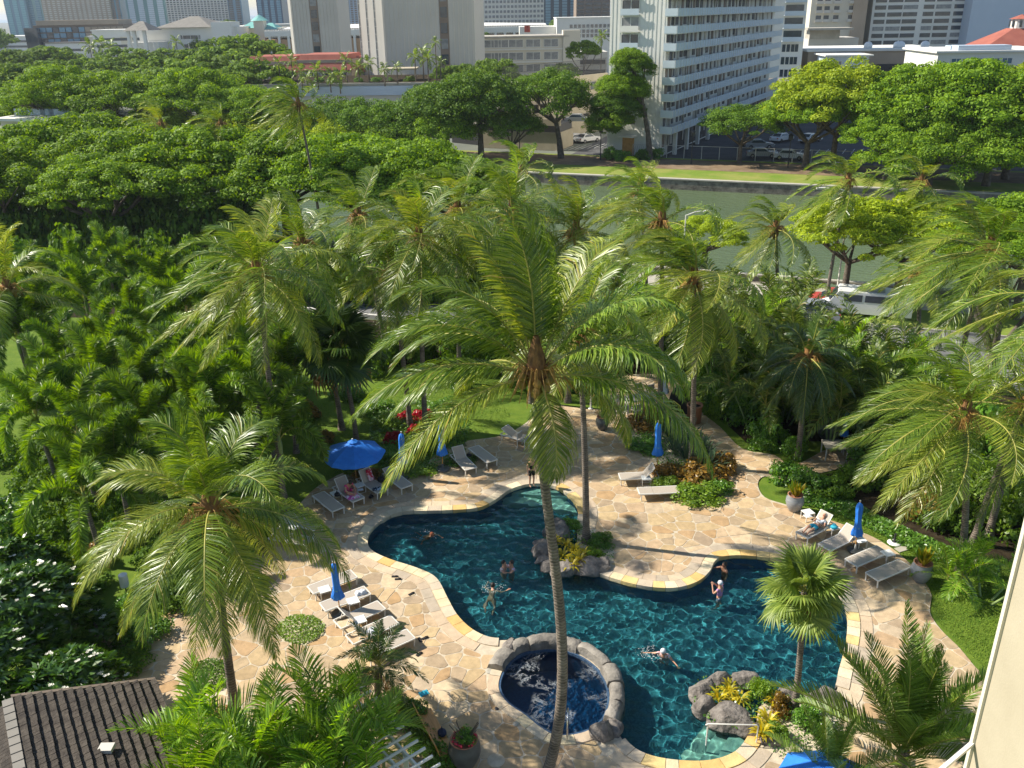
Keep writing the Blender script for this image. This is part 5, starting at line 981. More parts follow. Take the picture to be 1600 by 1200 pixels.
# small palms on the podium and in the city: shared far fronds
TP = [(648, 88, 206, 7, 1.0), (660, 82, 208, 8, 1.1), (668, 92, 204, 7, 1.0), (680, 66, 205, 10, .7), (688, 98, 206, 6, .9), (540, 95, 206, 5, 1), (560, 105, 204, 4, 1), (575, 98, 206, 5, 1), (455, 95, 206, 5, .9), (470, 112, 203, 4, 1.1), (435, 98, 207, 5, .9), (405, 92, 208, 6, .9), (495, 110, 203, 4, 1.1), (515, 118, 201, 3.5, 1), (480, 122, 200, 3, 1), (530, 120, 200, 3.5, 1.1), (140, 72, 300, 13, 1.6), (158, 68, 300, 14, 1.6), (172, 74, 298, 12, 1.5), (275, 66, 300, 14, 1.3), (940, 58, 240, 14, 1.1), (620, 105, 202, 3.5, .8), (600, 108, 202, 3.5, .8)]
rk = rank([a[0] for a in TP])
for i, (x, y, Y, h, s) in enumerate(TP):
    q = PY(x, y, Y); t = thing('distant_palm', rk[i]+' small palm from the left beyond the canal', 'palm tree', (q.x, Y, q.z-h), group='small palms beyond the canal'); b = MB(); b.m(mat['bark']); b.tube([(0, 0, 0), (0, 0, h)], [.16, .1], 5); b.build('trunk', None, t); rosette(t, (0, 0, h), FARP, 11, random.Random(i), s*.8, lift=-.02)

# grass blades over the sunlit lawns that lie nearest
mat['blade'] = LEAF('grass_blade', (.07, .15, .014), (.19, .27, .03), tl=.25, rough=.7, spec=.2)
cover('grass', ccw(GP([(1440, 885), (1475, 868), (1640, 905), (1640, 1030), (1560, 1062), (1500, 1010), (1470, 978), (1456, 950), (1456, 925)])), 16000, .055, mat['blade'], .0, .035, 31)
cover('grass', ccw(GP([(470, 640), (560, 610), (760, 600), (800, 650), (740, 680), (700, 640), (600, 640), (560, 735), (490, 762), (450, 745)])), 12000, .065, mat['blade'], .0, .04, 32)
cover('grass', ccw(GP([(1250, 792), (1300, 800), (1400, 840), (1470, 878), (1440, 890), (1400, 866), (1330, 824), (1262, 800)])), 5000, .06, mat['blade'], .0, .035, 33)
# ================================================================== BUILDINGS, FAR BANK, STREET
BY = radians(-28)
class Bld:
    """a building whose front runs from its left corner along yaw; local x along the front, y away, z up"""
    def __init__(s, name, label, cat, pxl, pxr, Y, H, depth, wm, yaw=BY, top=None, base=None, z0=None, group=None, body=True, side=None):
        z0 = GZ if z0 is None else z0; a = PY(pxl, 60, Y)
        if base: g = P(pxl, base, z0); a = g; Y = g.y
        s.d = Vector((cos(yaw), sin(yaw))); r = ray(pxr, 60); # intersection of the sight line with the front line
        den = s.d.x*r.y-s.d.y*r.x; s.W = abs((a.y*r.x-a.x*r.y)/den); s.A = Vector((a.x, a.y, z0)); s.yaw = yaw; s.wm = wm
        if top is not None: H = PY(pxl, top, Y).z-z0
        if side is not None:   # depth so that the right hand side ends at this pixel column
            B = s.A.to_2d()+s.d*s.W; n = Vector((-s.d.y, s.d.x)); r = ray(side, 60); den = n.x*r.y-n.y*r.x; depth = abs((B.y*r.x-B.x*r.y)/den)
        s.H = H; s.D = depth; s.t = thing(name, label, cat, s.A, yaw, group)
        if body: b = MB(); b.m(wm); b.box((s.W/2, depth/2, H/2-.1), (s.W, depth, H+.2)); s.wall = b.build('wall', None, s.t)
    def x(s, px, y=0):
        """local x where the sight line of a pixel column meets the plane y=const of the building"""
        n = Vector((-s.d.y, s.d.x)); A = s.A.to_2d()+n*y; r = ray(px, 60); den = s.d.x*r.y-s.d.y*r.x; return (A.y*r.x-A.x*r.y)/den
    def z(s, px, py, y=0):
        n = Vector((-s.d.y, s.d.x)); q = s.A.to_2d()+s.d*s.x(px, y)+n*y; return PY(px, py, q.y).z-s.A.z
    def part(s, name, m, boxes, parent=None, kind=None):
        b = MB(); b.m(m)
        for c, d in boxes: b.box(c, d)
        return tag(b.build(name, None, parent or s.t), kind=kind)
    def roof(s, m=None, over=.3, th=.5): return s.part('roof', m or mat['concrete'], [((s.W/2, s.D/2, s.H+th/2), (s.W+over*2, s.D+over*2, th))])
    def windows(s, xs, zs, w, h, frame=None, glass=None, face='front', stuff=False, name='window', dep=.12, curtain=.25):
        fr = frame or mat['white_metal']; gl = glass or mat['glass']; rd = random.Random(len(xs)*7+len(zs)); proto = []
        def shape(b, c, g):
            f = min(.12, w*.08)
            b.m(fr); 
            for dx, dz, ww, hh in ((0, h/2-f/2, w, f), (0, -h/2+f/2, w, f), (-w/2+f/2, 0, f, h-2*f), (w/2-f/2, 0, f, h-2*f)): b.box((c[0]+dx, c[1]-dep/2, c[2]+dz), (ww, dep, hh))
            if w > 1.4: b.box((c[0], c[1]-dep/2, c[2]), (f, dep*.8, h-2*f))
            b.m(g); b.box((c[0], c[1]-dep*.25, c[2]), (w-f, dep*.3, h-f))
        if stuff:
            b = MB()
            for x in xs:
                for z in zs: shape(b, (x, 0, z), gl if rd.random() > curtain else mat['curtain'])
            o = b.build(name+'s', None, s.t); s._face(o, face, 0, 0); return tag(o, kind='stuff')
        for g in (gl, mat['curtain']): b = MB(); shape(b, (0, 0, 0), g); proto.append(b.mesh(name))
        for x in xs:
            for z in zs: o = link(name, proto[0 if rd.random() > curtain else 1], s.t); s._face(o, face, x, z)
    def _face(s, o, face, x, z):
        if face == 'front': o.location = (x, 0, z)
        elif face == 'right': o.location = (s.W, x, z); o.rotation_euler = (0, 0, pi/2)
        elif face == 'left': o.location = (0, s.D-x, z); o.rotation_euler = (0, 0, -pi/2)
def lin(a, b, n): return [a+(b-a)*(i+.5)/n for i in range(n)]

# --- the white gallery apartment block
B = Bld('apartment_block', 'tall white apartment block with long balcony galleries on its shaded side and a ribbed front', 'building', 948, 1041, 0, 46, 10, mat['bw'], base=240, side=1207)
zc = [PY(1041, y_, (B.A.to_2d()+B.d*B.W).y).z-GZ for y_ in (207, 25)]; fl = (zc[1]-zc[0])/7; z0 = zc[0]
B.part('roof', mat['concrete'], [((B.W/2, B.D/2, B.H+.3), (B.W+.6, B.D+.6, .6))])
for k in range(int((B.H-z0)/fl)):
    z = z0+fl*k; o = B.part('balcony', mat['bw'], [((B.W+.9, B.D/2-.5, z), (1.8, B.D+1.0, .22))])
    o2 = B.part('parapet', mat['rail'], [((B.W+1.82, B.D/2-.5, z+.5), (.07, B.D+1.06, 1.0)), ((B.W+.9, -1.0, z+.5), (1.8, .07, 1.0))], o)
    if k < 9: B.part('rib', mat['bw'], [((B.W+1.87, -1+j*1.35, z+.5), (.05, .06, 1.04)) for j in range(int((B.D+1)/1.35))], o, 'stuff')
doorm = []
for c_, (w_, h_) in (((.20, .15, .12), (.9, 2.05)), ((.03, .035, .045), (1.3, 1.1)), ((.50, .47, .42), (.9, 2.05)), ((.10, .11, .13), (.8, 1.6))):
    b = MB(); b.m(M('gallery_door', c_, rough=.5)); b.box((0, -.05, 0), (w_, .1, h_)); doorm.append((b.mesh('door'), h_))
rd = random.Random(2); nd = 0
for k in range(-1, 8):
    z = z0+fl*k+.12; x = .8
    while x < B.D-1 and nd < 290:
        me, h_ = rd.choice(doorm); o = link('door' if h_ > 1.9 else 'window', me, B.t, (B.W, x, z+(h_/2 if h_ > 1.9 else 1.5)), (0, 0, pi/2)); nd += 1; x += rd.uniform(1.3, 2.3)*(1+x/B.D)
    for j in range(int(B.D/7)): link('gallery_post', doorm[2][0], B.t, (B.W+.14, 3+j*7, z+1.1), (0, 0, pi/2), (.5, .8, 1.15))
B.part('column', mat['bw'], [((B.W+1.2, 3, z0/2), (.55, .55, z0))]); B.part('column', mat['bw'], [((B.W+1.2, 9, z0/2), (.55, .55, z0))]); B.part('column', mat['bw'], [((B.W+1.2, 15, z0/2), (.55, .55, z0))]); B.part('column', mat['bw'], [((B.W+1.2, 21, z0/2), (.55, .55, z0))])
B.part('garage_shade_panel', mat['dark_metal_and_shade'], [((B.W+.02, B.D/2+1, z0/2-.3), (.06, B.D-4, z0-1.0))])  # flat dark panel: shade of the parking undercroft put into colour
xa, xb = B.x(971), B.x(998); xm = (xa+xb)/2; ww = xb-xa
for k in range(-1, int((B.H-z0)/fl)):
    z = z0+fl*k+.2
    if k == -1: B.part('entrance', mat['wood'], [((xm+.3, -.05, 1.3), (ww*.7, .12, 2.6))]); continue
    o = B.part('window_bay', mat['glass'] if k % 3 else mat['curtain'], [((xm, -.04, z+fl*.55), (ww, .1, fl*.62))]); B.part('mullion', mat['bw'], [((xm+q*ww, -.1, z+fl*.55), (.09, .08, fl*.62)) for q in (-.5, .02, .5)], o)
    B.part('railing', mat['rail'] if k % 2 else mat['bw'], [((xm, -.55, z+.45), (ww*1.05, .06, .8)), ((xm, -.3, z+.02), (ww*1.05, .56, .12))], o)
B.part('rib', mat['bw'], [((x_, -.015, B.H/2), (.22, .05, B.H)) for x_ in np.arange(.3, B.W, .62) if not xa-.2 < x_ < xb+.2], None, 'stuff')
B.part('awning', mat['white_metal'], [((xm+.4, -1.0, 2.9), (ww, 2.0, .12))])

# --- the two ribbed concrete towers
for nm, lab, l, r_, sd, y, slots in [('w', 'wide ribbed concrete tower with a dark window slot and windowed left flank', 600, 742, 757, 230, [(688, 702)]), ('n', 'narrow ribbed concrete tower with a dark central window slot left of the wide one', 459, 531, 549, 300, [(488, 501)])]:
    B = Bld('concrete_tower', lab, 'building', l, r_, y, 62, 20, mat['bgrey'], side=sd, yaw=radians(-14)); B.roof()
    for a, c in slots:
        xa, xb = B.x(a), B.x(c); xm = (xa+xb)/2; o = B.part('window_slot', mat['bbrown'], [((xm, .0, B.H/2), (xb-xa, .25, B.H-.5))])
        for k in range(17): B.part('window', mat['glass'] if k % 3 else mat['curtain'], [((xm, -.15, 3.2+k*3.5), ((xb-xa)*.72, .1, 2.3))], o)
    B.part('rib', mat['bgrey'], [((x_, -.08, B.H/2), (.22, .16, B.H-.3)) for x_ in np.arange(.5, B.W, 1.15) if not any(B.x(a)-.3 < x_ < B.x(c)+.3 for a, c in slots)], None, 'stuff')
    # the curved left flank: three canted concrete panels with window strips between
    wl = .17*B.W; 
    for j in range(3 if nm == 'w' else 1):
        x1 = -.15-j*(wl*.72); b = MB(); b.m(mat['bgrey']); yb = .8+j*1.9
        b.prism([(x1-wl*.55, yb+.7), (x1-.1, yb), (x1-.1, yb+12), (x1-wl*.55, yb+12)], 0, B.H-1-j); b.build('flank_panel', None, B.t)
        if nm == 'w':
            b = MB(); b.m(mat['curtain']); b.box((x1-wl*.64, yb+1.6, B.H/2), (wl*.2, .6, B.H-2)); o = b.build('window_strip', None, B.t)
            B.part('mullion', mat['white_metal'], [((x1-wl*.64, yb+1.25, 2+q*1.75), (wl*.2, .1, .14)) for q in range(32)]+[((x1-wl*.64+q, yb+1.24, B.H/2), (.12, .1, B.H-2)) for q in (-wl*.1, 0, wl*.1)], o, 'stuff')
# --- podium with planting, maroon mansard block
B = Bld('podium', 'low planted podium with a blue grey wall below the concrete towers', 'building', 372, 745, 205, 0, 26, mat['bgrey'], yaw=radians(-4), top=134); B.roof(mat['soil'], over=-.4, th=.25)
B.part('fascia', mat['bluewall'], [((B.W*.55, -.25, B.H-1.35), (B.W*.62, .5, 1.9))]); B.part('coping', mat['concrete'], [((B.W/2, -.1, B.H+.1), (B.W, .6, .35))])
_b0 = B
for i, (x, y, r) in enumerate([(400, 118, 1.6), (450, 124, 1.5), (500, 124, 1.8), (520, 126, 1.6), (590, 122, 1.6), (585, 126, 1.3), (640, 130, 1.8), (560, 124, 1.4), (430, 126, 1.6), (735, 118, 2.2), (720, 125, 1.8), (610, 128, 1.2)]):
    q = PY(x, y, 206.5+i % 3); shrub(('planted bush on the podium with '+('pale lime' if i % 3 == 0 else 'green')+' leaves'), (q.x, q.y, _b0.A.z+_b0.H), r, r*.9, 'green' if i % 3 else 'lime', 800+i, group='bushes on the podium')
B = Bld('canopy', 'flat cream canopy on posts at the foot of the wide tower', 'canopy', 598, 648, 207, 3, 6, mat['cream'], yaw=0, body=False, z0=_b0.A.z+_b0.H); B.part('slab', mat['cream'], [((B.W/2, 3, 2.7), (B.W, 6, .35))])
for q in (.4, B.W-.4): B.part('post', mat['cream'], [((q, .3, 1.3), (.3, .3, 2.6))])
for l, r_, y, ty, lab in [(380, 460, 236, 89, 'maroon mansard roofed low block at left'), (460, 545, 232, 86, 'maroon mansard roofed low block in the middle'), (545, 600, 238, 88, 'maroon mansard roofed low block by the wide tower')]:
    B = Bld('low_block', lab, 'building', l, r_, y, 0, 14, mat['btan'], yaw=radians(-6), top=ty+8); zt = B.z(l, ty); zb = B.z(l, ty+24); b = MB(); b.m(mat['red_roof'])
    W_, D_ = B.W, B.D; b.add([(-.6, -.8, zb), (W_+.3, -.8, zb), (W_+.3, D_, zb), (-.6, D_, zb), (.8, .9, zt), (W_-1, .9, zt), (W_-1, D_-1, zt), (.8, D_-1, zt)], [(0, 1, 5, 4), (1, 2, 6, 5), (2, 3, 7, 6), (3, 0, 4, 7), (4, 5, 6, 7)]); b.build('roof', None, B.t)
    B.windows(lin(1, W_-1, 6), [zb-1.2], 2.0, 1.4)
# --- arena-like hall
B = Bld('hall', 'long tan hall with white colonnade and curved white roof behind the towers', 'building', 415, 855, 420, 0, 40, mat['borange'], yaw=radians(0), top=62)
zt = B.z(800, 34); zw = B.z(800, 42); b = MB(); b.m(mat['bw']); n_ = 24
b.add([(B.W*i/n_, -1.2, zw-2.2+0*i) for i in range(n_+1)]+[(B.W*i/n_, -1.2, zw) for i in range(n_+1)]+[(B.W*i/n_, 20, zw+(zt-zw)*(.5+.5*sin(pi*i/n_))) for i in range(n_+1)]+[(B.W*i/n_, 40, zw) for i in range(n_+1)], [(i+j*(n_+1), i+1+j*(n_+1), i+1+(j+1)*(n_+1), i+(j+1)*(n_+1)) for i in range(n_) for j in range(3)]); b.build('roof', None, B.t)
B.part('clerestory', mat['bbrown'], [((B.W/2, -.2, B.z(800, 46)), (B.W, .4, 3.4))]); 
for x_ in lin(0, B.W, 30): B.part('column', mat['bw'], [((x_, -.8, zw/2), (1.0, 1.0, zw))])
B.part('mullion', mat['bw'], [((x_, -.5, B.z(800, 46)), (.5, .3, 3.2)) for x_ in lin(0, B.W, 170)], None, 'stuff')
# --- long two-storey building and its neighbours
B = Bld('long_building', 'cream two storey building with rows of curtained windows behind the tennis fence', 'building', 740, 886, 250, 0, 14, mat['bcream'], yaw=radians(3), top=60, side=None); B.roof(mat['concrete'], .5, .4)
for r_ in (68, 88, 107): 
    zz = B.z(800, r_); B.windows([B.x(q) for q in (767, 783, 806, 833, 861)], [zz], B.x(845)-B.x(822), 2.0, frame=mat['bw'], glass=mat['curtain'], curtain=.5); B.part('ledge', mat['bw'], [((B.W/2, -.2, zz-1.5), (B.W, .5, .3))])
B.part('pier', mat['bcream'], [((B.W-.8+2, 1, B.H/2+.8), (4.6, 3, B.H+1.6))])
B = Bld('white_block', 'white block with two rows of small square windows and roof planting', 'building', 870, 965, 330, 0, 20, mat['bw'], yaw=radians(0), top=29); B.roof(mat['bw'], .2, .3)
B.windows(lin(B.W*.2, B.W-1, 11), [B.z(900, q) for q in (41, 49, 56)], (B.W/11)*.62, 1.3, curtain=.1, frame=mat['bw'])
B = Bld('white_annex', 'plain white annex left of the white block with a red marked wall', 'building', 812, 872, 335, 0, 16, mat['bw'], yaw=0, top=42); B.part('red_mark', mat['car_red'], [((B.x(822), -.1, B.z(822, 45)), (1.1, .2, 2.2))]); B.part('red_mark', mat['car_red'], [((B.x(826), -.1, B.z(826, 45)), (1.0, .2, 2.2))])
B = Bld('dark_block', 'low dark garage block between the long building and the apartment block', 'building', 880, 950, 262, 0, 12, mat['bgrey'], yaw=0, top=82); B.part('opening', mat['dark_metal_and_shade'], [((B.W/2, -.1, B.H-2.6), (B.W*.9, .3, 1.1))]); B.part('opening', mat['dark_metal_and_shade'], [((B.W/2, -.1, B.H-5.2), (B.W*.9, .3, 1.1))])  # openings are dark boxes on the wall, their inner shade painted
# --- parking structure left of the white block
_A = P(790, 232, GZ); _B = P(948, 202, GZ); yw = atan2(_B.y-_A.y, _B.x-_A.x)
t = thing('parking_garage', 'cream parking garage with open decks left of the white apartment block', 'building', _A, yw); W_ = (_B-_A).length
def gbox(n_, m_, c, d, k=None, par=None): b = MB(); b.m(m_); b.box(c, d); return tag(b.build(n_, None, par or t), kind=k)
gbox('wall', mat['cream'], (W_/2, .1, 1.4), (W_, .3, 2.8)); gbox('shade_infill', mat['dark_metal_and_shade'], (W_/2, 8, 4.2), (W_-1, 9, 8.4))  # solid dark infill paints the shade between the open decks
zz_ = PY(930, 150, _B.y).z-GZ
for z in (3.9, 6.6, 9.2): gbox('deck_parapet', mat['cream'], (W_/2, .25, z+.3), (W_, .35, 1.1)); gbox('deck_slab', mat['concrete'], (W_/2, 6, z-.3), (W_, 11.5, .3))
for j in range(14): gbox('post', mat['cream'], (1+j*(W_-2)/13, .5, 4.8), (.35, .35, 9.0))
o = gbox('tennis_fence', mat['dark_metal_and_shade'], (W_/2, .3, 10.4), (W_, .06, .08)); 
b = MB(); b.m(mat['fence_green'] if 'fence_green' in mat else mat['dark_metal_and_shade'])
for j in range(int(W_/.22)): b.bar((j*.22, .3, 9.8), (j*.22, .3, 12.6), .035)
for z in (10.6, 11.6, 12.6): b.bar((0, .3, z), (W_, .3, z), .06)
tag(b.build('fence_mesh', None, t), kind='stuff')
# stairs building under the domed trees
_p = P(765, 232, GZ); t = thing('stair_building', 'beige stair building with sloping parapet under the domed trees', 'building', _p, radians(-22))
for n_, c, d in (('wall', (5, 4, 1.4), (14, 7, 2.8)), ('deck_parapet', (5, .2, 4.4), (14.5, .3, 1.0))): gbox(n_, mat['cream'], c, d, par=t)
gbox('opening', mat['dark_metal_and_shade'], (5, 4, 3.4), (13.6, 6.6, 1.2), par=t)  # dark box in place of the shaded gap below the parapet

# --- right of the white block
B = Bld('balcony_tower', 'shaded light grey apartment tower with stacked balconies right of the white block', 'building', 1199, 1256, 235, 50, 14, mat['bw'], yaw=radians(-8), side=1268); xa, xb = B.x(1221), B.x(1254)
for k in range(16):
    z = B.z(1230, 142)+k*2.95
    if z > 48: break
    if k > 3: o = B.part('balcony', mat['rail'], [(((xa+xb)/2, -.9, z), (xb-xa, 1.8, .2)), (((xa+xb)/2, -1.75, z+.5), (xb-xa, .08, .9))]); B.part('glazing', mat['glass'], [(((xa+xb)/2, -.05, z+1.3), ((xb-xa)*.85, .1, 2.1))], o)
    else: B.windows([B.x(q) for q in (1226, 1233, 1240, 1246)], [z+1.3], 1.0, 1.9)
B.windows([B.x(1202)], [B.z(1202, q) for q in (17, 36, 55, 75)], 1.5, 1.3, glass=mat['curtain']); B.roof()
B = Bld('low_wing', 'low grey wing with a dark roof below the balcony tower', 'building', 1190, 1245, 215, 4.5, 10, mat['bgrey'], yaw=radians(-10)); B.roof(mat['grey_roof'], .6, .3)
B = Bld('beige_hotel', 'beige hotel tower with rows of railed balconies and a tan stair shaft', 'building', 1262, 1330, 330, 70, 18, mat['bcream'], yaw=radians(-10), side=1360); B.roof()
for k in range(22):
    z = B.z(1300, 34)+k*2.9
    for q in (1275, 1287, 1302, 1325):
        x_ = B.x(q); o = B.part('balcony', mat['bgrey'], [((x_, -.6, z), (2.3, 1.2, .15)), ((x_, -1.15, z+.45), (2.3, .06, .8))]); B.part('window', mat['glass'], [((x_, -.05, z+1.1), (1.7, .1, 1.9))], o)
B.part('stair_shaft', mat['btan'], [((B.W+1.5, 1, 34), (4.5, 5, 68))])
B = Bld('hotel_podium', 'stepped tan podium of the beige hotel', 'building', 1264, 1342, 300, 0, 16, mat['bgrey'], yaw=radians(-6), top=60); B.part('slab', mat['concrete'], [((B.W*.35, 0, B.H+2.8), (B.W*.9, 9, .6)), ((B.W*.3, 3, B.H+1.2), (B.W*.6, 7, 2.8))]); B.part('opening', mat['dark_metal_and_shade'], [((B.W/2, -.1, B.H-3), (B.W*.8, .3, 1.6))])  # podium opening is a dark box coloured as its shade
B = Bld('white_office', 'white office block with dark ribbon windows in broken rows', 'building', 1357, 1510, 330, 70, 30, mat['bw'], yaw=radians(-3)); B.roof()
for k in range(16):
    z = B.z(1430, 66)+k*(B.z(1430, 12)-B.z(1430, 66))/4.9
    for a, c in ((1361, 1378), (1381, 1403), (1405, 1427), (1436, 1452), (1455, 1478), (1483, 1506)): B.part('ribbon_window', mat['glass'] if not (k*7+a) % 5 == 0 else mat['curtain'], [((B.x((a+c)/2), -.06, z), (B.x(c)-B.x(a), .14, 1.3))])
B = Bld('blank_tower', 'blank walled block right of the white office, its shade put into bluish walls', 'building', 1510, 1640, 322, 70, 26, mat['bluewall'], yaw=radians(-3)); B.roof(mat['bluewall'])  # bluish wall colour stands for the shade on this face
B = Bld('flat_garage', 'long low concrete garage with a flat white roof and round roof tanks', 'building', 1266, 1472, 235, 0, 22, mat['btan'], yaw=radians(-5), top=81); B.roof(mat['bw'], .5, .5)
B.part('opening', mat['dark_metal_and_shade'], [((B.x(1285), -.1, B.H*.42), (B.x(1300)-B.x(1268), .3, B.H*.62))]); B.part('opening', mat['dark_metal_and_shade'], [((B.x(1405), -.1, B.H*.42), (B.x(1440)-B.x(1370), .3, B.H*.55))])  # dark boxes on the front paint the shade inside the garage
for q in (1358, 1404, 1409, 1447): b = MB(); b.m(mat['white_plastic']); b.lathe([(0, 0), (1.0, 0), (1.1, .8), (.7, 1.4), (0, 1.6)], 12, (B.x(q, 4), 4, B.H+.5)); b.build('roof_vent', None, B.t)
B = Bld('white_shed', 'small white flat roofed building before the long garage', 'building', 1297, 1362, 222, 0, 10, mat['bluewall'], yaw=radians(-5), top=88); B.roof(mat['bw'], .8, .3); B.windows([B.x(1314)], [B.H-1.6], 1.8, 1.2); B.windows([B.x(1352)], [B.H-2.6], .6, .6)
B = Bld('pavilion', 'dark grey flat hipped roof pavilion among the far trees', 'building', 1352, 1432, 190, 0, 14, mat['bcream'], yaw=radians(-4), top=140); b = MB(); b.m(mat['grey_roof']); z1 = B.z(1390, 127); zb = B.H+.1; W_, D_ = B.W, B.D
b.add([(-1, -1.5, zb), (W_+1, -1.5, zb), (W_+1, D_+1, zb), (-1, D_+1, zb), (3, 5, z1), (W_-3, 5, z1), (W_-3, D_-5, z1), (3, D_-5, z1)], [(0, 1, 5, 4), (1, 2, 6, 5), (2, 3, 7, 6), (3, 0, 4, 7), (4, 5, 6, 7)]); b.build('roof', None, B.t)
B = Bld('low_house', 'low white house with blue roof fittings before the red hipped roof', 'building', 1470, 1660, 200, 0, 20, mat['bw'], yaw=radians(-4), top=83); B.roof(mat['bw'], .6, .4); B.windows([B.x(q) for q in (1500, 1520, 1540, 1560, 1580)], [B.H-1.7], 2.2, 1.3, glass=M('aqua_glass', (.08, .16, .24), rough=.15)); B.part('roof_unit', mat['bluewall'], [((B.x(1545), 3, B.H+.9), (11, 4, 1.0)), ((B.x(1520), 6, B.H+.8), (5, 3, .9))])
B = Bld('red_roofed_hall', 'hall with a large red hipped roof topped by a small octagonal lantern', 'building', 1540, 1690, 236, 0, 14, mat['bcream'], yaw=radians(-4), top=78); b = MB(); b.m(mat['red_roof']); W_, D_ = B.W, B.D; z1 = B.z(1590, 44, 7); zb = B.H; xm = B.x(1590, 7)
b.add([(-1, -1, zb), (W_+1, -1, zb), (W_+1, D_, zb), (-1, D_, zb), (xm-2.4, 5, z1), (xm+2.4, 5, z1), (xm+2.4, 9, z1), (xm-2.4, 9, z1)], [(0, 1, 5, 4), (1, 2, 6, 5), (2, 3, 7, 6), (3, 0, 4, 7), (4, 5, 6, 7)]); b.build('roof', None, B.t)
b = MB(); b.m(mat['bw']); b.lathe([(2.4, 0), (2.4, 2.2)], 8, (xm, 7.0, z1), smooth=False); o = b.build('lantern', None, B.t); b = MB(); b.m(mat['glass']); [b.box((xm+2.3*cos(a), 7.0+2.3*sin(a), z1+1.1), (.5, .5, 1.5)) for a in np.arange(.39, 6.2, .785)]; b.build('lantern_pane', None, o); b = MB(); b.m(mat['red_roof']); b.lathe([(3.0, 2.2), (0, 3.3)], 8, (xm, 7.0, z1), smooth=False); b.build('lantern_roof', None, B.t)
# --- left distance
B = Bld('white_hall', 'white hall with grey hipped roofs in the left distance', 'building', 218, 372, 420, 0, 40, mat['bw'], yaw=radians(-6), top=44)
def hip(B, x0, x1, y0, y1, z0_, h, m_, name='roof'):
    b = MB(); b.m(m_); i = min(x1-x0, y1-y0)*.42; b.add([(x0, y0, z0_), (x1, y0, z0_), (x1, y1, z0_), (x0, y1, z0_), (x0+i, (y0+y1)/2, z0_+h), (x1-i, (y0+y1)/2, z0_+h)], [(0, 1, 5, 4), (1, 2, 5), (2, 3, 4, 5), (3, 0, 4), (0, 3, 2, 1)]); return b.build(name, None, B.t)
hip(B, B.x(248), B.x(334), -2, 26, B.H+.05, 4.4, mat['grey_roof']); B.windows([B.x(298)], [B.z(298, 58), B.z(298, 72)], 7, 1.7); B.windows([B.x(284), B.x(312)], [B.z(298, 58)], 1, 1.7)
B.part('terrace', mat['bw'], [((B.x(238), -5, B.z(238, 66)/2), (B.x(262)-B.x(214), 9, B.z(238, 64)))]); B.part('wing', mat['bw'], [((B.x(352), 2, B.z(350, 34)/2), (9, 10, B.z(350, 34)))]); B.part('base_band', mat['bbrown'], [((B.W/2, -9.7, 4.4), (B.W, .3, 1.8))])
B = Bld('entry_pavilion', 'small white pavilion with grey hipped roof left of the white hall', 'building', 197, 232, 405, 0, 12, mat['bw'], yaw=radians(-6), top=48, body=False); hip(B, -.5, B.W+1, -1, 12, B.H, 3.6, mat['grey_roof'])
for q in (.8, B.W*.35, B.W*.8): B.part('column', mat['bw'], [((q, 1, B.H/2), (1.2, 1.2, B.H))])
B = Bld('terraced_block', 'dark glass and tan terraced office block in the left distance', 'building', 55, 196, 520, 0, 40, mat['bbrown'], yaw=radians(5), top=40)
for r_ in range(4):
    z = B.z(120, 43+r_*9)
    for c in range(14):
        x_ = B.W*(c+.5)/14; gl = c < 8; B.part('bay', mat['bblue'] if gl and (c+r_) % 3 else (mat['glass'] if gl else mat['btan']), [((x_, -.4, z-1), (B.W/14*.86, .8, 2.3))])
B.part('roof', mat['btan'], [((B.W*.5, 12, B.H+1.2), (B.W*.9, 26, 2.4))])
B = Bld('round_terrace', 'dark glazed left end of the terraced block', 'building', 40, 60, 515, 0, 20, mat['glass'], yaw=radians(5), top=44)
def tower(lab, l, r_, Y, wm, gm, cols, rows=24, fw=.6, top=-40, yaw=0, side=None, rowh=None, name='tower_block', vert=False):
    B = Bld(name, lab, 'building', l, r_, Y, 0, 24, wm, yaw=yaw, top=top, side=side); B.roof(); dz = B.H/rows
    for i in range(cols):
        if vert: B.part('glass_strip', gm, [((B.W*(i+.5)/cols, -.2, B.H/2), (B.W/cols*fw, .5, B.H-2))])
    if not vert:
        xs = lin(0, B.W, cols); bx = [((x_, -.2, dz*(k+.5)), (B.W/cols*fw, .5, dz*.55)) for x_ in xs for k in range(rows)]; B.part('window_rows', gm, bx, None, 'stuff')
    else: B.part('floor_line', wm, [((B.W/2, -.45, dz*(k+.5)), (B.W, .2, dz*.16)) for k in range(rows)], None, 'stuff')
    return B
tower('blue green glass tower at the far left', 18, 52, 900, mat['bblue'], M('aqua_curtain', (.18, .42, .48), (.25, .5, .55), rough=.25), 3, vert=True, rows=30)
tower('pale aqua glass slab right of the first far tower', 52, 76, 905, M('pale_aqua', (.30, .50, .52), rough=.4), mat['bblue'], 2, vert=True, rows=30)
tower('tan residential tower with glass right side in the left distance', 76, 182, 890, mat['btan'], mat['bgrey'], 14, rows=34, fw=.55); tower('blue grey glass flank right of the tan tower', 182, 197, 893, mat['bblue'], mat['bbrown'], 2, vert=True, rows=34)
tower('slim teal and grey glass tower in the left distance', 206, 266, 880, M('teal_glass', (.10, .25, .28), rough=.3), mat['bluewall'], 4, vert=True, rows=34)
tower('white gridded office tower in the left distance', 268, 362, 860, mat['bw'], mat['glass'], 18, rows=30, fw=.62); tower('teal glass right end of the white gridded tower', 362, 384, 862, mat['bblue'], mat['glass'], 2, vert=True, rows=30)
tower('dark blue glass tower behind the teal roofs', 407, 446, 760, M('navy_glass', (.05, .10, .17), rough=.3), mat['bblue'], 4, vert=True, rows=30)
tower('brown and blue tower seen between the two concrete towers', 545, 568, 800, mat['bluewall'], mat['bbrown'], 4, rows=30)
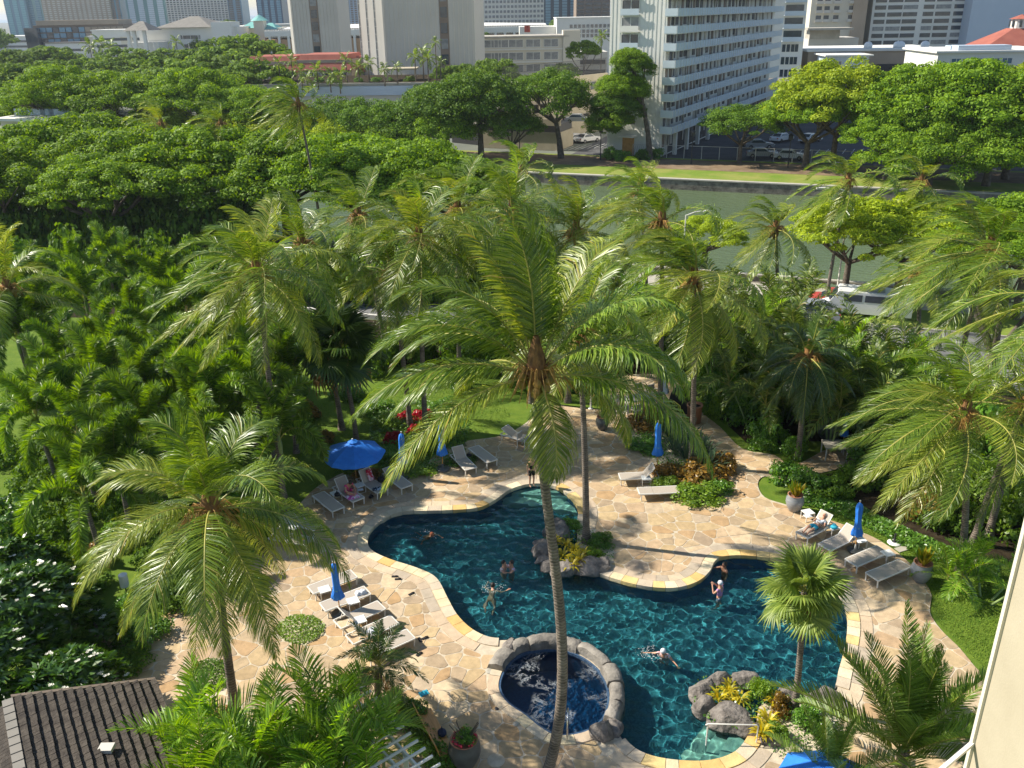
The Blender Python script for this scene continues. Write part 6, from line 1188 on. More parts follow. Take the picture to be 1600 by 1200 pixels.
tower('white lattice office tower behind the curved hall', 752, 850, 560, mat['bw'], mat['curtain'], 17, rows=15, fw=.66, yaw=radians(0)); tower('dark blue glass tower right of the lattice tower', 850, 901, 640, M('deep_blue_glass', (.03, .06, .10), (.06, .1, .15), rough=.25), mat['bblue'], 4, vert=True)
tower('brown banded tower left of the white apartment block', 900, 952, 600, mat['bbrown'], mat['glass'], 4, rows=18, fw=.8); tower('small white tower glimpsed right of the beige hotel', 1256, 1266, 420, mat['bw'], mat['glass'], 2, rows=16)
B = Bld('teal_roofed_block', 'low pale building with teal hipped roofs left of the narrow tower', 'building', 380, 440, 430, 0, 20, mat['bcream'], yaw=radians(-4), top=44); hip(B, B.x(378), B.x(404), -1, 12, B.H, 2.6, mat['bteal']); hip(B, B.x(404), B.x(438), -3, 12, B.H-1, 3, mat['bteal']); B.part('turret', mat['bcream'], [((B.x(410), -1, B.H/2+1.5), (4.5, 4.5, B.H+3))]); b = MB(); b.m(mat['bteal']); b.lathe([(4.2, 0), (0, 2.6)], 4, (B.x(410), -1, B.H+3)); b.build('turret_roof', None, B.t)
B.windows([B.x(q) for q in (384, 392, 404, 420, 430)], [B.z(400, 60)], 2, 1.6)
B = Bld('low_house', 'low brown roofed house at the left edge beneath a spreading tree', 'building', -20, 56, 168, 0, 12, mat['bcream'], yaw=radians(-12), top=172); hip(B, -1, B.W+1, -1, 12, B.H, 1.5, mat['bbrown']); B.windows([B.x(38)], [B.H-1.4], 1.4, 1.9); B.windows([B.x(8)], [B.H-1.4], 3, 1.3)
B = Bld('low_wall_building', 'long low white walled terrace at the left edge across the canal', 'building', -30, 72, 150, 0, 6, mat['bgrey'], yaw=radians(-14), top=188); B.part('roof', mat['bw'], [((B.W/2, 2, B.H+.2), (B.W+.6, 7, .4))]); B.part('upper_parapet', mat['bw'], [((B.W/2, -.3, B.H-2.0), (B.W, .4, .5))]); B.part('panel', mat['bluewall'], [((x_, 3, B.H+1.0), (2.6, .3, 1.0)) for x_ in lin(1, B.W-1, 6)])
# distant low-rise spread so that the plain reads as a city
rd = random.Random(77)
for i in range(60):
    px = rd.uniform(-60, 1660); Y = rd.choice([470, 520, 600, 700, 820, 1000]); H_ = rd.uniform(6, 15) if px < 1250 else rd.uniform(6, 12); a = PY(px, 50, Y); W_ = rd.uniform(18, 50)
    b = MB(); m_ = mat[rd.choice(['bw', 'bcream', 'bgrey', 'btan', 'bw'])]; t = thing('city_building', ('low rise building in the far city haze with '+('white' if i % 2 else 'grey')+' roof'), 'building', (a.x, Y, GZ), radians(rd.uniform(-20, 10)), group='low rise buildings of the far city'); b.m(m_); b.box((0, 0, H_/2), (W_, 20, H_)); b.build('wall', None, t)
    b = MB(); b.m(mat['bw'] if i % 2 else mat['grey_roof']); b.box((0, 0, H_+.3), (W_+.8, 20.8, .6)); b.build('roof', None, t); b = MB(); b.m(mat['glass']); [b.box((0, -10.05, 1.8+k*3), (W_*.9, .2, 1.2)) for k in range(int(H_/3.2))]; b.build('window_band', None, t)
for i in range(70):
    px = rd.uniform(-80, 1680); Y = rd.uniform(380, 1100); a = PY(px, 50, Y); R = rd.uniform(8, 14); tree('round tree in the far city', (a.x, Y, GZ), R, R*1.15, FAR[i % 2], 900+i, kind='umbrella' if i % 2 == 0 else 'round', tr=.4, limbs=3, group='trees of the far city')

# ---------------------------------------------------------------- cars, lamps, fence
def car(label, loc, rz, paint, L=4.5, Wd=1.8, H=1.45, van=False, cat='car', group=None):
    t = thing('parked_car' if not van else 'van', label, cat, loc, rz, group); h = L/2
    prof = [(-h, .35), (-h, .75), (-h*.92, .92), (-h*.35, .98), (h*.55, .95), (h*.95, .8), (h, .55), (h, .35)] if not van else [(-h, .35), (-h, 1.9), (h*.62, 1.95), (h*.8, 1.15), (h*.98, .95), (h, .35)]
    b = MB(); b.m(paint); n = len(prof); b.add([(x, -Wd/2, z) for x, z in prof]+[(x, Wd/2, z) for x, z in prof], [tuple(range(n))[::-1], tuple(range(n, 2*n))]+[(i, (i+1) % n, n+(i+1) % n, n+i)[::-1] for i in range(n)])
    if not van: b.add([(-h*.72, -Wd*.46, .95), (h*.42, -Wd*.46, .95), (h*.12, -Wd*.38, H), (-h*.48, -Wd*.38, H), (-h*.72, Wd*.46, .95), (h*.42, Wd*.46, .95), (h*.12, Wd*.38, H), (-h*.48, Wd*.38, H)], [(0, 1, 2, 3), (7, 6, 5, 4), (3, 2, 6, 7), (1, 5, 6, 2), (0, 3, 7, 4)])
    b.build('body', None, t); b = MB(); b.m(mat['glass'])
    if not van:
        b.add([(-h*.66, -Wd*.47, 1.0), (h*.34, -Wd*.47, 1.0), (h*.12, -Wd*.405, H-.1), (-h*.46, -Wd*.405, H-.1)], [(0, 1, 2, 3)]); b.add([(-h*.66, Wd*.47, 1.0), (h*.34, Wd*.47, 1.0), (h*.12, Wd*.405, H-.1), (-h*.46, Wd*.405, H-.1)], [(3, 2, 1, 0)])
        b.add([(h*.43, -Wd*.40, 1.0), (h*.43, Wd*.40, 1.0), (h*.16, Wd*.34, H-.05), (h*.16, -Wd*.34, H-.05)], [(0, 1, 2, 3)]); b.add([(-h*.73, -Wd*.40, 1.0), (-h*.73, Wd*.40, 1.0), (-h*.51, Wd*.34, H-.05), (-h*.51, -Wd*.34, H-.05)], [(3, 2, 1, 0)])
    else:
        for s_ in (-1, 1): b.box((h*.3, s_*(Wd/2+.01), 1.5), (L*.2, .02, .5)); b.box((-h*.3, s_*(Wd/2+.01), 1.5), (L*.34, .02, .5))
        b.add([(h*.66, -Wd*.42, 1.85), (h*.66, Wd*.42, 1.85), (h*.83, Wd*.44, 1.2), (h*.83, -Wd*.44, 1.2)], [(0, 3, 2, 1)]); b.m(mat['curtain']); b.box((-h*.1, 0, 1.97), (L*.28, Wd*.6, .05))
    b.build('windows', None, t)
    for x in (-h*.62, h*.62):
        for s_ in (-1, 1):
            b = MB(); b.m(mat['tyre']); b.tube([(x, s_*(Wd/2-.2), .33), (x, s_*(Wd/2+.02), .33)], .33, 12, smooth=False); o = b.build('wheel', None, t); b = MB(); b.m(mat['steel']); b.tube([(x, s_*(Wd/2+.0), .33), (x, s_*(Wd/2+.035), .33)], .19, 8, smooth=False); b.build('hub_cap', None, o)
    for s_ in (-1, 1): b = MB(); b.m(mat['white_plastic']); b.box((h+.0, s_*Wd*.36, .68), (.06, .32, .14)); b.build('headlight', None, t); b = MB(); b.m(mat['car_red']); b.box((-h, s_*Wd*.38, .75), (.06, .28, .14)); b.build('tail_light', None, t)
    return t
for x, y, z, rz, pt, lab in [(900, 222, GZ, 1.15, 'car_white', 'white car at the left in the court beside the cream ramp wall'), (918, 222, GZ, 1.15, 'car_white', 'white car at the right in the court beside the cream ramp wall'), (904, 192, 2.6, .3, 'car_silver', 'silver car on the ramp deck of the garage'), (1221, 221, GZ, 1.2, 'car_white', 'white car in the shaded lot left of the palm'), (1266, 222, GZ, 1.2, 'car_white', 'white hatchback in the shaded lot nearest the palm'), (1233, 249, GZ, .2, 'car_white', 'white car parked against the far bank fence'), (1186, 232, GZ, .4, 'car_silver', 'silver car under the small round tree'), (1172, 228, GZ, .4, 'car_dark', 'dark car under the small round tree'), (1075, 218, GZ, .9, 'car_silver', 'silver car under the apartment block columns'), (1190, 246, GZ, .3, 'car_silver', 'silver car behind the fence below the small round tree'), (1055, 222, GZ, .9, 'car_red', 'dark red car under the apartment block columns'),
    (525, 208, GZ, 0, 'car_white', 'white car glimpsed between the riverside tree tops'), (690, 214, GZ, 0, 'car_silver', 'silver car glimpsed left of the stair building')]:
    car(lab, P(x, y, z), rz-.5, mat[pt])
car('red car behind the white van on the road', P(1302, 482, GZ), YAW+pi, mat['car_red']); car('long white van parked under the bright tree by the canal', P(1350, 492, GZ), YAW+pi, mat['car_white'], 6.2, 2.0, 2.2, True, 'van')
car('white car on the road nearly hidden by the thicket palms', P(1285, 492, GZ)+Vector((-1.5, -1, 0)), YAW+pi, mat['car_silver'])
# parking bays
b = MB(); b.m(mat['line'])
for k in range(15): a = P(1190+k*14, 242-.2*k, GZ); b.bar((a.x, a.y, GZ+.006), (a.x+2.2, a.y+4.6, GZ+.006), .12, .006)
for k in range(9): a = P(868+k*10, 236-k*.8, GZ); b.bar((a.x, a.y, GZ+.006), (a.x+2.2, a.y+4.6, GZ+.006), .12, .006)
tag(b.build('parking_lines'), kind='structure')
def lamp_post(label, x, y, top, m_, z=GZ, arm=0, head='globe', group=None):
    p = P(x, y, z); h = PY(x, top, p.y).z-z; t = thing('lamp_post', label, 'lamp post', p, 0, group); b = MB(); b.m(m_); b.tube([(0, 0, 0), (0, 0, .5), (0, 0, h)], [.12, .08, .05], 8); b.build('pole', None, t)
    if arm: b = MB(); b.m(m_); b.tube([(0, 0, h-.05), (arm*.5, 0, h+.25), (arm, 0, h+.3)], .05, 6); b.build('arm', None, t); b = MB(); b.m(m_); b.box((arm*1.1, 0, h+.3), (.7, .28, .12)); b.build('lamp_head', None, t)
    else: b = MB(); b.m(m_); b.box((0, 0, h+.25), (.5, .5, .5)); b.lathe([(.42, .5), (.05, .85)], 6, (0, 0, h)); b.build('lamp_head', None, t)
for a in [('dark lamp post before the entrance hedge of the white block', 938, 250, 207, mat['dark_metal_and_shade']), ('dark lamp post on the far bank below the block corner', 1080, 256, 212, mat['dark_metal_and_shade']), ('dark lamp post on the far bank by the white parked car', 1231, 262, 218, mat['dark_metal_and_shade']), ('dark lamp post under the domed tree by the stairs', 812, 246, 205, mat['dark_metal_and_shade'])]: lamp_post(*a)
lamp_post('tall white street lamp beside the bright tree at the canal', 1307, 462, 300, mat['white_metal'], arm=-2)
lamp_post('pale street lamp above the small tree by the canal', 1066, 430, 336, mat['white_metal'], arm=1.6)
for x, y, tp, lab in [(1462, 118, 78, 'tall pale light pole by the hotel garden'), (1424, 112, 88, 'short pale light pole by the hotel garden'), (1315, 110, 68, 'utility pole with transformers behind the shed'), (1508, 108, 93, 'dark utility pole at the low house')]:
    p = P(x, y, GZ); h = PY(x, tp, p.y).z-GZ; t = thing('utility_pole', lab, 'pole', p); b = MB(); b.m(mat['bgrey']); b.tube([(0, 0, 0), (0, 0, h)], [.2, .14], 6); b.build('pole', None, t)
    if 'transformers' in lab: b = MB(); b.m(mat['dark_metal_and_shade']); [b.tube([(q, 0, h-2.4), (q, 0, h-1.2)], .35, 8) for q in (-.9, .9, 0)]; b.bar((-1.4, 0, h-.6), (1.4, 0, h-.6), .14); b.build('transformer', None, t)
for i, x in enumerate((227, 242, 318, 330, 342, 297)):
    p = PY(x, 84, 330); t = thing('flagpole', 'thin white flagpole before the white hall', 'flagpole', (p.x, 330, GZ), group='flagpoles before the white hall'); b = MB(); b.m(mat['white_metal']); b.tube([(0, 0, 0), (0, 0, p.z-GZ+3.5)], [.14, .08], 5); b.build('pole', None, t); b = MB(); b.m(mat['white_metal']); b.ball((0, 0, p.z-GZ+3.6), .16, 6); b.build('finial', None, t)
ft = thing('chain_fence', 'grey chain link fence on posts along the far bank car park', 'fence', T(T_of(P(985, 247, GZ)), S_FENCE, GZ), YAW); L_ = T_of(P(1345, 262, GZ))-T_of(P(985, 247, GZ))
pmh = MB(); pmh.m(mat['bgrey']); pmh.tube([(0, 0, 0), (0, 0, 1.9)], .05, 5); pme = pmh.mesh('post')
for k in range(int(L_/2.6)): link('post', pme, ft, (k*2.6, 0, 0))
b = MB(); b.m(mat['bgrey']); b.bar((0, 0, 1.85), (L_, 0, 1.85), .06); b.build('top_rail', None, ft); b = MB(); b.m(mat['dark_metal_and_shade'])
for k in range(int(L_/.30)): b.bar((k*.3, 0, .05), (k*.3+.5, 0, 1.8), .012); b.bar((k*.3+.5, 0, .05), (k*.3, 0, 1.8), .012)
tag(b.build('mesh_panel', None, ft), kind='stuff')
for x, y, r, lab in [(955, 248, 2.0, 'clipped hedge left of the block entrance'), (972, 250, 1.6, 'low bush before the block entrance'), (1008, 248, 1.8, 'clipped hedge right of the block entrance'), (1028, 247, 1.6, 'hedge at the block corner')]: q = P(x, y, GZ); shrub(lab, q, r, 1.9, 'green', x, name='hedge_bush', cat='hedge')
# ================================================================== ROCKS, POOL FURNITURE, PEOPLE
K = .9     # one unit of this scene is 1.1 m: furniture and people are scaled to it
def rock(name, label, px, py, r, sq, seed, z=0.0, rz=None, m_='rock', cat='boulder', par=None, n=22):
    rng = np.random.default_rng(seed); bm = bmesh.new(); bmesh.ops.create_icosphere(bm, subdivisions=3, radius=1)
    dirs = nrm(rng.normal(size=(n, 3))); offs = rng.uniform(.58, .88, n)
    for v in bm.verts:      # cut the ball with random planes: facets of broken lava rock
        p = np.array(v.co)
        for d, o in zip(dirs, offs):
            s = p.dot(d)-o
            if s > 0: p = p-d*s*.9
        p *= 1+.05*sin(p[0]*7+seed)*cos(p[1]*6)+.03*sin(p[2]*13+p[0]*9); v.co = p*np.array(sq)*r
    me = bpy.data.meshes.new(name); bm.to_mesh(me); bm.free(); me.materials.append(mat[m_]); me.polygons.foreach_set('use_smooth', [True]*len(me.polygons))
    try: me.set_sharp_from_angle(angle=radians(32))
    except Exception: pass
    q = P(px, py, z); o = link(name, me, par, (q.x, q.y, q.z), (0, 0, rng.uniform(0, 6.28) if rz is None else rz)); return tag(o, label, cat)
def dirz(a, b): p, q = P(*a), P(*b); return atan2(q.y-p.y, q.x-p.x)
# island boulders
for i, (x, y, r, sq, lab) in enumerate([(850, 862, .62, (1, .8, .9), 'grey boulder at the pool side of the island, upper left'), (858, 885, .52, (1, .8, .7), 'grey boulder at the left of the rock island'), (850, 875, .4, (1, .8, .6), 'small wet boulder low at the left of the island'), (884, 890, .62, (1.1, .8, .75), 'rounded boulder at the front left of the island'), (922, 888, .72, (1.25, .7, .75), 'long grey boulder at the front right of the island'), (868, 832, .7, (.9, 1.2, .8), 'tall dark boulder behind the island plants'), (903, 861, .25, (1, 1, .8), 'small stone among the island bromeliads'), (945, 884, .42, (1, .8, .8), 'small boulder at the right end of the island'), (870, 893, .35, (1, .9, .6), 'small boulder half under water at the island front'), (845, 850, .35, (1, .9, .6), 'low boulder at the far left water edge of the island')]): rock('boulder', lab, x, y, r, sq, i, .0)
for i, (x, y, r, sq, lab, rz) in enumerate([(1097, 1082, .55, (1.3, .75, .75), 'smooth boulder curling round the left end of the rock planter', 1.0), (1100, 1108, .55, (1, .8, .85), 'large boulder at the left corner of the rock planter', .5), (1125, 1066, .52, (1.35, .7, .8), 'long rounded boulder at the upper left of the rock planter', .2), (1165, 1066, .50, (1.4, .7, .75), 'long flat boulder at the upper middle of the rock planter', .0), (1140, 1122, .72, (1.3, .9, .8), 'craggy dark boulder at the lower front of the rock planter', -.3), (1168, 1140, .5, (1.2, .7, .8), 'dark boulder under the white hand rail', -.5), (1235, 1086, .45, (1.2, .8, .8), 'rounded brown boulder left of the fan palm trunk', 0), (1262, 1092, .3, (1, .8, .8), 'small dark boulder behind the fan palm trunk', 0), (1292, 1095, .62, (1.1, .9, .9), 'big brown boulder at the right end of the rock planter', .3), (1205, 1158, .4, (1.2, .8, .6), 'small boulder at the lower rim of the rock planter', .3), (1320, 1108, .35, (1, .8, .7), 'brown boulder outermost at the right of the planter', 0)]): rock('boulder', lab, x, y, r, sq, 40+i, .05, rz)
# raised stone rim round the hot tub: separate shaped blocks
rim = thing('spa_rim', 'curved raised rim of grey stone blocks around the back of the hot tub', 'stone rim', P(880, 1015, 0))
arc = offset(resample(SPA, .1), .25); pts_ = [p for p in arc]
cen = P(868, 1085, 0)
def ang(p): return atan2(p[1]-cen.y, p[0]-cen.x)
arc_s = sorted([p for p in pts_ if -0.75 < ang(p) < 2.75], key=ang); Ls = np.r_[0, np.cumsum([np.linalg.norm(arc_s[i+1]-arc_s[i]) for i in range(len(arc_s)-1)])]
s_ = 0; k = 0; rrim = random.Random(4)
while s_ < Ls[-1]-.3:
    ln = rrim.uniform(.6, 1.4); e_ = min(Ls[-1], s_+ln-.03); ss = np.linspace(s_+.01, e_, 7); P_ = [np.array([np.interp(q, Ls, [a[0] for a in arc_s]), np.interp(q, Ls, [a[1] for a in arc_s])]) for q in ss]
    wd = rrim.uniform(.19, .27); ht = rrim.uniform(.32, .42); V = []; F = []
    for i, p in enumerate(P_):
        tn = P_[min(i+1, 6)]-P_[max(i-1, 0)]; tn = tn/np.linalg.norm(tn); nn = np.array([tn[1], -tn[0]]); e = .80 if i in (0, 6) else 1
        for (o_, z_) in [(-wd*.85, -.35), (-wd*1.0, .12), (-wd*.86, ht*.9*e), (-wd*.5, ht*e), (0, ht*1.03*e), (wd*.55, ht*.96*e), (wd*1.0, ht*.72*e), (wd*1.2, .05), (wd*1.25, -.6)]:
            j = rrim.uniform(-.02, .02); V.append((p[0]+nn[0]*(o_+j), p[1]+nn[1]*(o_+j), z_+rrim.uniform(-.02, .02)))
    m9 = 9
    for i in range(6):
        for j in range(m9-1): F.append((i*m9+j, i*m9+j+1, (i+1)*m9+j+1, (i+1)*m9+j))
    F += [tuple(range(m9))[::-1], tuple(range(6*m9, 7*m9))]
    me = bpy.data.meshes.new('rim_stone'); me.from_pydata([(v[0]-rim.location.x, v[1]-rim.location.y, v[2]) for v in V], [], F); me.materials.append(mat['spa_stone']); me.polygons.foreach_set('use_smooth', [True]*len(F))
    bm = bmesh.new(); bm.from_mesh(me); bmesh.ops.recalc_face_normals(bm, faces=bm.faces); bm.to_mesh(me); bm.free()
    try: me.set_sharp_from_angle(angle=radians(50))
    except Exception: pass
    link('rim_stone', me, rim); s_ += ln
rock('boulder', 'free standing pointed grey boulder at the hot tub steps', 941, 1146, .52, (.9, .8, 1.1), 71, .1); rock('boulder', 'dark boulder at the left end of the hot tub rim', 797, 1016, .42, (1.1, .8, .9), 73, .05); rock('boulder', 'low boulder between the hot tub steps and the pool', 960, 1140, .40, (.8, 1, .8), 75, .05)
rail = thing('hand_rail', 'bent steel hand rail standing at the hot tub steps', 'hand rail', P(886, 1160, 0)); p = Vector((0, 0, 0)); b = MB(); b.m(mat['steel'])
b.tube([(0, 0, 0), (0, .02, .78), (.02, .12, .88), (.05, .5, .82), (.08, .72, .5), (.08, .8, -.5)], .028, 8); b.build('rail', None, rail); b = MB(); b.m(mat['steel']); b.tube([(0, 0, .03), (0, 0, .06)], .07, 12); b.build('base_plate', None, rail)
_a = P(1103, 1131, .75); _b = P(1185, 1133, .75); rail = thing('hand_rail', 'straight white hand rail over the shallow pool steps', 'hand rail', (_b.x, _b.y, 0)); b = MB(); b.m(mat['white_metal']); v = _a-_b; v.z = 0
b.tube([(0, 0, .1), (0, 0, .72), (v.x*.04, v.y*.04, .75), (v.x*.96, v.y*.96, .75), (v.x, v.y, .7)], .022, 8); b.build('rail', None, rail); b = MB(); b.m(mat['white_metal']); b.tube([(v.x*.96, v.y*.96, .74), (v.x*.96, v.y*.96, -.6)], .026, 8); b.build('post', None, rail)

# ---------------------------------------------------------------- loungers, tables, umbrellas, pots
def lounger_mesh(back):
    """feet at +x, head at -x, 1.95 m long, 0.66 m wide, centre on the ground"""
    out = {}; L, W_, H_ = 1.95, .66, .36; hx = -.28
    b = MB(); b.m(mat['white_metal'])
    for s in (-1, 1): b.bar((-L/2, s*W_/2, H_), (L/2, s*W_/2, H_), .045, .05)
    for x in (-L/2, L/2): b.bar((x, -W_/2, H_), (x, W_/2, H_), .045, .05)
    b.bar((hx, -W_/2, H_), (hx, W_/2, H_), .03); out['frame'] = b.mesh('frame')
    b = MB(); b.m(mat['sling']); b.box(((L/2+hx)/2-.01, 0, H_+.022), (L/2-hx-.03, W_-.05, .018)); out['seat_sling'] = b.mesh('seat_sling')
    a = radians(back); bl = L/2+hx-.0; d = Vector((-cos(a), 0, sin(a))); n = Vector((sin(a), 0, cos(a))); o = Vector((hx, 0, H_+.02))
    b = MB(); b.m(mat['white_metal'])
    for s in (-1, 1): b.bar(o+Vector((0, s*(W_/2-.02), 0)), o+d*bl+Vector((0, s*(W_/2-.02), 0)), .035)
    b.bar(o+d*bl+Vector((0, -W_/2, 0)), o+d*bl+Vector((0, W_/2, 0)), .035)
    if back > 5:
        for s in (-.8, .8): b.bar(o+d*bl*.55+Vector((0, s*W_/2, 0)), (hx-bl*.62, s*W_/2, H_), .02)
    out['back_frame'] = b.mesh('back_frame'); b = MB(); b.m(mat['sling'])
    M4 = Matrix(((-d.x, 0, n.x), (0, 1, 0), (-d.z, 0, n.z))); b.box(tuple(o+d*bl*.5+n*.005), (bl-.02, W_-.06, .016), M4=M4); out['backrest'] = b.mesh('backrest')
    b = MB(); b.m(mat['white_metal']); b.bar((0, 0, 0), (.03, 0, H_), .045, .045); out['leg'] = b.mesh('leg'); return out
LM = {}
def lounger(label, foot, head, back=0, z=.05):
    if back not in LM: LM[back] = lounger_mesh(back)
    a, c = P(*foot, .33), P(*head, .33); rz = atan2(a.y-c.y, a.x-c.x); u = Vector((cos(rz), sin(rz), 0)); ctr = a-u*.975*K; t = thing('sun_lounger', label, 'sun lounger', (ctr.x, ctr.y, z), rz, 'sun loungers on the pool deck', K)
    for k, me in LM[back].items():
        if k == 'leg':
            for x in (-.9, .93):
                for s in (-.3, .3): link('leg', me, t, (x, s, 0))
        else: link(k, me, t)
    return t, ctr, rz
LG = {}
for key, f, h, bk, lab in [('A', (528.7, 797.5), (500, 775), 0, 'flat lounger at the lawn edge, nearest the pool on the left'), ('B', (560.6, 782.5), (533.7, 763.7), 55, 'lounger with raised back under the reading woman in pink'), ('C', (598, 769), (572, 752), 60, 'raised back lounger with a red patterned towel and blue cloth'), ('D', (636, 762), (606, 739), 25, 'lounger behind the palm frond right of the black bag'), ('E', (769, 722), (745, 704), 0, 'flat lounger nearest the pool steps at the back'), ('F', (736, 734), (714, 712), 50, 'raised back lounger beside the rear flat one, behind fronds'),
    ('G', (1059, 766), (1000, 769), 0, 'flat lounger pointing at the round croton bed'), ('H', (968, 746), (1012, 744), 50, 'lounger with raised back beside the weighted umbrella base'), ('I1', (1252.8, 838), (1291, 818), 52, 'lounger carrying the sunbather in turquoise shorts'), ('I2', (1287.8, 857), (1328, 838), 38, 'lounger with half raised back next to the blue umbrella'), ('I3', (1329.6, 881), (1379, 860), 0, 'flat lounger behind the last one of the right row'), ('I4', (1362, 903), (1413.8, 882), 0, 'flat lounger last in the right row beside the grey pot'),
    ('L1', (553, 898), (485.8, 924), 0, 'flat lounger at the top of the left row behind the blue umbrella'), ('L2', (574, 924), (506.5, 950), 0, 'flat lounger with a rolled white towel in the left row'), ('L3', (596, 947), (526, 978), 48, 'lounger with raised back, third of the left row'), ('L4', (616.7, 970), (545, 1002), 48, 'lounger with raised back and a checked towel in the left row'), ('L5', (642, 992), (575, 1022), 0, 'lounger half hidden behind the small date palm'), ('M1', (497, 825), (451.7, 812), 15, 'shaded lounger under the palm fronds, the upper of two'), ('M2', (484.6, 848), (436, 839), 40, 'shaded lounger with raised back behind the palm trunk, the lower of two'), ('N1', (832, 690), (812, 684), 30, 'lounger in the shade behind the tallest palm trunk')]: LG[key] = lounger(lab, f, h, bk)
def side_table_mesh():
    b = MB(); b.m(mat['white_plastic']); b.box((0, 0, .40), (.46, .46, .03)); c = MB(); c.m(mat['white_metal'])
    c.bar((0, 0, 0), (0, 0, .39), .03); d = MB(); d.m(mat['white_metal']); [d.bar((-.21, s*.21, .03), (.21, s*.21, .03), .02) for s in (-1, 1)]; return b.mesh('table_top'), c.mesh('leg'), d.mesh('foot_bar')
STM = side_table_mesh()
for x, y, rz, lab in [(508.7, 930, .45, 'white side table left of the closed umbrella in the left row'), (553, 948, .45, 'white side table between the second and third left loungers'), (563.5, 978, .45, 'white side table between the third and fourth left loungers'), (458, 833, -.3, 'white side table between the two shaded loungers'), (1009, 754, 0, 'white side table before the flat lounger by the croton bed'), (1261, 808, .3, 'white side table left of the sunbather, holding papers'), (1300, 832, .3, 'white side table with a blue bag right of the sunbather'), (1342, 852, .3, 'white side table under the right blue umbrella'), (1385, 873, .3, 'white side table between the two last right loungers'), (526, 778, .6, 'white side table with a dark bag beside the reading woman'), (563, 765, .6, 'white side table with magazines right of the reading woman')]:
    q = P(x, y+5, .0); t = thing('side_table', lab, 'side table', (q.x, q.y, .05), rz, 'white side tables among the loungers', K); link('table_top', STM[0], t); link('foot_bar', STM[2], t)
    for a in (-1, 1):
        for c in (-1, 1): link('leg', STM[1], t, (a*.21, c*.21, 0))
def folds(n, amp): return lambda a, z: 1+amp*sin(a*n)*(1-.3*sin(a*3))
def closed_umbrella(label, bx, by, tx, ty, m_='blue', base=True):
    p = P(bx, by); top = PY(tx, ty, p.y); H = top.z; t = thing('closed_umbrella', label, 'umbrella', (p.x, p.y, .05), 0, 'closed parasols around the pool'); lean = (top.x-p.x); s = H/2.4
    def lx(z): return lean*z/H
    b = MB(); b.m(mat['wood'] if m_ == 'blue' else mat['white_metal']); b.tube([(0, 0, 0), (lean, 0, H)], .022, 8); b.build('pole', None, t)
    b = MB(); b.m(mat[m_]); prof = [(.02, .98), (.10, .94), (.13, .86), (.115, .70), (.12, .55), (.155, .46), (.20, .40), (.235, .34), (.20, .325), (.05, .35)]; V = []; F = []; n = 24
    for r, z in prof:
        for k in range(n): a = 2*pi*k/n; rr_ = r*s*(1+.20*sin(a*6+z*3)+.08*sin(a*11)); V.append((lx(z*H)+rr_*cos(a), rr_*sin(a), z*H+(.03*sin(a*5) if z < .4 else 0)))
    for i in range(len(prof)-1):
        for k in range(n): k2 = (k+1) % n; F.append((i*n+k, (i+1)*n+k, (i+1)*n+k2, i*n+k2))
    b.add(V, F, True); b.build('canopy', None, t)
    b = MB(); b.m(M('umbrella_tie', (.12, .35, .60), rough=.7) if m_ == 'blue' else mat['white_metal']); b.lathe([(.135*s, .47*H), (.15*s, .485*H), (.135*s, .50*H)], 14, (lx(.48*H), 0, 0)); b.build('tie_band', None, t)
    b = MB(); b.m(mat['white_metal']); b.ball((lean, 0, H+.02), .035, 8); b.build('finial', None, t)
    if base: b = MB(); b.m(mat['dark_pot']); b.lathe([(.0, .0), (.32, .0), (.34, .05), (.30, .09), (.06, .11), (.05, .3), (0, .3)], 20); b.build('base', None, t)
closed_umbrella('closed blue umbrella beside the palm and the low border at left', 629, 748, 627, 677); closed_umbrella('closed blue umbrella half behind the big frond', 692, 735, 689, 662); closed_umbrella('closed blue umbrella on a round base beside the croton bed', 1027, 736, 1029, 660); closed_umbrella('closed blue umbrella between the loungers of the right row', 1336, 862, 1344, 785); closed_umbrella('closed blue umbrella between the loungers of the left row', 532, 962, 521, 880); closed_umbrella('closed blue umbrella at the small patio on the right', 1316, 702, 1325, 640); closed_umbrella('closed white umbrella behind the thin palm at the dining set', 1037, 638, 1038, 568, 'sling2' if 'sling2' in mat else 'towel')
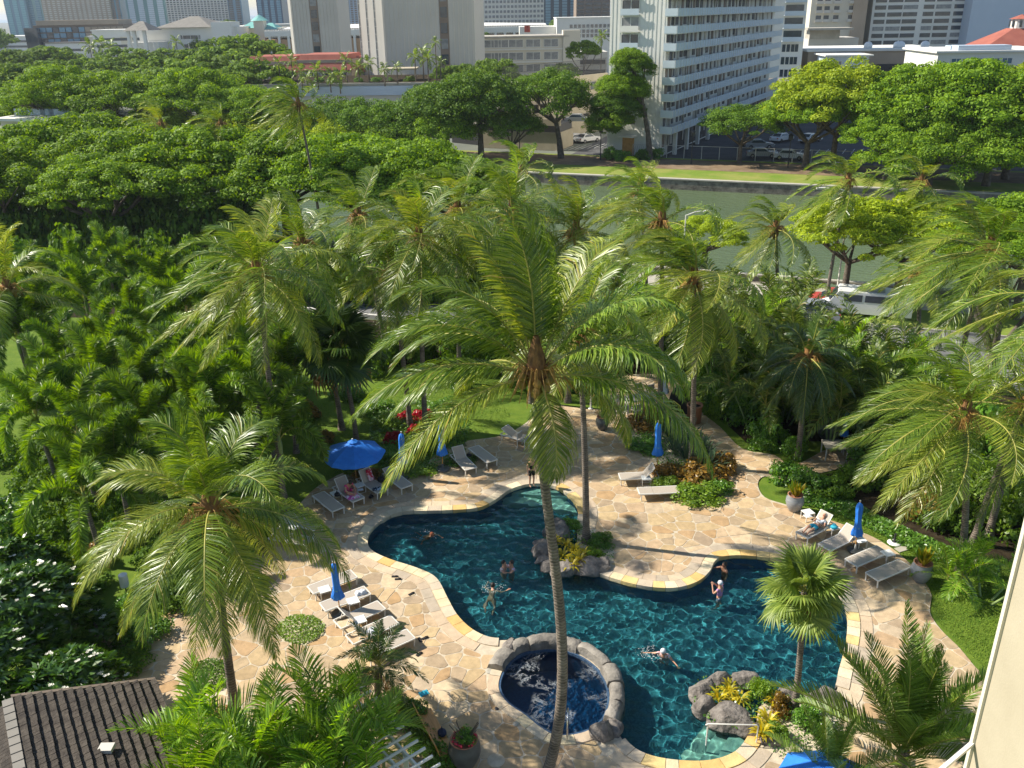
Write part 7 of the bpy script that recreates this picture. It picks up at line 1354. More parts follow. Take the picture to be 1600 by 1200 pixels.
def open_umbrella(label, cx, cy, H, R, drape=.16, n=8, rot=.2, tilt=0):
    top = P(cx, cy, H); t = thing('open_umbrella', label, 'umbrella', (top.x, top.y, .05)); b = MB(); b.m(mat['wood']); b.tube([(0, 0, 0), (0, 0, H)], .024, 8); b.build('pole', None, t)
    def cpt(a, f, r0=1): return Vector((cos(a)*R*f*r0, sin(a)*R*f*r0, H-.03-(.42*R)*f**1.25))
    b = MB(); b.m(mat['blue'])
    for k in range(n):       # eight cloth panels sagging between the ribs
        a0, a1 = rot+2*pi*k/n, rot+2*pi*(k+1)/n; V = []; F = []; N1, N2_ = 6, 4
        for i in range(N1+1):
            f = .1+.9*i/N1
            for j in range(N2_+1):
                u = j/N2_; p_ = cpt(a0, f)*(1-u)+cpt(a1, f)*u; p_.z -= .05*sin(pi*u)*f; V.append(p_)
        for i in range(N1):
            for j in range(N2_): q = i*(N2_+1)+j; F.append((q, q+N2_+1, q+N2_+2, q+1))
        m_ = len(V); e0 = V[-(N2_+1):]; V += [v+Vector((0, 0, -drape+.03*sin(i*2.5)))*.6 for i, v in enumerate(e0)]; F += [(m_-(N2_+1)+j, m_+j, m_+j+1, m_-(N2_+1)+j+1) for j in range(N2_)]
        b.add(V, F, True)
    b.build('canopy', None, t); b = MB(); b.m(mat['blue'])
    V = [cpt(rot+2*pi*k/n, .0)+Vector((0, 0, .09)) for k in range(1)]+[cpt(rot+2*pi*k/n, .17)+Vector((0, 0, .05)) for k in range(n)]; b.add(V, [(0, 1+k, 1+(k+1) % n) for k in range(n)], False); b.build('vent_cap', None, t)
    for k in range(n): b = MB(); b.m(mat['dark_metal_and_shade']); a = rot+2*pi*k/n; b.bar(cpt(a, .05)-Vector((0, 0, .03)), cpt(a, .99)-Vector((0, 0, .03)), .018); b.build('rib', None, t)
    b = MB(); b.m(mat['white_metal']); b.ball((0, 0, H+.08), .04, 8); b.build('finial', None, t)
open_umbrella('open blue umbrella shading the loungers beside the lawn', 551, 690, 2.25, 1.42); open_umbrella('open blue umbrella behind the date palm at the bottom edge', 1302, 1208, 2.25, 1.45, rot=.5)
def pot(label, x, y, s, plantm, seed, m_='pot', n=3, ps=1.0):
    q = P(x, y); t = thing('planter_pot', label, 'planter', (q.x, q.y, .04), 0, 'large pots around the deck', s); b = MB(); b.m(mat[m_]); b.lathe([(0, 0), (.20, 0), (.24, .04), (.36, .28), (.42, .5), (.40, .68), (.33, .80), (.34, .85)], 24); b.build('pot_body', None, t)
    b = MB(); b.m(mat['terracotta'] if m_ != 'terracotta' else mat['terracotta']); b.lathe([(.34, .85), (.36, .87), (.31, .87), (.30, .78), (0, .78)], 24); b.build('rim', None, t)
    for k in range(n): link('leaf_rosette', plantm[k % len(plantm)], t, (cos(k*2.2)*.12*(n > 1), sin(k*2.2)*.12*(n > 1), .76), (0, 0, seed+k), ps)
    return t
pot('grey round pot with a yellow plant at the lawn corner', 1240, 799, .92, POTP, 1); pot('grey round pot with a yellow green plant beside the last lounger', 1437, 909, .95, POTP, 2); pot('dark pot with grassy plant left of the dining chairs', 941, 672, .85, SPEAR, 3, 'dark_pot', 1, .9)
_pt = pot('large dark pot of red flowers at the bottom edge', 727, 1197, 1.12, [SPEAR[0]], 4, 'dark_pot', 1, .45); b = MB(); b.m(mat['pink']); rd = random.Random(3)
for k in range(26): a = rd.uniform(0, 6.28); b.ball((cos(a)*rd.uniform(.2, .33), sin(a)*rd.uniform(.2, .33), .88+rd.uniform(0, .06)), .035, 5)
b.build('blossoms', None, _pt); b = MB(); b.m(mat['bark'])
for k in range(12): a = rd.uniform(0, 6.28); l = rd.uniform(.2, .5); e = Vector((cos(a)*l, sin(a)*l, .85+rd.uniform(.3, .6))); b.tube([(0, 0, .8), e*.6+Vector((0, 0, .3)), e], .012, 4)
b.build('twigs', None, _pt); link('foliage', SH['green'][0], _pt, (0, 0, .85), None, (.34, .34, .4))
pot('brown glazed pot at the patio on the right', 1300, 688, 1.15, SPEAR, 5, 'dark_pot', 0); pot('dark low pot beside the brown one on the right patio', 1287, 684, .9, SPEAR, 6, 'dark_pot', 0)
q = P(1084, 660); t = thing('terracotta_planter', 'tall terracotta cylinder planter behind the palm of the round bed', 'planter', (q.x, q.y, .04)); b = MB(); b.m(mat['terracotta']); b.lathe([(0, 0), (.36, 0), (.38, .9), (.42, .9), (.42, 1.0), (.36, 1.0), (.34, .85), (0, .85)], 22); b.build('pot_body', None, t); b = MB(); b.m(mat['soil']); b.lathe([(.34, .87), (0, .88)], 16); b.build('soil_fill', None, t)
# dining set
def table(label, x, y, w_, d_, rz): q = P(x, y); t = thing('dining_table', label, 'table', (q.x, q.y, .05), rz, None, K); b = MB(); b.m(mat['sidewalk']); b.box((0, 0, .73), (w_, d_, .04)); b.build('table_top', None, t); [(lambda bb: (bb.m(mat['white_metal']), bb.bar((a*(w_/2-.06), c*(d_/2-.06), 0), (a*(w_/2-.06), c*(d_/2-.06), .71), .05), bb.build('leg', None, t)))(MB()) for a in (-1, 1) for c in (-1, 1)]; return t
CH = {}
b = MB(); b.m(mat['sling']); b.box((0, 0, .44), (.48, .46, .025)); CH['seat'] = b.mesh('seat'); b = MB(); b.m(mat['sling']); b.box((0, .22, .68), (.46, .02, .30)); CH['backrest'] = b.mesh('backrest'); b = MB(); b.m(mat['white_metal'])
for s in (-.25, .25): b.bar((s, -.23, .62), (s, .24, .62), .03); b.bar((s, .24, .42), (s, .26, .86), .03)
b.bar((-.25, .255, .85), (.25, .255, .85), .03); CH['arm_frame'] = b.mesh('arm_frame'); b = MB(); b.m(mat['white_metal']); b.bar((0, 0, 0), (0, 0, .62), .035); CH['leg'] = b.mesh('leg')
def chair(label, x, y, rz):
    q = P(x, y); t = thing('dining_chair', label, 'chair', (q.x, q.y, .05), rz, 'pale chairs at the outdoor tables', K)
    for k in ('seat', 'backrest', 'arm_frame'): link(k, CH[k], t)
    for a, c in ((-.25, -.22), (.25, -.22), (-.25, .24), (.25, .24)): link('leg', CH['leg'], t, (a, c, 0))
table('long pale outdoor dining table under the palm fronds', 994, 640, 2.1, .95, .5); table('square pale outdoor table on the small right patio', 1302, 715, 1.2, 1.1, -.1)
for a in [('pale chair at the near left corner of the dining table', 972, 654, 3.6), ('pale chair at the near side of the dining table', 993, 652, 3.6), ('pale chair at the right side of the dining table', 1014, 640, 3.6), ('pale chair at the far right of the dining table', 1020, 624, .5), ('pale chair at the far side of the dining table', 1000, 622, .5), ('pale chair at the head of the dining table', 965, 637, 2.0), ('pale chair right of the square patio table', 1326, 716, -1.6), ('pale chair in the shade behind the tallest palm trunk', 818, 700, 1.0)]: chair(*a)
# barbecue under black cover
q = P(1064, 640); t = thing('covered_grill', 'barbecue under a black cover at the end of the patio', 'grill', (q.x, q.y, .04), .3); b = MB(); b.m(mat['black']); b.lathe([(.75, 0), (.74, .7), (.66, 1.05), (.4, 1.2), (0, 1.22)], 4, smooth=False); b.build('cover', None, t); b = MB(); b.m(mat['black']); b.box((.7, 0, .8), (.5, .6, .08)); b.build('side_shelf', None, t)
q = P(923, 640); t = thing('deck_shower', 'slim white shower post left of the dining set', 'shower post', (q.x, q.y, .04)); b = MB(); b.m(mat['white_metal']); b.tube([(0, 0, 0), (0, 0, 1.3)], .05, 8); b.build('post', None, t); b = MB(); b.m(mat['white_metal']); b.lathe([(.0, 0), (.14, 0), (.14, .05), (0, .05)], 12); b.build('base', None, t)
# wooden bench at the bottom with cap and cloth, sandals, towels, small things
_a = P(663, 1112, .4); _b = P(700, 1180, .4); u = (_b-_a); rz = atan2(u.y, u.x); L_ = u.length; t = thing('wooden_bench', 'varnished wooden bench with slanted back at the bottom of the deck', 'bench', (_a+u/2)-Vector((0, 0, .36)), rz)
b = MB(); b.m(mat['wood']); b.box((0, 0, .40), (L_, .42, .05)); b.build('seat', None, t); b = MB(); b.m(mat['wood']); b.add([(-L_/2, -.22, .42), (L_/2, -.22, .42), (L_/2, -.34, .88), (-L_/2, -.34, .88), (-L_/2, -.25, .42), (L_/2, -.25, .42), (L_/2, -.37, .88), (-L_/2, -.37, .88)], [(0, 1, 2, 3), (7, 6, 5, 4), (3, 2, 6, 7), (0, 3, 7, 4), (1, 5, 6, 2)]); b.build('backrest', None, t)
for x in (-L_/2+.1, L_/2-.1): b = MB(); b.m(mat['wood']); b.box((x, 0, .19), (.06, .4, .38)); b.build('leg', None, t)
def cloth(name, label, x, y, z, w_, d_, rz, m_, seed, cat='towel', h=.04, roll=False):
    rng = np.random.default_rng(seed); q = P(x, y, z); n = 9; V = []; F = []
    for i in range(n):
        for j in range(n):
            u, v = i/(n-1)-.5, j/(n-1)-.5; e = max(abs(u), abs(v)) > .45; V.append((u*w_*(1+.1*sin(j*2.1+seed)), v*d_*(1+.1*sin(i*1.7+seed)), (0 if e else h*(1+.6*sin(i*1.9+seed)*cos(j*1.5)))+rng.uniform(0, .006)))
    for i in range(n-1):
        for j in range(n-1): k = i*n+j; F.append((k, k+n, k+n+1, k+1))
    b = MB(); b.m(m_); b.add(V, F, True); return tag(b.build(name, None, None, loc=q, rot=(0, 0, rz)), label, cat)
red_t = M('red_pattern_towel', (.55, .03, .07), (.75, .55, .58), rough=.95, scale=6, contrast=(.48, .56)); check = M('checked_towel', (.75, .76, .80), (.30, .34, .45), rough=.95, scale=10, contrast=(.5, .54)); pinkt = M('pink_striped_towel', (.70, .10, .38), (.85, .72, .80), rough=.95, scale=5, contrast=(.46, .56))
cloth('towel', 'rolled white towel on the second lounger of the left row', 564, 927, .40, .42, .26, .4, mat['towel'], 1, h=.10); cloth('towel', 'checked blue and white towel on the fourth lounger of the left row', 581, 985, .42, .36, .26, 1.0, check, 2, h=.06)
cloth('towel', 'pink striped towel spread under the reading woman', 551, 776, .40, .55, .45, .6, pinkt, 3, h=.03); cloth('towel', 'red patterned towel hanging over a raised lounger back', 578, 742, .68, .55, .28, 2.3, red_t, 4, h=.05).rotation_euler = (0, radians(58), dirz((572, 752), (598, 769))); cloth('towel', 'dark printed cloth on the lounger foot beside the red towel', 589, 764, .40, .42, .3, .3, M('printed_cloth', (.02, .03, .05), (.45, .55, .62), rough=.9, scale=7, contrast=(.5, .55)), 5)
cloth('magazine', 'pale blue magazine lying on the deck left of the hot tub', 662, 1083, .06, .30, .22, .5, mat['aqua'], 6, 'magazine', h=.012); cloth('magazine', 'bright paper on the side table by the reading woman', 563, 765, .42, .26, .2, .3, mat['towel'], 7, 'magazine', h=.01); cloth('papers', 'white papers on the table beside the sunbather', 1262, 806, .42, .3, .25, .3, mat['towel'], 8, 'papers', h=.02)
def bag(label, x, y, z, r, m_, seed, sq=(1, .8, .55), cat='bag'):
    q = P(x, y, z); t = thing('beach_bag', label, cat, q, seed); b = MB(); b.m(m_); b.ball((0, 0, r*.5), r, 12, sq, .03); b.build('bag_body', None, t); b = MB(); b.m(m_); b.tube([(-r*.5, 0, r*.8), (-r*.3, 0, r*1.5), (r*.3, 0, r*1.5), (r*.5, 0, r*.8)], .015, 5); b.build('strap', None, t)
bag('round black bag on the red towelled lounger', 597, 752, .40, .24, mat['black'], 1); bag('dark bag on the side table left of the reading woman', 527, 775, .42, .16, mat['black'], 2); bag('blue bag on the side table by the sunbather', 1303, 826, .42, .15, mat['aqua'], 3); bag('black bag on the deck below the reading woman', 580, 778, .05, .13, mat['black'], 4); bag('navy cap and bag lying on the wooden bench', 691, 1148, .45, .17, M('navy', (.02, .03, .07), (.5, .55, .65), rough=.8, scale=3, contrast=(.6, .66)), 5); bag('dark items on the lounger behind the fronds', 733, 713, .4, .14, mat['black'], 6)
SD = MB(); SD.m(mat['black']); SD.box((0, 0, .012), (.25, .09, .022)); SD.bar((.02, -.04, .03), (.09, 0, .05), .015); SD.bar((.02, .04, .03), (.09, 0, .05), .015); SDM = SD.mesh('sole')
for x, y, a, lab in [(617, 901, 0, 'upper black sandal beside the left pool edge'), (622, 905, .1, 'lower black sandal beside the left pool edge'), (643, 928, .7, 'single black sandal by the coping stones'), (656, 1000, 2.0, 'black shoe left of its pair below the left row'), (664, 997, .6, 'black shoe right of its pair below the left row'), (655, 1022, .8, 'brown slipper near the small date palm')]: q = P(x, y, .055); tag(link('sandal', SDM, None, q, (0, 0, a)), lab, 'sandal', 'sandals left on the deck')
for x, y, r, m_, lab in [(1397, 846, .10, 'dark_metal_and_shade', 'low garden light stake on the lawn'), (776, 1107, .07, 'dark_metal_and_shade', 'round dark deck drain left of the hot tub'), (806, 1131, .10, 'sidewalk', 'pale round deck cover below the hot tub'), (777, 1030, .14, 'white_plastic', 'pale round skimmer lid beside the hot tub rim'), (765, 1048, .14, 'sidewalk', 'second pale round lid beside the hot tub'), (775, 1188, .26, 'mortar', 'round tan disc lid at the bottom edge of the deck')]:
    q = P(x, y, .052); t = MB(); t.m(mat[m_]); t.lathe([(0, .014), (r*.4, .016), (r*.9, .014), (r, 0)], 20); tag(t.build('drain_cover', None, None, loc=q), lab, 'cover')
q = P(1409, 858, .02); t = MB(); t.m(mat['sidewalk']); t.box((0, 0, .01), (.5, .3, .03)); tag(t.build('valve_box', None, None, loc=q, rot=(0, 0, .4)), 'small pale valve cover on the lawn near the garden light', 'cover')
_p = P(1397, 848, .02); t = thing('garden_light', 'black garden light on a white disc in the lawn', 'garden light', _p); b = MB(); b.m(mat['white_plastic']); b.lathe([(0, .03), (.25, .03), (.27, 0)], 18); b.build('disc', None, t); b = MB(); b.m(mat['dark_metal_and_shade']); b.tube([(0, 0, 0), (0, 0, .42)], .045, 8); b.build('stake', None, t)
_p = P(193, 905, .9); t = thing('lantern', 'white lantern post beside the small lawn behind the palm', 'lantern', (_p.x, _p.y, 0)); b = MB(); b.m(mat['white_plastic']); b.tube([(0, 0, .6), (0, 0, 1.1)], .16, 10); b.build('shade', None, t); b = MB(); b.m(mat['dark_metal_and_shade']); b.tube([(0, 0, 0), (0, 0, .6)], .03, 6); b.build('post', None, t)

# ---------------------------------------------------------------- shingled roof at the lower left
ZR, ZE = 4.3, 2.9; r0, r1 = P(18, 1092, ZR), P(44, 1235, ZR); e0 = P(244, 1064, ZE); rd_ = (r1-r0).normalized(); Lr = (r1-r0).length+4
perp = Vector((-rd_.y, rd_.x, 0)); perp = perp if perp.dot(e0-r0) > 0 else -perp; wr = (e0-r0).dot(perp); e00 = r0+perp*wr; sk = (e0-e00).dot(rd_)
rt = thing('shingled_roof_building', 'pool building with a dark shingled gable roof at the lower left corner', 'building', (r0.x, r0.y, 0), 0); O = Vector((r0.x, r0.y, 0))
def RP(u, v, dz=0): return r0-O+rd_*(u+sk*v)+perp*(wr*v)+Vector((0, 0, (ZE-ZR)*v+dz))      # u along the ridge, v 0 ridge .. 1 eave
b = MB(); b.m(mat['bbrown']); b.add([RP(0, 0, -.12), RP(Lr, 0, -.12), RP(Lr, 1, -.12), RP(0, 1, -.12), RP(0, 0, -.05), RP(Lr, 0, -.05), RP(Lr, 1, -.05), RP(0, 1, -.05)], [(0, 1, 2, 3), (7, 6, 5, 4), (0, 3, 7, 4), (3, 2, 6, 7), (1, 0, 4, 5)]); b.build('roof_slab', None, rt)
b = MB(); b.m(mat['bbrown']); b.add([RP(0, 0, -.12), RP(Lr, 0, -.12), RP(Lr, -1, -.12)+Vector((0, 0, 2*(ZE-ZR))), RP(0, -1, -.12)+Vector((0, 0, 2*(ZE-ZR)))], [(0, 3, 2, 1)]); b.build('roof_slab', None, rt)
mat['shingle'] = M('wood_shingle', (.035, .027, .021), (.085, .070, .055), rough=.9, scale=3.0, stretch=(1, 1, 1), bump=.6, bscale=18, rnd=.12)
NC = 15; rs = random.Random(9)
for c in range(NC):
    v0, v1 = c/NC-.012, (c+1)/NC; b = MB(); b.m(mat['shingle']); u = -.03
    while u < Lr-.1:
        w_ = rs.uniform(.09, .17); j = rs.uniform(-.03, .03)/NC*1.2; h = .10+rs.uniform(-.008, .01)
        b.add([RP(u, v0, -.04), RP(u+w_-.008, v0, -.04), RP(u+w_-.008, v1+j, -.03), RP(u, v1+j, -.03), RP(u, v0, -.012), RP(u+w_-.008, v0, -.012), RP(u+w_-.008, v1+j, h), RP(u, v1+j, h)], [(7, 6, 5, 4), (3, 2, 6, 7), (0, 3, 7, 4), (1, 5, 6, 2)]); u += w_
    b.build('shingle_course', None, rt)
for c in range(6):
    v0, v1 = -c/NC+.01, -(c+1)/NC; b = MB(); b.m(mat['shingle']); u = -.03
    def RM(u, v, dz): return RP(u, v, dz)+Vector((0, 0, 2*(ZE-ZR)*(-v)))
    while u < Lr-.1:
        w_ = rs.uniform(.09, .17); b.add([RM(u, v0, -.04), RM(u+w_-.008, v0, -.04), RM(u+w_-.008, v1, -.03), RM(u, v1, -.03), RM(u, v0, -.012), RM(u+w_-.008, v0, -.012), RM(u+w_-.008, v1, .045), RM(u, v1, .045)], [(4, 5, 6, 7), (7, 6, 2, 3), (4, 7, 3, 0), (2, 6, 5, 1)]); u += w_
    b.build('shingle_course', None, rt)
for k in range(int(Lr/.3)):
    b = MB(); b.m(mat['grey_roof']); b.bar(RP(k*.3, .0, .045)-perp*.09+Vector((0, 0, -.02)), RP(k*.3+.28, .0, .06)-perp*.09+Vector((0, 0, -.02)), .24, .03); b.build('ridge_cap', None, rt)
b = MB(); b.m(mat['bbrown']); b.add([RP(-.02, 0, -.2), RP(-.02, 1, -.2), RP(-.02, 1, .05), RP(-.02, 0, .05), RP(-.12, 0, -.2), RP(-.12, 1, -.2), RP(-.12, 1, .05), RP(-.12, 0, .05)], [(0, 1, 2, 3), (7, 6, 5, 4), (3, 2, 6, 7)]); b.build('fascia', None, rt)
b = MB(); b.m(mat['cream']); b.add([RP(.4, .06, -.3), RP(.4, .94, -.3), RP(Lr, .94, -.3), RP(Lr, .06, -.3)]+[Vector((p.x, p.y, 0)) for p in (RP(.4, .06), RP(.4, .94), RP(Lr, .94), RP(Lr, .06))], [(0, 1, 5, 4), (1, 2, 6, 5), (2, 3, 7, 6), (3, 0, 4, 7)]); b.build('wall', None, rt)
b = MB(); b.m(mat['bgrey']); q = P(166, 1169, 3.7)-O; b.box(q, (.34, .26, .10)); b.build('roof_vent', None, rt)

# ---------------------------------------------------------------- white pergola at the bottom
pg = thing('pergola', 'white slatted pergola at the bottom edge behind the areca palms', 'pergola', P(650, 1170, 0)); A0 = P(560, 1098, 2.3); A1 = P(690, 1240, 2.3); ax = (A1-A0).normalized(); ay = Vector((ax.y, -ax.x, 0)); ay = -ay if ay.x > 0 else ay; O = pg.location
for k in range(4): b = MB(); b.m(mat['bw']); b.bar(A0+ay*(k*.42)-O+Vector((0, 0, 0))-ax*.6, A1+ay*(k*.42)-O+ax*1.0, .06, .14); b.build('beam', None, pg)
n_ = int((A1-A0).length/.34)+4
for k in range(n_): b = MB(); b.m(mat['bw']); p = A0+ax*(k*.34-.4)+Vector((0, 0, .11)); b.bar(p-ay*.45-O, p+ay*1.75-O, .05, .07); b.build('slat', None, pg)
for s, k in ((0, .2), (0, 2.4), (1.26, .2), (1.26, 2.4)): b = MB(); b.m(mat['bw']); p = A0+ax*k+ay*s; b.bar((p.x-O.x, p.y-O.y, 0), (p.x-O.x, p.y-O.y, 2.25), .12); b.build('post', None, pg)

# ---------------------------------------------------------------- cream wall at the right, the corner of this building
d0 = PY(1604, 825, 8.6); wl = thing('cream_wall', 'bright cream wall of this building cutting down the right edge', 'wall', (d0.x, 8.6, 0)); b = MB(); b.m(mat['cream']); b.box((2.5, -1.5, 13), (5, 3.0, 26)); b.build('wall', None, wl)
b = MB(); b.m(mat['cream_edge']); b.box((-.012, 0.0, 13), (.05, .06, 26)); b.build('edge_trim', None, wl)
p1 = P(1470, 1205, 11.5); p2 = P(1523, 1158, 11.5)
b = MB(); b.m(mat['white_metal']); q1 = PY(1462, 1210, 8.2); q2 = PY(1521, 1160, 8.6); b.bar(q1-wl.location, q2-wl.location, .05, .05); b.build('ledge', None, wl)

# ---------------------------------------------------------------- people
def skin_body(name, J, E, m_, par, sub=1):
    names = list(J); me = bpy.data.meshes.new(name); me.from_pydata([J[n][0] for n in names], [(names.index(a), names.index(b)) for a, b in E], []); o = bpy.data.objects.new(name, me); COL.objects.link(o)
    sm = o.modifiers.new('skin', 'SKIN'); sm.use_smooth_shade = True; ss = o.modifiers.new('sub', 'SUBSURF'); ss.levels = sub; ss.render_levels = sub
    for i, n in enumerate(names): r = J[n][1]; me.skin_vertices[0].data[i].radius = (r, r) if not isinstance(r, tuple) else r; me.skin_vertices[0].data[i].use_root = (i == 0)
    dg = bpy.context.evaluated_depsgraph_get(); nm = bpy.data.meshes.new_from_object(o.evaluated_get(dg)); nm.materials.clear(); nm.materials.append(m_); o.modifiers.clear(); o.data = nm; nm.name = name; o.parent = par; return o
def person(label, loc, rz, pose, skin='skin', top=None, bottom=None, hair='hair', hat=None, group=None, scale=1.0, facing=None):
    """pose: joint positions in metres; local -y is forward"""
    t = thing('person', label, 'person', loc, rz, group, K*scale); p = {k: Vector(v) for k, v in pose.items()}
    def mid(a, c, f=.5): return p[a]*(1-f)+p[c]*f
    J = dict(pelvis=(p['pelvis'], (.15, .11)), waist=(mid('pelvis', 'chest', .45), (.125, .10)), chest=(p['chest'], (.155, .11)), neck=(p['neck'], .058), skull=(p['head'], .085))
    E = [('pelvis', 'waist'), ('waist', 'chest'), ('chest', 'neck'), ('neck', 'skull')]
    for s in 'LR':
        J['sh'+s] = (p['sh'+s], .062); J['el'+s] = (p['el'+s], .042); J['wr'+s] = (p['ha'+s], .028); hd = (p['ha'+s]-p['el'+s]).normalized(); J['palm'+s] = (p['ha'+s]+hd*.07, (.035, .018))
        E += [('chest', 'sh'+s), ('sh'+s, 'el'+s), ('el'+s, 'wr'+s), ('wr'+s, 'palm'+s)]
        J['hip'+s] = (p['hip'+s], .088); J['kn'+s] = (p['kn'+s], .058); J['an'+s] = (p['an'+s], .036); J['toe'+s] = (p['toe'+s], .028); E += [('pelvis', 'hip'+s), ('hip'+s, 'kn'+s), ('kn'+s, 'an'+s), ('an'+s, 'toe'+s)]
    skin_body('body', J, E, mat[skin], t)
    for s in 'LR':    # five separate fingers on each palm
        hd = (p['ha'+s]-p['el'+s]).normalized(); sd = hd.cross(Vector((0, 0, 1))); sd = sd.normalized() if sd.length > .1 else Vector((1, 0, 0)); nn = sd.cross(hd); b = MB(); b.m(mat[skin]); c = p['ha'+s]+hd*.075
        for q, (o_, l_) in enumerate(((-.028, .065), (-.010, .078), (.009, .072), (.027, .055))): b.tube([c+sd*o_, c+sd*o_*1.3+hd*l_*.55, c+sd*o_*1.4+hd*l_*.95-nn*.018], [.010, .009, .006], 5)
        b.tube([c-hd*.05+sd*.03*(1 if s == 'L' else -1), c-hd*.01+sd*.062*(1 if s == 'L' else -1), c+hd*.02+sd*.07*(1 if s == 'L' else -1)], [.012, .010, .007], 5); b.build('fingers', None, t)
    f = Vector(facing) if facing else Vector((0, -1, 0)); f.normalize(); upv = (p['head']-p['neck']).normalized(); f = (f-upv*f.dot(upv)).normalized(); sdv = f.cross(upv); hc = p['head']+upv*.04
    b = MB(); b.m(mat[skin]); b.ball(hc, .098, 12, (.86, 1, 1.15)); b.tube([hc+f*.085+upv*.01, hc+f*.118-upv*.02, hc+f*.09-upv*.035], [.010, .016, .010], 6)
    for s in (-1, 1): b.ball(hc+sdv*s*.088-upv*.01, .026, 6, (.5, 1, 1.2))
    b.build('head', None, t); b = MB(); b.m(mat['black'])
    for s in (-1, 1): b.ball(hc+f*.086+sdv*s*.033+upv*.02, .010, 6)
    b.build('eyes', None, t); b = MB(); b.m(mat['pink']); b.tube([hc+f*.092-upv*.055-sdv*.022, hc+f*.096-upv*.058, hc+f*.092-upv*.055+sdv*.022], .006, 5); b.build('mouth', None, t)
    if hat: b = MB(); b.m(mat[hat]); b.ball(hc+upv*.035-f*.01, .112, 12, (.95, 1, .95)); b.build('cap', None, t)
    else:
        b = MB(); b.m(mat[hair] if isinstance(hair, str) else hair); b.ball(hc+upv*.025-f*.028, .108, 12, (.92, 1, 1.05), .03); b.build('hair', None, t)
    def clothing(nm, JJ, EE, m_): skin_body(nm, JJ, EE, m_, t)
    if top:
        JJ = dict(chest=(p['chest'], (.17, .125)), waist=(J['waist'][0], (.145, .115)), hem=(mid('pelvis', 'chest', .12), (.155, .125)), upper=(mid('chest', 'neck', .45), (.12, .08))); EE = [('chest', 'waist'), ('waist', 'hem'), ('chest', 'upper')]
        for s in 'LR': JJ['s'+s] = (p['sh'+s], .075); JJ['e'+s] = (mid('sh'+s, 'el'+s, .45), .062); EE += [('chest', 's'+s), ('s'+s, 'e'+s)]
        clothing('shirt', JJ, EE, top)
    if bottom:
        JJ = dict(pelvis=(p['pelvis'], (.168, .13)), band=(mid('pelvis', 'chest', .22), (.15, .12))); EE = [('pelvis', 'band')]
        for s in 'LR': JJ['h'+s] = (p['hip'+s], .105); JJ['k'+s] = (mid('hip'+s, 'kn'+s, .7), .088); EE += [('pelvis', 'h'+s), ('h'+s, 'k'+s)]
        clothing('shorts', JJ, EE, bottom)
    return t
STAND = dict(pelvis=(0, 0, .95), chest=(0, 0, 1.30), neck=(0, 0, 1.47), head=(0, -.01, 1.58), shL=(.18, 0, 1.40), elL=(.23, .02, 1.12), haL=(.24, -.06, .88), shR=(-.18, 0, 1.40), elR=(-.23, .02, 1.12), haR=(-.24, -.06, .88), hipL=(.09, 0, .88), knL=(.10, -.02, .48), anL=(.10, .02, .09), toeL=(.11, -.14, .04), hipR=(-.09, 0, .88), knR=(-.10, .0, .48), anR=(-.10, .03, .09), toeR=(-.11, -.13, .04))
def pose(**k): d = dict(STAND); d.update(k); return d
PHOTO = pose(elL=(.27, -.16, 1.20), haL=(.10, -.30, 1.46), elR=(-.27, -.16, 1.20), haR=(-.08, -.30, 1.46))
SWIM = dict(pelvis=(.03, .38, -.32), chest=(0, .10, -.10), neck=(0, -.04, .02), head=(.01, -.10, .12), shL=(.18, .0, -.03), elL=(.36, -.16, -.05), haL=(.30, -.42, .0), shR=(-.18, .02, -.03), elR=(-.40, .08, -.06), haR=(-.62, -.06, .01), hipL=(.11, .42, -.36), knL=(.22, .70, -.55), anL=(.14, 1.02, -.48), toeL=(.14, 1.16, -.52), hipR=(-.07, .42, -.36), knR=(-.18, .62, -.62), anR=(-.16, .98, -.66), toeR=(-.16, 1.1, -.7))
LIE = dict(pelvis=(0, 0, .13), chest=(0, .34, .25), neck=(0, .48, .36), head=(0, .56, .44), shL=(.19, .42, .28), elL=(.30, .22, .14), haL=(.14, .06, .30), shR=(-.19, .42, .28), elR=(-.34, .30, .12), haR=(-.16, .20, .36), hipL=(.1, -.06, .13), knL=(.14, -.46, .18), anL=(.16, -.86, .09), toeL=(.20, -.92, .20), hipR=(-.1, -.06, .13), knR=(-.08, -.46, .22), anR=(-.02, -.86, .09), toeR=(-.04, -.93, .2))
SIT = dict(pelvis=(0, 0, .12), chest=(0, -.14, .44), neck=(0, -.26, .56), head=(0, -.34, .62), shL=(.18, -.18, .50), elL=(.26, -.36, .30), haL=(.14, -.58, .22), shR=(-.18, -.18, .50), elR=(-.26, -.34, .28), haR=(-.10, -.56, .20), hipL=(.1, -.05, .12), knL=(.22, -.42, .18), anL=(.02, -.66, .06), toeL=(-.08, -.72, .05), hipR=(-.1, -.05, .12), knR=(-.22, -.42, .18), anR=(-.02, -.52, .07), toeR=(.08, -.6, .05))
purple = M('purple_top', (.42, .20, .42), (.52, .28, .50), rough=.85, scale=6); palef = M('pale_print', (.62, .55, .66), (.45, .35, .55), rough=.9, scale=9); pinkd = M('pink_dress', (.62, .05, .22), rough=.85); rust = M('rust_shirt', (.45, .14, .06), (.55, .20, .10), rough=.9, scale=5); grey_h = M('silver_hair', (.62, .60, .56), rough=.8); sw = M('white_pink_swimsuit', (.78, .70, .68), (.70, .35, .38), rough=.8, scale=6)
q = P(1124, 932, -.07); person('woman in a purple top and white hat standing waist deep, holding up a camera', (q.x, q.y, -.95), -2.2, PHOTO, top=purple, bottom=palef, hat='towel')
q = P(1128, 893, -.07); person('man in the pool corner leaning an arm on the coping by the purple woman', (q.x+.1, q.y+.05, -1.25), -1.2, pose(elR=(-.34, -.18, 1.30), haR=(-.42, -.42, 1.26)), 'skin_dark')
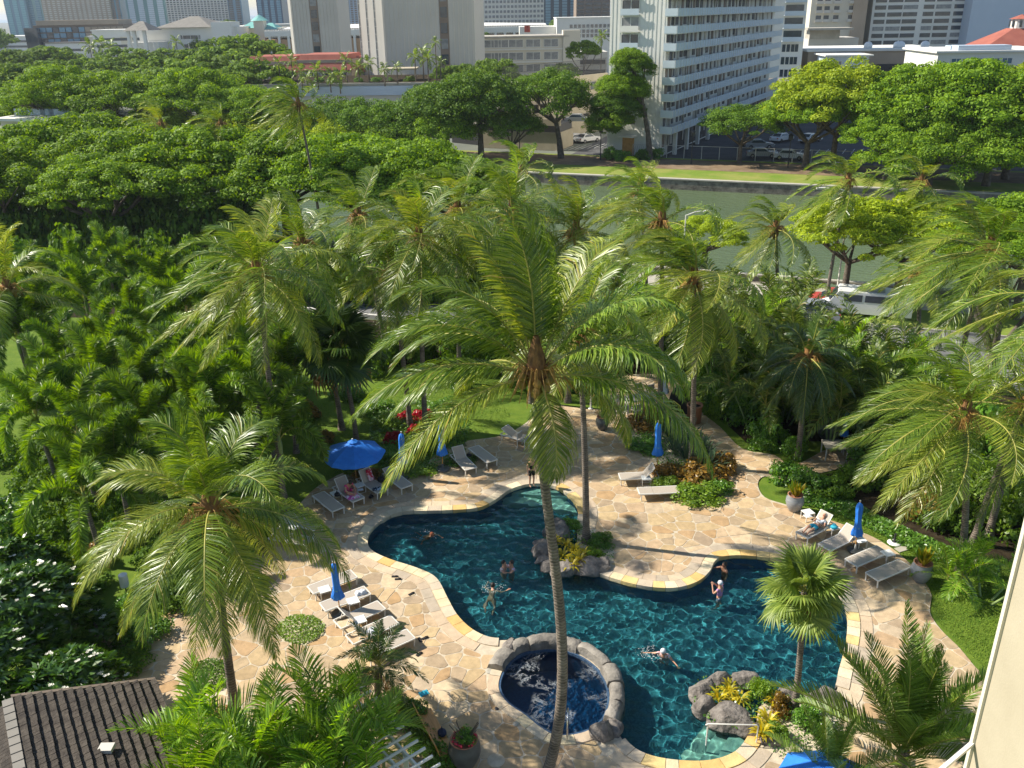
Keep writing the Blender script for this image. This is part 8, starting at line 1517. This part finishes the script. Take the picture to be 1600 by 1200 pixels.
q = P(1040, 1027, -.07); person('swimmer in a pale suit and cap splashing with both arms in the open pool', (q.x-.05, q.y+.05, -1.02), -.5, pose(pelvis=(0, .10, .78), chest=(0, 0, 1.08), neck=(0, -.05, 1.24), head=(0, -.10, 1.33), shL=(.18, -.02, 1.16), elL=(.42, -.12, 1.04), haL=(.62, -.26, 1.02), shR=(-.18, -.02, 1.16), elR=(-.46, -.04, 1.05), haR=(-.70, -.12, 1.04), hipL=(.09, .12, .72), knL=(.12, .10, .42), anL=(.1, .3, .16), toeL=(.1, .2, .08), hipR=(-.09, .12, .72), knR=(-.12, .08, .42), anR=(-.1, .3, .16), toeR=(-.1, .2, .08)), top=sw, bottom=sw, hat='towel')
q = P(770, 921, -.07); person('dark haired swimmer in the middle of the pool with arms spread', (q.x, q.y, -.10), 3.0, SWIM)
q = P(672, 838, -.07); person('swimmer in a rust coloured shirt floating in the shaded upper pool', (q.x, q.y, -.10), .9, SWIM, 'skin_dark', top=rust, bottom=mat['aqua'], hair=rust)
for dx, rz_, lab, tp, hr in ((-.14, .9, 'person in white at the left of the hugging pair in the pool', sw, 'hair'), (.16, -1.0, 'dark haired person at the right of the hugging pair in the pool', palef, 'hair')): q = P(793, 890, -.07); person(lab, (q.x+dx, q.y, -1.22), rz_, pose(elL=(.24, -.2, 1.28), haL=(.06, -.34, 1.3), elR=(-.24, -.2, 1.28), haR=(-.06, -.34, 1.3)), top=tp, hair=hr, group='two people hugging in the pool')
q = P(831, 762, 0); person('person in a black shirt stepping at the pool edge behind the tallest palm trunk', (q.x, q.y, .06), .4, STAND, top=mat['black'], bottom=mat['black'])
t_, ctr, rz_ = LG['I1']; person('man in turquoise shorts and white shirt lying on the first lounger of the right row', (ctr.x+cos(rz_)*.02, ctr.y+sin(rz_)*.02, .05+.36*K), rz_+pi/2, LIE, top=mat['towel'], bottom=mat['aqua'], hair=grey_h)
t_, ctr, rz_ = LG['B']; person('woman in pink sitting bent forward reading on a lounger', (ctr.x-cos(rz_)*.05, ctr.y-sin(rz_)*.05, .05+.37*K), rz_+pi/2, SIT, top=pinkd, bottom=pinkd)

for ob in bpy.data.objects:
    if ob.name.startswith('person') :
        for ch in ob.children:
            try: ch.cycles.is_caustics_receiver = True
            except Exception: pass

def splash(label, x, y, r, a0, a1, n, seed):
    q = P(x, y, -.05); rd = random.Random(seed); b = MB(); b.m(mat['foam'])
    for k in range(n):
        a = radians(rd.uniform(a0, a1)); rr_ = r*abs(rd.gauss(.9, .28)); s = rd.uniform(.004, .016); b.ball((cos(a)*rr_, sin(a)*rr_*.75, rd.uniform(0, .06)), s, 5, (1, 1, .5))
    tag(b.build('water_splash', None, None, loc=q), label, 'splash', kind='stuff')
mat['foam'] = M('splash_foam', (.85, .9, .92), rough=.4)
splash('arc of white splashing drops left of the pale swimmer', 1022, 1020, .42, 80, 300, 150, 1); splash('white drops around the dark haired swimmer', 770, 920, .38, 0, 360, 110, 2); splash('small ripples of foam by the rust shirted swimmer', 668, 836, .4, 0, 360, 40, 3)
# ---------------------------------------------------------------- the hazy air
hz = MB(); hm = bpy.data.materials.new('haze_air'); hm.use_nodes = True; hn = hm.node_tree; [hn.nodes.remove(n) for n in list(hn.nodes) if n.type != 'OUTPUT_MATERIAL']
pv = hn.nodes.new('ShaderNodeVolumePrincipled'); pv.inputs['Color'].default_value = (.80, .88, 1.0, 1); pv.inputs['Density'].default_value = .00012; pv.inputs['Anisotropy'].default_value = .2
hn.links.new(pv.outputs[0], [n for n in hn.nodes if n.type == 'OUTPUT_MATERIAL'][0].inputs['Volume'])
hz.m(hm); hz.box((0, 5000, 32), (34000, 24000, 74)); tag(hz.build('haze'), kind='stuff')
